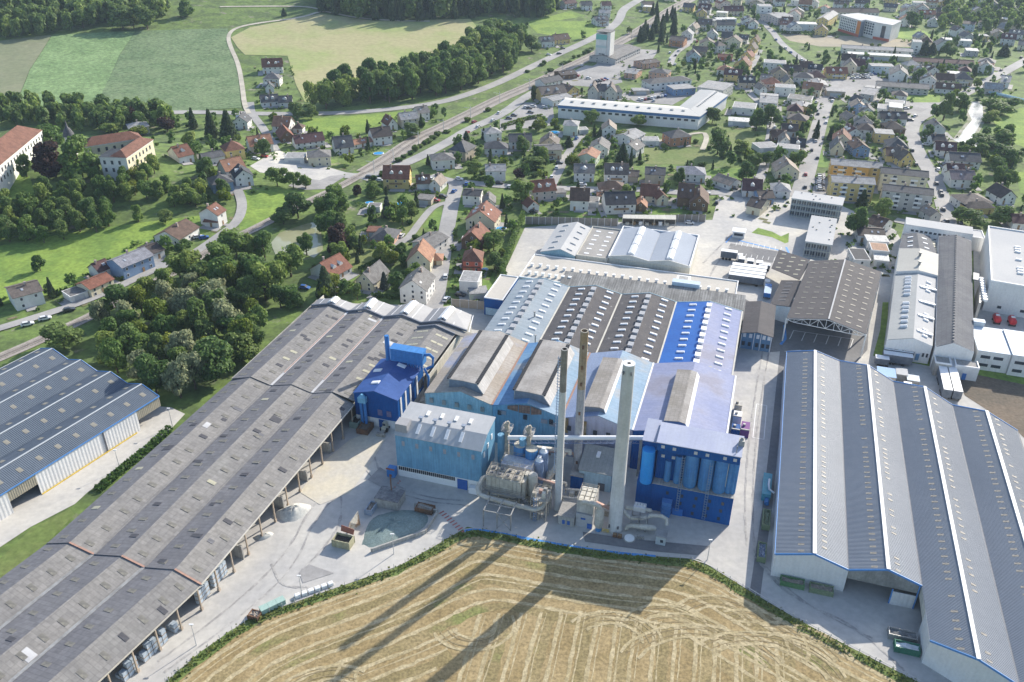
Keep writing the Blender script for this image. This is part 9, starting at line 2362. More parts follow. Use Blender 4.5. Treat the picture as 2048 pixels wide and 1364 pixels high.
for pts_, w_ in (([(-95,178),(-97,165),(-99,150),(-96,130),(-100,112),(-106,96)],.5),([(-92,176),(-93,162),(-96,146),(-92,128),(-96,112),(-103,94)],.5),([(-97,160),(-90,150),(-88,140),(-90,128)],.6),([(-62,163),(-72,161),(-84,164),(-92,172),(-95,182)],.6),([(-60,161.5),(-72,159.6),(-86,162),(-95,170)],.5),([(-98,128),(-92,122),(-86,124)],.5),([(9,268),(8,240),(7.5,210),(8.5,180),(10,168)],.5),([(11,268),(10,240),(9.5,210),(10.5,180),(12,166)],.5),([(12,165),(20,154),(34,150),(44,140)],.6),([(14,163),(24,152.5),(38,147)],.5),([(-18,330),(-14,345),(-10,360),(-8,372)],.8),([(-15,310),(-13,330),(-9,350)],.7)):
 mb = MB(); ribbon(mb, smooth([A(*p)[:2] for p in pts_],3), w_, .119+random.random()*.004,1.5,.6); mb.build('tyre_mark', M('tyre_mark', (.30,.29,.28),(.42,.405,.38), ns=.25, fine=.2, fs=1.5, rough=.9), org=(0,0,0))['kind'] = 'structure'
for name, mname, layer, wd, pts in ROADS:
 if name == 'railway_bed' and wd > 8:
  sp = offset(smooth(pts, 1),5.2); pm = MB(); pm.box(-.13,-.13,0,.13,.13,7.4); pm = pm.mesh('mast', lamp_m); am = MB(); am.box(-.06,0,6.2,.06,4.6,6.35); am.box(-.05,2.6,5.6,.05,2.7,6.3); am = am.mesh('arm', lamp_m)
  for k, i in enumerate(range(0, len(sp),2)):
   q = sp[min(i+1, len(sp)-1)]; t = thing('catenary_mast', 'grey railway catenary mast, %s from the near end of the double track' % nth(k+1), 'mast', (sp[i][0], sp[i][1], hz(*sp[i])), 'catenary masts', math.atan2(q[1]-sp[i][1], q[0]-sp[i][0])); inst('pole', pm, t, (0,0,0)); inst('arm', am, t, (0,0,0))
# fence posts along the field, wire between
fe = thing('boundary_fence', 'thin wire fence on slim posts along the edge of the stubble field', 'fence', (bound[0][0], bound[0][1],0)); fo = offset(bound, -.1)
pm = MB().box(-.05,-.05,0,.05,.05,1.7).mesh('fence_post', lamp_m)
for i in range(0, len(fo)-1):
 (ax, ay),(bx, by) = fo[i], fo[i+1]; k = max(1, round(math.hypot(bx-ax, by-ay)/3))
 for j in range(k): inst('post', pm, fe, Vector((ax+(bx-ax)*j/k, ay+(by-ay)*j/k, .08))-wloc(fe))
# sound walls with upright panels
def sound_wall(label, a, b, h, mat, n):
 t = thing('sound_wall', label, 'sound wall', (a[0], a[1],0), 'brown sound walls'); A_, B2 = Vector((a[0], a[1],0)), Vector((b[0], b[1],0)); d = (B2-A_)/n; nn = Vector((-d.y, d.x, 0)).normalized()
 for k in range(n):
  p, q = A_+d*k+d*.03, A_+d*(k+.97); mb = MB(); mb.slab(p, q, up(q, h), up(p, h), t=.12); mb.build('panel', mat, t)
 pp = MB().box(-.12,-.12,0,.12,.12, h+.15).mesh('post', lamp_m)
 for k in range(n+1): inst('post', pp, t, A_+d*k-wloc(t))
swm = M('sound_panel', (.25,.225,.20),(.21,.19,.17), ns=.4, fine=.12, rough=.9, rib=.4, streak=.1); swt = M('tan_sound_panel', (.40,.345,.28),(.36,.31,.25), ns=.4, fine=.08, rough=.9, rib=.4)
sound_wall('long brown sound wall behind the pale hall', A(-98.6,347.5), A(-58.8,357.5),3.6, swm, 14)
sound_wall('brown sound wall behind the open lorry shelter', A(-57.4,362.5), A(-22,374.5),3.6, swm, 12)
sound_wall('tan sound wall beside the blue entrance facade', A(-102.6,263.2), A(-89.8,264.9),3.4, swt, 4)
os_ = thing('open_shelter', 'long open-fronted storage shelter with beige roof edge against the sound wall', 'shelter', A(-45,363))
mb = MB(); mb.slab(A(-57,358.8,3.7), A(-34,364.6,3.7), A(-34.6,368.6,4.1), A(-57.4,362,4.1), t=.3); mb.build('roof', creamwall, os_); mb = MB(); mb.slab(A(-57.3,361.8,0), A(-34.7,368.2,0), A(-34.7,368.2,3.8), A(-57.3,361.8,3.8), t=.2); mb.build('back_wall', M('dark_timber_wall', (.10,.09,.08), fine=.2), os_)
for k in range(6): p = lerp3(A(-57,359,0), A(-34.2,364.8,0), k/5); mb = MB(); bar(mb, p, (p[0]+.001, p[1],3.6),.22,.22); mb.build('post', creamwall, os_)
for k in range(7): 
 p = lerp3(A(-55,361,0), A(-38,365.4,0), k/6); t = thing('stored_crate', 'pale crate stored in the open shelter, %s from its left end' % ('first', 'second', 'third', 'fourth', 'fifth', 'sixth', 'seventh')[k], 'crate', p, 'crates in the open shelter'); T2 = lambda x, y, z, p=p: (p[0]+x, p[1]+y, z); mb = MB(); mb.box(-.8,-.6,.05,.8,.6,1.1+.3*(k % 3), T=T2); mb.build('box', (creamwall, wood, whitecap)[k % 3], t)
# gatehouse and pool-like small buildings of the works entrance
gh = thing('gatehouse', 'small white gatehouse on the blue path at the works entrance', 'gatehouse', A(-6,362)); aB(gh, 'wall', whitewall, -8.8,360.6,0,-3.8,364.4,2.8); aB(gh, 'roof', whitecap, -9.2,360.2,2.8,-3.4,364.8,3.05); aB(gh, 'window', glass, -8.2,360.45,1.1,-4.4,360.62,2.2)

# ------------------------------------------------------------------ office blocks of glass and slats
def office(label, p0, p1, dep, h, floors, roofm):
 P0, P1 = Vector((*p0,0)), Vector((*p1,0)); d = (P1-P0).normalized(); n = Vector((-d.y, d.x, 0)); L_ = (P1-P0).length
 t = thing('office_block', label, 'office block', P0+(P1-P0)/2, 'glass office blocks'); T = lambda x, y, z: tuple(P0+d*x+n*y+Vector((0,0, z)))
 mb = MB(); mb.box(.1,.1,0, L_-.1, dep-.1, h-.02, T=T); mb.build('wall', M('office_wall', (.20,.235,.28),(.26,.29,.33), ns=.4, fine=.1, rough=.4), t)
 mb = MB(); mb.box(-.3,-.3, h, L_+.3, dep+.3, h+.35, T=T); mb.build('roof', roofm, t)
 fh_ = h/floors; pw = MB().box(-.8,-.06,-.75,.8,.06,.75).mesh('window', glass)
 for f_ in range(floors):
  for k in range(int(L_/2.2)): inst('window', pw, t, Vector(T(1.2+k*2.2,.06, fh_*(f_+.55)))-wloc(t), math.atan2(d.y, d.x))
  for k in range(int(dep/2.2)):
   inst('window', pw, t, Vector(T(.06,1.2+k*2.2, fh_*(f_+.55)))-wloc(t), math.atan2(d.y, d.x)+R(90)); inst('window', pw, t, Vector(T(L_-.06,1.2+k*2.2, fh_*(f_+.55)))-wloc(t), math.atan2(d.y, d.x)+R(90))
 mb = MB()
 for k in range(int(L_/1.1)+1): bar(mb, T(k*1.1,-.35,.1), T(k*1.1+.001,-.35, h-.1),.16,.16)
 for f_ in range(floors+1): bar(mb, T(0,-.35, min(h-.1, fh_*f_+.1)), T(L_, -.35, min(h-.1, fh_*f_+.1)),.2,.2)
 mb.build('slat_screen', M('pale_green_slat', (.50,.52,.46), fine=.08, rough=.6), t)
 for k in range(int((L_+dep)/5)): mb = MB(); x_ = random.uniform(1, L_-1); y_ = random.uniform(1, dep-1); mb.box(x_, y_, h+.35, x_+.6, y_+.6, h+.75, T=T); mb.build('roof_vent', bare, t)
o1 = A(14.3,391.6), A(35.6,389)
office('wide glass and slat office block with white flat roof, behind the other', A(14.2,394.6)[:2], A(35.8,392)[:2],10,8.2,3, membrane_white)
office('long glass office block with white flat roof pointing at the works', A(21,350)[:2], A(31.2,349.2)[:2],30,6.4,2, membrane_white)

# ------------------------------------------------------------------ landmarks of the town
def block(t, nm, pts, z0, z1, mat):
 mb = MB(); mb.prism(pts, z0, z1); return mb.build(nm, mat, t)
lh = thing('l_shaped_hall', 'large L-shaped hall with cream-white roof, blue band and white walls', 'hall', (70,520,0))
front = [(26.9,531),(109.9,507.7),(118.6,523),(32,548)]; wing = [(109.9,507.7),(137,557),(122,571),(101.4,528.6)]
for pts_, nm in ((front, 'front'),(wing, 'wing')):
 q = pts_ if nm == 'front' else [(110.0,507.8),(137,557),(122,571),(101.4,528.6)]
block(lh, 'wall', [(27.4,531.2),(109.5,508.2),(136.5,557),(122,570.4),(101.6,529.2),(32.4,547.6)],0,6.3, whitewall)
block(lh, 'blue_band', [(27.1,531),(109.8,507.9),(136.9,557),(122,570.8),(101.5,528.9),(32.2,547.9)],6.31,8.1, M('hall_blue', (.07,.17,.36), fine=.1, rough=.6))
R1 = [(26.8,530.9),(110.1,507.5),(107,517.6),(31,539)]; 
mb = MB(); mb.slab((26.8,530.8,8.15),(110.1,507.5,8.15),(106,518.6,9.4),(31.5,539.6,9.4), t=.2); mb.slab((31.5,539.6,9.4),(106,518.6,9.4),(101.5,529,8.3),(32.2,548,8.3), t=.2); mb.build('roof', M('cream_white_roof', (.60,.585,.54),(.55,.535,.50), ns=.03, fine=.04, rough=.7), lh)
mb = MB(); mb.slab((110.2,507.6,8.15),(137.2,557,8.15),(129.5,564,9.4),(106.05,518.6,9.4), t=.2); mb.slab((106.0,518.65,9.4),(129.5,564,9.4),(121.8,571,8.2),(101.4,529,8.3), t=.2); mb.build('wing_roof', M('grey_wing_roof', (.40,.405,.40),(.37,.375,.37), ns=.04, fine=.05, rough=.7), lh)
dm = MB().box(-.9,-1.1,0,.9,1.1,.35).mesh('rooflight', M('grey_rooflight', (.25,.26,.26), fine=.1, rough=.4))
for k in range(11): p = lerp3((33,536,9.15),(105,516,9.0),(k+.5)/11); inst('rooflight', dm, lh, Vector(p)-wloc(lh), R(-16))
for k in range(14): p = lerp3((111,524,9.05),(131,562,9.1),(k+.5)/14); inst('rooflight', dm, lh, Vector(p)-wloc(lh), R(60),(.6,.5,1))
wn = MB().box(-1.2,-.08,-.6,1.2,.08,.6).mesh('window', glass)
for k in range(20): p = lerp3((28.5,530.7,5.3),(108.5,508.3,5.3),(k+.5)/20); inst('window', wn, lh, Vector(p)-wloc(lh), R(-15.6))
# grain silo tower
gt = thing('silo_tower', 'tall white grain silo tower with green bands and lower stair shaft', 'silo tower', (69,678,0)); T = lambda x, y, z=0: (62.5+x*.8+y*.4,686-x*.4+y*.8, z)
block(gt, 'shaft', [T(0,0)[:2], T(9.5,0)[:2], T(9.5,12)[:2], T(0,12)[:2]],0,21.2, WALL['W']); block(gt, 'stair_shaft', [T(9.6,1)[:2], T(12.6,1)[:2], T(12.6,11)[:2], T(9.6,11)[:2]],0,22.6, WALL['W'])
block(gt, 'green_band', [T(-.05,-.08)[:2], T(9.55,-.08)[:2], T(9.55,12.05)[:2], T(-.05,12.05)[:2]],17,20.8, M('silo_green', (.16,.44,.40), fine=.08)); block(gt, 'pale_band', [T(-.04,-.06)[:2], T(9.54,-.06)[:2], T(9.54,12.04)[:2], T(-.04,12.04)[:2]],11,12.8, M('silo_pale_green', (.48,.56,.54), fine=.06))
block(gt, 'roof', [T(-.3,-.3)[:2], T(12.8,-.3)[:2], T(12.8,12.2)[:2], T(-.3,12.2)[:2]],22.65,23.0, ROOF['gr'])
for k in range(4):
 for z_ in (3,6): mb = MB(); mb.box(3.4+k*1.4,-.15, z_, 4.2+k*1.4,.02, z_+1, T=lambda x, y, z: T(x, y, z)); mb.build('window', glass, gt)
# orange and white clinic
cl = thing('clinic_block', 'five-storey white clinic block with orange and red panels and zigzag roof', 'clinic', (305,790,0)); cz = 13.5
P_ = [(312+(x-312)*.78,795+(y-795)*.78) for x, y in [(288,826),(299,789),(306,796),(312,780),(324,764),(344,790),(330,812),(312,838)]]
block(cl, 'wall', P_, 0, cz, WALL['W']); block(cl, 'roof', [(x+(x-315)*.02, y+(y-802)*.02) for x, y in P_], cz, cz+.35, palegrey)
def panel(t, a, b, z0, z1, mat, nm, o=.12):
 a_, b2 = Vector((a[0], a[1],0)), Vector((b[0], b[1],0)); d = (b2-a_).normalized(); n = Vector((d.y, -d.x, 0))*o; mb = MB(); mb.slab(up(a_+n, z0), up(b2+n, z0), up(b2+n, z1), up(a_+n, z1), t=o+.05); return mb.build(nm, mat, t)
panel(cl, P_[0], P_[1],0,2.2, WALL['R'], 'red_base'); panel(cl, lerp3((*P_[0],0),(*P_[1],0),.84)[:2], P_[1],2.3,13, M('clinic_orange', (.62,.22,.06), fine=.05), 'orange_panel'); panel(cl, P_[3], P_[4],0,2.2, WALL['R'], 'red_base'); panel(cl, lerp3((*P_[3],0),(*P_[4],0),.42)[:2], lerp3((*P_[3],0),(*P_[4],0),.66)[:2],2.3,12, glass, 'glass_strip'); panel(cl, P_[1], P_[2],0,12.6, M('clinic_grey', (.22,.25,.30), fine=.1), 'grey_bay')
for z_ in range(5):
 for k in range(9): a = lerp3((*P_[0],0),(*P_[1],0),.06+k*.085); b = lerp3((*P_[0],0),(*P_[1],0),.10+k*.085); panel(cl, a, b, 2.6+z_*2.1,3.9+z_*2.1, glass, 'window', .1)
 for k in range(4): a = lerp3((*P_[2],0),(*P_[3],0),.08+k*.22); b = lerp3((*P_[2],0),(*P_[3],0),.22+k*.22); panel(cl, a, b, 2.6+z_*2.1,3.9+z_*2.1, glass, 'window', .1)
# castle on its knoll
ca = thing('castle', 'pale yellow castle with tiled hip roofs and courtyard on the wooded knoll', 'castle', (*CASTLE['c'],0)); zc = CASTLE['z']
def cwing(a, b, dep, z1, rise, wm, rm, right=False, wins=2):
 P0, P1 = Vector((*a, 0)), Vector((*b, 0)); d = (P1-P0).normalized(); n = Vector((-d.y, d.x, 0)); L_ = (P1-P0).length; T = lambda x, y, z: tuple(P0+d*x+n*y+Vector((0,0, z)))
 mb = MB(); mb.box(0,0, zc-14, L_, dep, z1, T=T); mb.build('wall', wm, ca)
 e = .5; mb = MB(); V = [T(-e, -e, z1), T(L_+e, -e, z1), T(L_+e, dep+e, z1), T(-e, dep+e, z1), T(dep*.5, dep*.5, z1+rise), T(L_-dep*.5, dep*.5, z1+rise)]; mb.add(V, [(0,1,5,4),(1,2,5),(2,3,4,5),(3,0,4),(3,2,1,0)]); mb.build('roof', rm, ca)
 mb = MB(); mb.box(-.25,-.25, z1-.6, L_+.25,0, z1-.1, T=T); mb.build('cornice', WALL['W'], ca)
 cw = MB().box(-.55,-.1,-.9,.55,.1,.9).mesh('window', glass)
 for f_ in range(wins):
  for k in range(int(L_/3.6)): inst('window', cw, ca, Vector(T(2+k*3.6,-.02, z1-2.6-f_*3.6))-wloc(ca), math.atan2(d.y, d.x))
for wgs in CASTLE['wings']: cwing(*[wgs[0], wgs[1]], wgs[2], zc+wgs[3], wgs[4], WALL[wgs[5]], ROOF[wgs[6]])
x, y = CASTLE['tower']; tw = MB(); tw.tube([(x, y, zc-2),(x, y, zc+10)],[2.2,2.2],8); tw.build('tower', WALL['W'], ca); tw = MB(); tw.tube([(x, y, zc+10),(x, y, zc+11.5),(x, y, zc+13.5),(x, y, zc+14.2),(x, y, zc+18)],[2.9,2.4,1.4,.7,.05],8); tw.build('spire', ROOF['dg'], ca)
# footbridge of pale blue steel and road bridge at the river
br = thing('bridge', 'pale blue-railed bridge crossing the river at the far right', 'bridge', (*BRIDGE[0],0)); mb = MB(); p, q = (*BRIDGE[0],.8),(*BRIDGE[1],.8); bar(mb, p, q, 4,.5); mb.build('deck', conc_wall, br)
for s_ in (-1.9,1.9): mb = MB(); bar(mb, (p[0], p[1]+s_, 1.7),(q[0], q[1]+s_, 1.7),.15,1.1); mb.build('parapet', M('bridge_blue', (.42,.58,.68), fine=.05), br)

# ------------------------------------------------------------------ houses
win_m = MB(); win_m.box(-.52,-.05,-.62,.52,.05,.62); win_m.box(-.42,-.07,-.52,.42,-.05,.52,1); WIN = win_m.mesh('window', [white_paint, glass])
win_m = MB(); win_m.box(-.9,-.05,-.62,.9,.05,.62); win_m.box(-.8,-.07,-.52,.8,-.05,.52,1); WIN2 = win_m.mesh('window', [white_paint, glass])
door_m = MB(); door_m.box(-.5,-.06,0,.5,.06,2.1); DOOR = door_m.mesh('door', wood)
ch_m = MB(); ch_m.box(-.35,-.35,-1.5,.35,.35,1.1); ch_m.box(-.42,-.42,1.1,.42,.42,1.25); CHIM = ch_m.mesh('chimney', M('chimney_render', (.40,.36,.33),(.30,.20,.16), ns=.8, fine=.15, rough=.9))
sky_m = MB(); sky_m.box(-.4,-.6,0,.4,.6,.1); SKYL = sky_m.mesh('skylight', M('skylight_glass', (.35,.38,.42), fine=.05, rough=.15, spec=.6))
dor_m = MB(); dor_m.prism([(-.9,0),(.9,0),(.9,1.2),(0,1.9),(-.9,1.2)],-1.2,1.4, T=lambda x, z, y: (x, y, z)); DORM = dor_m.mesh('dormer', WALL['W'])
def where(code, o_): return (', %snearest ' % ORD[o_] if o_ >= 0 else ' ')+DIRS[code//100]+' the '+LANDMARKS[code % 100]
def house(cat, x, y, z, yaw, w_, d_, eh, ty, rise, wc, rc, code, o_):
 label = ('low ' if eh <= 3.6 else 'tall ' if eh >= 6.5 else '')+'%s %s with %s %s' % (WALL_WORD[wc],('block' if cat == 'apartment block' else cat), ROOF_WORD[rc], TYPE_WORD[ty])+where(code, o_)
 grp = {'house': 'houses of the town', 'garage': 'garages and sheds of the town', 'building': 'larger buildings of the town', 'apartment block': 'apartment blocks'}[cat]
 t = thing(cat.replace(' ', '_'), label, cat, (x, y, z), grp, yaw); rnd = random.Random(label)
 o0 = wloc(t)
 def T(a, b, c): return (a, b, c)
 def part(mb, nm, mats):
  me = mb.mesh(nm, mats); return inst(nm, me, t, (0,0,0))
 hw, hd = w_/2, d_/2; e = 0 if ty == 'f' else .55
 mb = MB(); mb.box(-hw, -hd, -3.0, hw, hd, eh)
 if ty == 'x': mb.prism([(-hd, eh),(hd, eh),(0, eh+rise)],-hw, hw, T=lambda y_, z_, x_: (x_, y_, z_))
 if ty == 'y': mb.prism([(-hw, eh),(hw, eh),(0, eh+rise)],-hd, hd, T=lambda x_, z_, y_: (x_, y_, z_))
 part(mb, 'wall', WALL[wc]); rm = ROOF[rc]; th = .16
 if ty in 'xy':
  a, b = (hw, hd) if ty == 'x' else (hd, hw); sl = rise/b; zz = eh-e*sl+.1
  f = (lambda p, q, r_: (p, q, r_)) if ty == 'x' else (lambda p, q, r_: (q, -p, r_))
  mb = MB()
  mb.slab(f(-a-e*.8,-b-e, zz), f(a+e*.8,-b-e, zz), f(a+e*.8,0, eh+rise+.1), f(-a-e*.8,0, eh+rise+.1), t=th)
  mb.slab(f(a+e*.8, b+e, zz), f(-a-e*.8, b+e, zz), f(-a-e*.8,0, eh+rise+.1), f(a+e*.8,0, eh+rise+.1), t=th); roof = part(mb, 'roof', rm)
  mb = MB(); bar(mb, f(-a-e*.8,0, eh+rise+.16), f(a+e*.8,0, eh+rise+.16),.3,.14); inst('ridge', mb.mesh('ridge', rm), roof, (0,0,0))
  p = f(a*rnd.uniform(-.6,.6), b*.18*rnd.choice((-1,1)), eh+rise); inst('chimney', CHIM, roof, p)
  if cat == 'house' and rise > 2.6 and rnd.random() < .35:
   for k in ((-.35,.35) if w_ > 10 else (0,)): inst('dormer', DORM, roof, f(a*k, -b*.5, eh+rise*.25),0 if ty == 'x' else R(-90),(1,.8,1))
  for k in range(rnd.choice((0,0,1,2)) if cat == 'house' else 0):
   s_ = -1 if ty == 'x' or rnd.random() < .5 else 1; p = f(a*rnd.uniform(-.7,.7), s_*b*.5, eh+rise*.5+.14); me_ = inst('skylight', SKYL, roof, p); me_.rotation_euler = (math.atan2(rise, b)*-s_, 0,0) if ty == 'x' else (0, math.atan2(rise, b)*s_, 0)
 elif ty in 'hp':
  zz = eh-.1; a, b = hw+e, hd+e; r_ = min(a, b); mb = MB(); dx = 0 if ty == 'p' else max(0, a-b); dy = max(0, b-a) if ty == 'h' else 0
  V = [(-a, -b, zz),(a, -b, zz),(a, b, zz),(-a, b, zz)]
  if ty == 'p' or abs(a-b) < .3: mb.add(V+[(0,0, eh+rise)],[(0,1,4),(1,2,4),(2,3,4),(3,0,4),(3,2,1,0)])
  elif a > b: mb.add(V+[(-dx, 0, eh+rise),(dx, 0, eh+rise)],[(0,1,5,4),(1,2,5),(2,3,4,5),(3,0,4),(3,2,1,0)])
  else: mb.add(V+[(0,-dy, eh+rise),(0, dy, eh+rise)],[(0,1,4),(1,2,5,4),(2,3,5),(3,0,4,5),(3,2,1,0)])
  roof = part(mb, 'roof', rm); inst('chimney', CHIM, roof, (rnd.uniform(-.3,.3)*hw, rnd.uniform(.1,.4)*hd, eh+rise*.75))
 else:
  mb = MB(); mb.box(-hw-.15,-hd-.15, eh+.005, hw+.15, hd+.15, eh+.25); roof = part(mb, 'roof', WALL['W'] if wc == 'W' else rm); mb = MB(); mb.box(-hw+.2,-hd+.2, eh+.25, hw-.2, hd-.2, eh+.28); inst('roof_surface', mb.mesh('roof_surface', rm), roof, (0,0,0))
  if w_ > 12: 
   for k in range(int(w_/6)): inst('rooflight', SKYL, roof, (-hw+3+k*6, rnd.uniform(-.3,.3)*hd, eh+.28))
 fl = max(1, round(eh/2.5)) if cat != 'apartment block' else 4; fh_ = (eh-.3)/fl; W_ = WIN2 if w_ > 22 or cat == 'apartment block' else WIN
 sp = 3.0 if cat == 'house' else 3.6; nwin = max(1, int((w_-1)/sp)); dk = rnd.randrange(nwin)
 if cat == 'garage':
  mb = MB(); mb.box(-hw*.6,-hd-.08,0, hw*.6,-hd+.05, min(2.3, eh-.4)); part(mb, 'garage_door', M('garage_door', (.45,.46,.47), fine=.05, rough=.6, rib=.5)); return t
 for f_ in range(fl):
  for k in range(nwin):
   if rnd.random() < .12: continue
   px_ = -hw+(k+.5)*w_/nwin
   if f_ == 0 and k == dk and cat == 'house': inst('door', DOOR, t, (px_, -hd-.03,.1)); continue
   inst('window', W_, t, (px_, -hd-.02, fh_*(f_+.58)))
  nd = max(1, int((d_-1)/3.6))
  for k in range(nd):
   py = -hd+(k+.5)*d_/nd
   if rnd.random() < .8: inst('window', WIN, t, (hw+.02, py, fh_*(f_+.58)), R(90)) if x < 130 or True else None
   if x > 60 and rnd.random() < .8: inst('window', WIN, t, (-hw-.02, py, fh_*(f_+.58)), R(-90))
 if ty == 'y' and rise > 2.2: inst('window', WIN, t, (0,-hd-.02, eh+rise*.3),0,(.8,1,.8))
 if cat == 'house' and w_ > 10 and eh > 4 and rnd.random() < .4:
  mb = MB(); mb.box(-hw*.5,-hd-1.3, eh*.5, hw*.5,-hd-.01, eh*.5+.15); mb.box(-hw*.5,-hd-1.35, eh*.5+.15, hw*.5,-hd-1.25, eh*.5+.95); part(mb, 'balcony', wood if rnd.random() < .6 else WALL['W'])
 if cat == 'apartment block' and w_ > 15:
  for f_ in range(1, fl):
   for k in (.28,.72):
    mb = MB(); bx = -hw+w_*k; mb.box(bx-1.6,-hd-1.2, fh_*f_, bx+1.6,-hd-.01, fh_*f_+.12); mb.box(bx-1.6,-hd-1.25, fh_*f_+.12, bx+1.6,-hd-1.17, fh_*f_+.95); part(mb, 'balcony', whitecap)
 return t
for l in HOUSES.strip().splitlines():
 q = l.split(); house(dict(h='house', g='garage', b='building', a='apartment block')[q[0]], *map(float, q[1:8]), q[8], float(q[9]), q[10], q[11], int(q[12]), int(q[13]))

# paved drives and shrubs round the houses
HB = [(float(q[1]), float(q[2]), float(q[4]), float(q[5])/2, float(q[6])/2) for q in (l.split() for l in HOUSES.strip().splitlines())]
RP = [p for r_ in ROADS for p in smooth(r_[4],2)]
def inhouse(x, y, m):
 for hx, hy, yw_, a, b in HB:
  dx, dy = x-hx, y-hy
  if dx*dx+dy*dy > 3000: continue
  c, s = math.cos(yw_), math.sin(yw_)
  if abs(dx*c+dy*s) < a+m and abs(dy*c-dx*s) < b+m: return True
 return False
pv_, sb_, bd_ = MB(), MB(), MB()
for i, (hx, hy, yw_, a, b) in enumerate(HB):
 c, s = math.cos(yw_), math.sin(yw_); W_ = lambda u, v: (hx+u*c-v*s, hy+u*s+v*c)
 def pad(mb, u0, v0, u1, v1, zo):
  P = [W_(u0, v0), W_(u1, v0), W_(u1, v1), W_(u0, v1)]; mb.add([(x, y, hz(x, y)+zo+i*.0002) for x, y in P],[(0,1,2,3)])
 sd_ = random.choice((-1,1)); pad(pv_, -a*random.uniform(.2,1),-b-random.uniform(2,4.5), a*random.uniform(.2,1),-b, .16)
 if random.random() < .7: u0, u1 = sorted((sd_*a, sd_*(a+random.uniform(2.5,4.5)))); pad(pv_, u0,-b-random.uniform(1,6), u1, b*random.uniform(.2,1),.21)
 for _ in range(2):
  u0 = random.uniform(-a-8, a+4); v0 = random.choice((-1,1))*(b+random.uniform(3,8)); pad(bd_, u0, v0, u0+random.uniform(1.5,5), v0+random.uniform(1,3),.12)
 for _ in range(11):
  u, v = random.uniform(-a-8, a+8), random.uniform(-b-8, b+8); x, y = W_(u, v)
  if inhouse(x, y, .5) or any((x-p[0])**2+(y-p[1])**2 < 16 for p in RP): continue
  r_ = random.uniform(.4,1.5); h_ = r_*random.uniform(.8,1.7)
  for _ in range(15): leafquad(sb_, (x+random.gauss(0, r_*.5), y+random.gauss(0, r_*.5), hz(x, y)+random.random()*h_), random.uniform(.3,.55))
pv_.build('house_drives', road_lt, org=(0,0,0))['kind'] = 'structure'; bd_.build('garden_beds', M('garden_bed', (.20,.165,.10),(.12,.16,.05), ns=.4, fine=.3, rough=.95), org=(0,0,0))['kind'] = 'structure'
tag(sb_.build('garden_shrubs', LEAF['u'], org=(0,0,0)), 'low shrubs and flower beds in the gardens round the houses', 'shrubs', kind='stuff')

# ------------------------------------------------------------------ trees
def crown_mesh(name, mat, n, size, lobes, seed, hollow=.55):
 rnd = random.Random(seed); V, F_ = [],[]
 for _ in range(n):
  cx, cy, cz, rx, rz = rnd.choice(lobes)
  d = Vector((rnd.gauss(0,1), rnd.gauss(0,1), rnd.gauss(0,1))).normalized(); q = (hollow+(1-hollow)*rnd.random()**.6)*rnd.uniform(.88,1.08)
  p = Vector((cx+d.x*rx*q, cy+d.y*rx*q, cz+d.z*rz*q))
  nn = (d+Vector((rnd.gauss(0,.6), rnd.gauss(0,.6), rnd.gauss(0,.6)+.25))).normalized(); a = nn.orthogonal().normalized(); b = nn.cross(a); an = rnd.random()*6.28; a, b = a*math.cos(an)+b*math.sin(an), b*math.cos(an)-a*math.sin(an); s = size*rnd.uniform(.6,1.35)
  k = len(V); V += [p-a*s-b*s*.7, p+a*s*.9-b*s, p+a*s+b*s*.8, p-a*s*.7+b*s]; F_.append((k, k+1, k+2, k+3))
 me = bpy.data.meshes.new(name); me.from_pydata([tuple(v) for v in V],[], F_); me.materials.append(mat); return me
def lobes_round(seed, k=9, low=.08):
 r = random.Random(seed); L_ = [(0,0,.52,.36,.36)]
 for i in range(k):
  a = 6.283*i/k+r.uniform(-.3,.3); q = r.uniform(.2,.32); zz = r.uniform(low+.12,.86); s = r.uniform(.14,.24); q *= 1.0 if zz < .7 else .6; L_.append((q*math.cos(a), q*math.sin(a), zz, s, s*r.uniform(.6,.9)))
 return L_
def lobes_cone(k=13, w0=.5):
 L_ = []
 for i in range(k): z_ = .08+.88*i/k; L_.append((0,0, z_, w0*(1-z_)*1.0+.03,.045))
 return L_
def trunk_mesh(name, limbs=4, seed=1):
 r = random.Random(seed); mb = MB(); mb.tube([(0,0,-.05),(0,0,.25),(.01,.01,.62)],[.035,.026,.012],7)
 for i in range(limbs): a = 6.28*i/limbs+r.random(); z_ = r.uniform(.26,.42); mb.tube([(0,0, z_),(.12*math.cos(a),.12*math.sin(a), z_+.13),(.25*math.cos(a),.25*math.sin(a), z_+.22)],[.016,.011,.004],5)
 return mb.mesh(name, bark)
TR = [trunk_mesh('trunk', 4, s) for s in (1,2)]; mb = MB(); mb.tube([(0,0,-.05),(0,0,.95)],[.03,.004],6); TRC = mb.mesh('trunk', bark)
CROWN = {}
for k in 'bdyp': CROWN[k] = [crown_mesh('crown', LEAF[k],3400,.029, lobes_round(s*7+ord(k),8+s % 4), s+ord(k)) for s in range(4 if k in 'bd' else 2)]
CROWN['w'] = [crown_mesh('crown', LEAF['w'],2600,.03, lobes_round(s*5+3,11,.15), s+50) for s in range(2)]
CROWN['c'] = [crown_mesh('crown', LEAF['c'],2200,.036, lobes_cone(14,.48), s+80,.5) for s in range(2)]; CROWN['s'] = [crown_mesh('crown', LEAF['s'],2200,.036, lobes_cone(13,.46),91,.5)]
CROWN['n'] = [crown_mesh('crown', LEAF['n'],1600,.05,[(0,0,.2+.09*i, .42-.05*abs(i-3)*.6,.12) for i in range(8)],95,.5)]
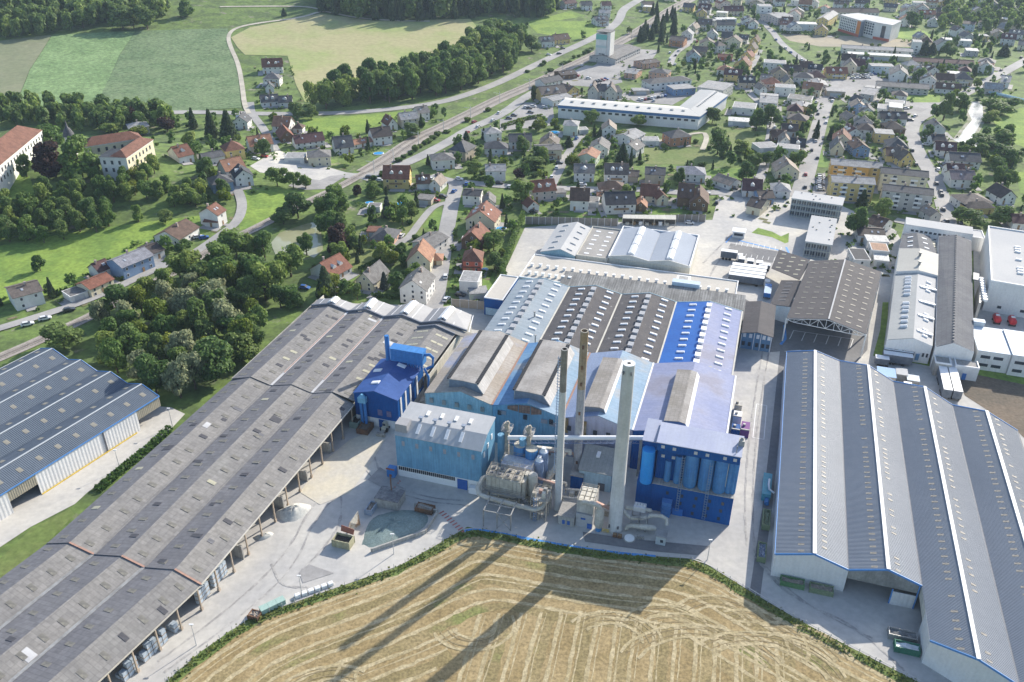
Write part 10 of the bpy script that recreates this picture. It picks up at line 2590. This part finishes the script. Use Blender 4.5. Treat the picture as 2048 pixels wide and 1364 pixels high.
CROWN['u'] = [crown_mesh('crown', LEAF['u'],700,.075,[(0,0,.42,.42,.42)]+[(.25*math.cos(i*1.6+s),.25*math.sin(i*1.6+s),.4+.1*(i % 2),.24,.3) for i in range(4)],99+s) for s in range(3)]
TNAME = dict(b='broadleaf_tree', d='broadleaf_tree', y='broadleaf_tree', p='copper_beech', w='willow_tree', c='conifer', s='spruce', n='column_tree', u='bush'); TCAT = dict(b='tree', d='tree', y='tree', p='tree', w='willow', c='conifer', s='spruce', n='tree', u='bush')
for l in TREES.strip().splitlines():
 q = l.split(); k = q[0]; x, y, h, w_ = map(float, q[1:5]); rz = random.random()*6.28
 md, co, oi, gi = map(int, q[5:9]); g_ = TREE_GROUPS[gi]; kw = TREE_KIND[k].replace('broadleaf ', '') if md == 2 else TREE_KIND[k]
 lab = ('small ' if h < 6 and k != 'u' else '')+kw+(' in the gardens'+where(co, -1) if oi < 0 else ', %snearest in the gardens' % ORD[oi]+where(co, -1)) if md == 1 else kw+', %s from the left %s' % (nth(oi), SHORT[g_]) if md == 2 else ('tall ' if h > 13 else 'small ' if h < 6 else '')+kw+where(co, oi)
 t = thing(TNAME[k], lab, TCAT[k],(x, y, hz(x, y)), g_)
 me = random.choice(CROWN[k]); c = inst('crown', me, t, (0,0,0), rz, (w_*1.12, w_*1.12, h*1.04))
 tm = TRC if k in 'csn' else random.choice(TR); inst('trunk', tm, t, (0,0,0), rz, (h*.9, h*.9, h)) if k != 'u' else inst('trunk', TRC, t, (0,0,0), rz, (h, h, h*.5))
low = {k: crown_mesh('low', LEAF[k],420,.075, lobes_cone(11,.5) if k == 'c' else lobes_round(5+ord(k),8),5,.6) for k in 'bdyc'}
def inpoly(x, y, P):
 c = False
 for (x1, y1),(x2, y2) in zip(P, P[1:]+P[:1]):
  if (y1 > y) != (y2 > y) and x < (x2-x1)*(y-y1)/(y2-y1)+x1: c = not c
 return c
def spread(P, sp, n, ok):
 xs, ys = zip(*P); out = []; grid = {}
 for _ in range(n*25):
  if len(out) >= n: break
  x, y = random.uniform(min(xs), max(xs)), random.uniform(min(ys), max(ys)); gx, gy = int(x/sp), int(y/sp)
  if not inpoly(x, y, P) or any((x-a)**2+(y-b)**2 < sp*sp for i in (-1,0,1) for j in (-1,0,1) for a, b in grid.get((gx+i, gy+j),())) or not ok(x, y): continue
  out.append((x, y)); grid.setdefault((gx, gy),[]).append((x, y))
 return out
STUFF = {nm: [(random.choice(mix), x, y, random.uniform(h0, h1)) for x, y in spread(P, sp, 420, lambda x, y: True)] for nm, mix, sp, h0, h1, P in WOODS}
free = lambda x, y: not inhouse(x, y, 2.5) and not any((x-p[0])**2+(y-p[1])**2 < 36 for p in RP) and not any(z_[0] != 'garden' and inpoly(x, y, z_[3]) for z_ in ZONES) and not any(inpoly(x, y, e) for e in OPEN_GROUND)
STUFF['distant_garden_trees'] = [(random.choice('bbddyc'), x, y, random.uniform(3.5,9)) for n, P in GARDENS for x, y in spread(P, 5, n, free)]
kinds = 'bdyc'; src = {k: ([Vector(v.co) for v in low[k].vertices],[tuple(f.vertices) for f in low[k].polygons]) for k in kinds}
for nm, L_ in STUFF.items():
 V, F_, mi = [],[],[]
 for k, x, y, h in L_:
  w_ = h*(.4 if k == 'c' else random.uniform(.6,.95)); z = hz(x, y); a = random.random()*6.28; ca_, sa = math.cos(a)*w_, math.sin(a)*w_; o = len(V); vv, ff = src[k]
  if nm.startswith('distant'): vv = vv[:960]; ff = ff[:240]
  V += [(x+v.x*ca_-v.y*sa, y+v.x*sa+v.y*ca_, z+v.z*h) for v in vv]; F_ += [tuple(i+o for i in f) for f in ff]; mi += [kinds.index(k)]*len(ff)
 me = bpy.data.meshes.new(nm); me.from_pydata(V, [], F_)
 for k in kinds: me.materials.append(LEAF[k])
 me.polygons.foreach_set('material_index', mi); ob = bpy.data.objects.new(nm, me); COL.objects.link(ob)
 tag(ob, dict(far_conifer_forest='dark conifer forest closing the top of the pale field', far_hillside_wood='dark mixed wood on the hillside above the crop fields', far_corner_wood='dark wood at the far right corner behind the town', castle_belt_wood='belt of dark trees between the castle and the crop fields', distant_garden_trees='small trees scattered through the far gardens of the town')[nm], 'trees', kind='stuff')
# hedges
def hedge(label, pts, w_, h, dens=26, mat=None):
 mb = MB()
 for (ax, ay),(bx, by) in zip(pts, pts[1:]):
  l = math.hypot(bx-ax, by-ay); nx, ny = -(by-ay)/l, (bx-ax)/l
  for _ in range(int(l*dens*(w_+h)/3)):
   t_ = random.random(); q = random.uniform(-.5,.5)*w_; z_ = random.random()*h
   if random.random() < .75:
    if random.random() < .5: z_ = h*random.uniform(.9,1.05)
    else: q = random.choice((-.5,.5))*w_*random.uniform(.85,1.1)
   leafquad(mb, (ax+(bx-ax)*t_+nx*q, ay+(by-ay)*t_+ny*q, hz(ax, ay)+z_), random.uniform(.22,.4))
 o = mb.build('hedge', mat or LEAF['u']); return tag(o, label, 'hedge', 'garden and yard hedges')
for lab, w_, h, pts in HEDGES: hedge(lab, pts, w_, h, 26 if h < 2.5 else 20, LEAF['d'] if h > 2.5 else None)
# pools
for lab, x, y, w_, l_, rz in POOLS:
 t = thing('swimming_pool', lab, 'swimming pool', (x, y, hz(x, y)), 'garden pools', rz); n = 20
 mb = MB(); mb.tube([(0,0,.02),(0,0,.45)],[1.0,1.0], n); inst('rim', mb.mesh('rim', white_paint), t, (0,0,0),0,(w_/2, l_/2,1)); mb = MB(); mb.tube([(0,0,.4),(0,0,.5)],[.9,.9], n); inst('water', mb.mesh('water', M('pool_water', (.04,.30,.62), fine=.05, rough=.1)), t, (0,0,0),0,(w_/2, l_/2,1))

# ------------------------------------------------------------------ cars
def car_meshes(col):
 mb = MB(); pr = [(-2.1,.35),(-2.15,.75),(-1.9,.95),(1.0,.98),(2.0,.78),(2.15,.5),(2.1,.35)]
 mb.prism(pr, -.85,.85, T=lambda x, z, y: (x, y, z)); body = mb.mesh('body', col)
 mb = MB(); mb.add([(-1.8,-.78,.95),(1.0,-.78,.97),(1.0,.78,.97),(-1.8,.78,.95),(-1.45,-.62,1.42),(.2,-.62,1.45),(.2,.62,1.45),(-1.45,.62,1.42)],[(0,1,5,4),(1,2,6,5),(2,3,7,6),(3,0,4,7)]); gl = mb.mesh('windows', glass)
 mb = MB(); mb.box(-1.5,-.66,1.42,.25,.66,1.5); rf = mb.mesh('roof', col); return body, gl, rf
CC = {k: car_meshes(M('car_'+n, c, fine=.02, rough=.3, spec=.5, coat=.4)) for k, n, c in (('w', 'white', (.68,.68,.68)),('k', 'black', (.035,.037,.042)),('r', 'red', (.35,.03,.03)),('b', 'blue', (.04,.12,.36)))}
mb = MB(); mb.tube([(0,-.11,0),(0,.11,0)],.32,10); WH = mb.mesh('wheel', tyre)
for l in CARS.strip().splitlines():
 q = l.split(); c = q[0]; x, y, z, yaw = map(float, q[1:5]); co, oi = int(q[5]), int(q[6])
 lab = dict(w='white', k='black', r='red', b='blue')[c]+' parked car'+where(co, oi)
 t = thing('car', lab, 'car', (x, y, z+.14), 'parked cars', yaw); b_, g_, r_ = CC[c]; inst('body', b_, t, (0,0,0)); inst('windows', g_, t, (0,0,0)); inst('roof', r_, t, (0,0,0))
 for wx in (-1.35,1.35):
  for wy in (-.8,.8): inst('wheel', WH, t, (wx, wy, .32))

# ------------------------------------------------------------------ the air of the valley
mb = MB(); mb.box(-4600,-1000,-1.2,4600,7200,175); hm = bpy.data.materials.new('haze'); hm.use_nodes = True; hn = hm.node_tree
hn.nodes.remove(hn.nodes['Principled BSDF']); pv = hn.nodes.new('ShaderNodeVolumePrincipled'); pv.inputs['Color'].default_value = (.62,.78,1.0,1); pv.inputs['Density'].default_value = 0.00008; pv.inputs['Anisotropy'].default_value = 0.2
hn.links.new(pv.outputs[0], hn.nodes['Material Output'].inputs['Volume'])
o = mb.build('haze', hm, org=(0,0,0)); o['kind'] = 'stuff'; o['label'] = 'thin pale haze lying over the whole valley'
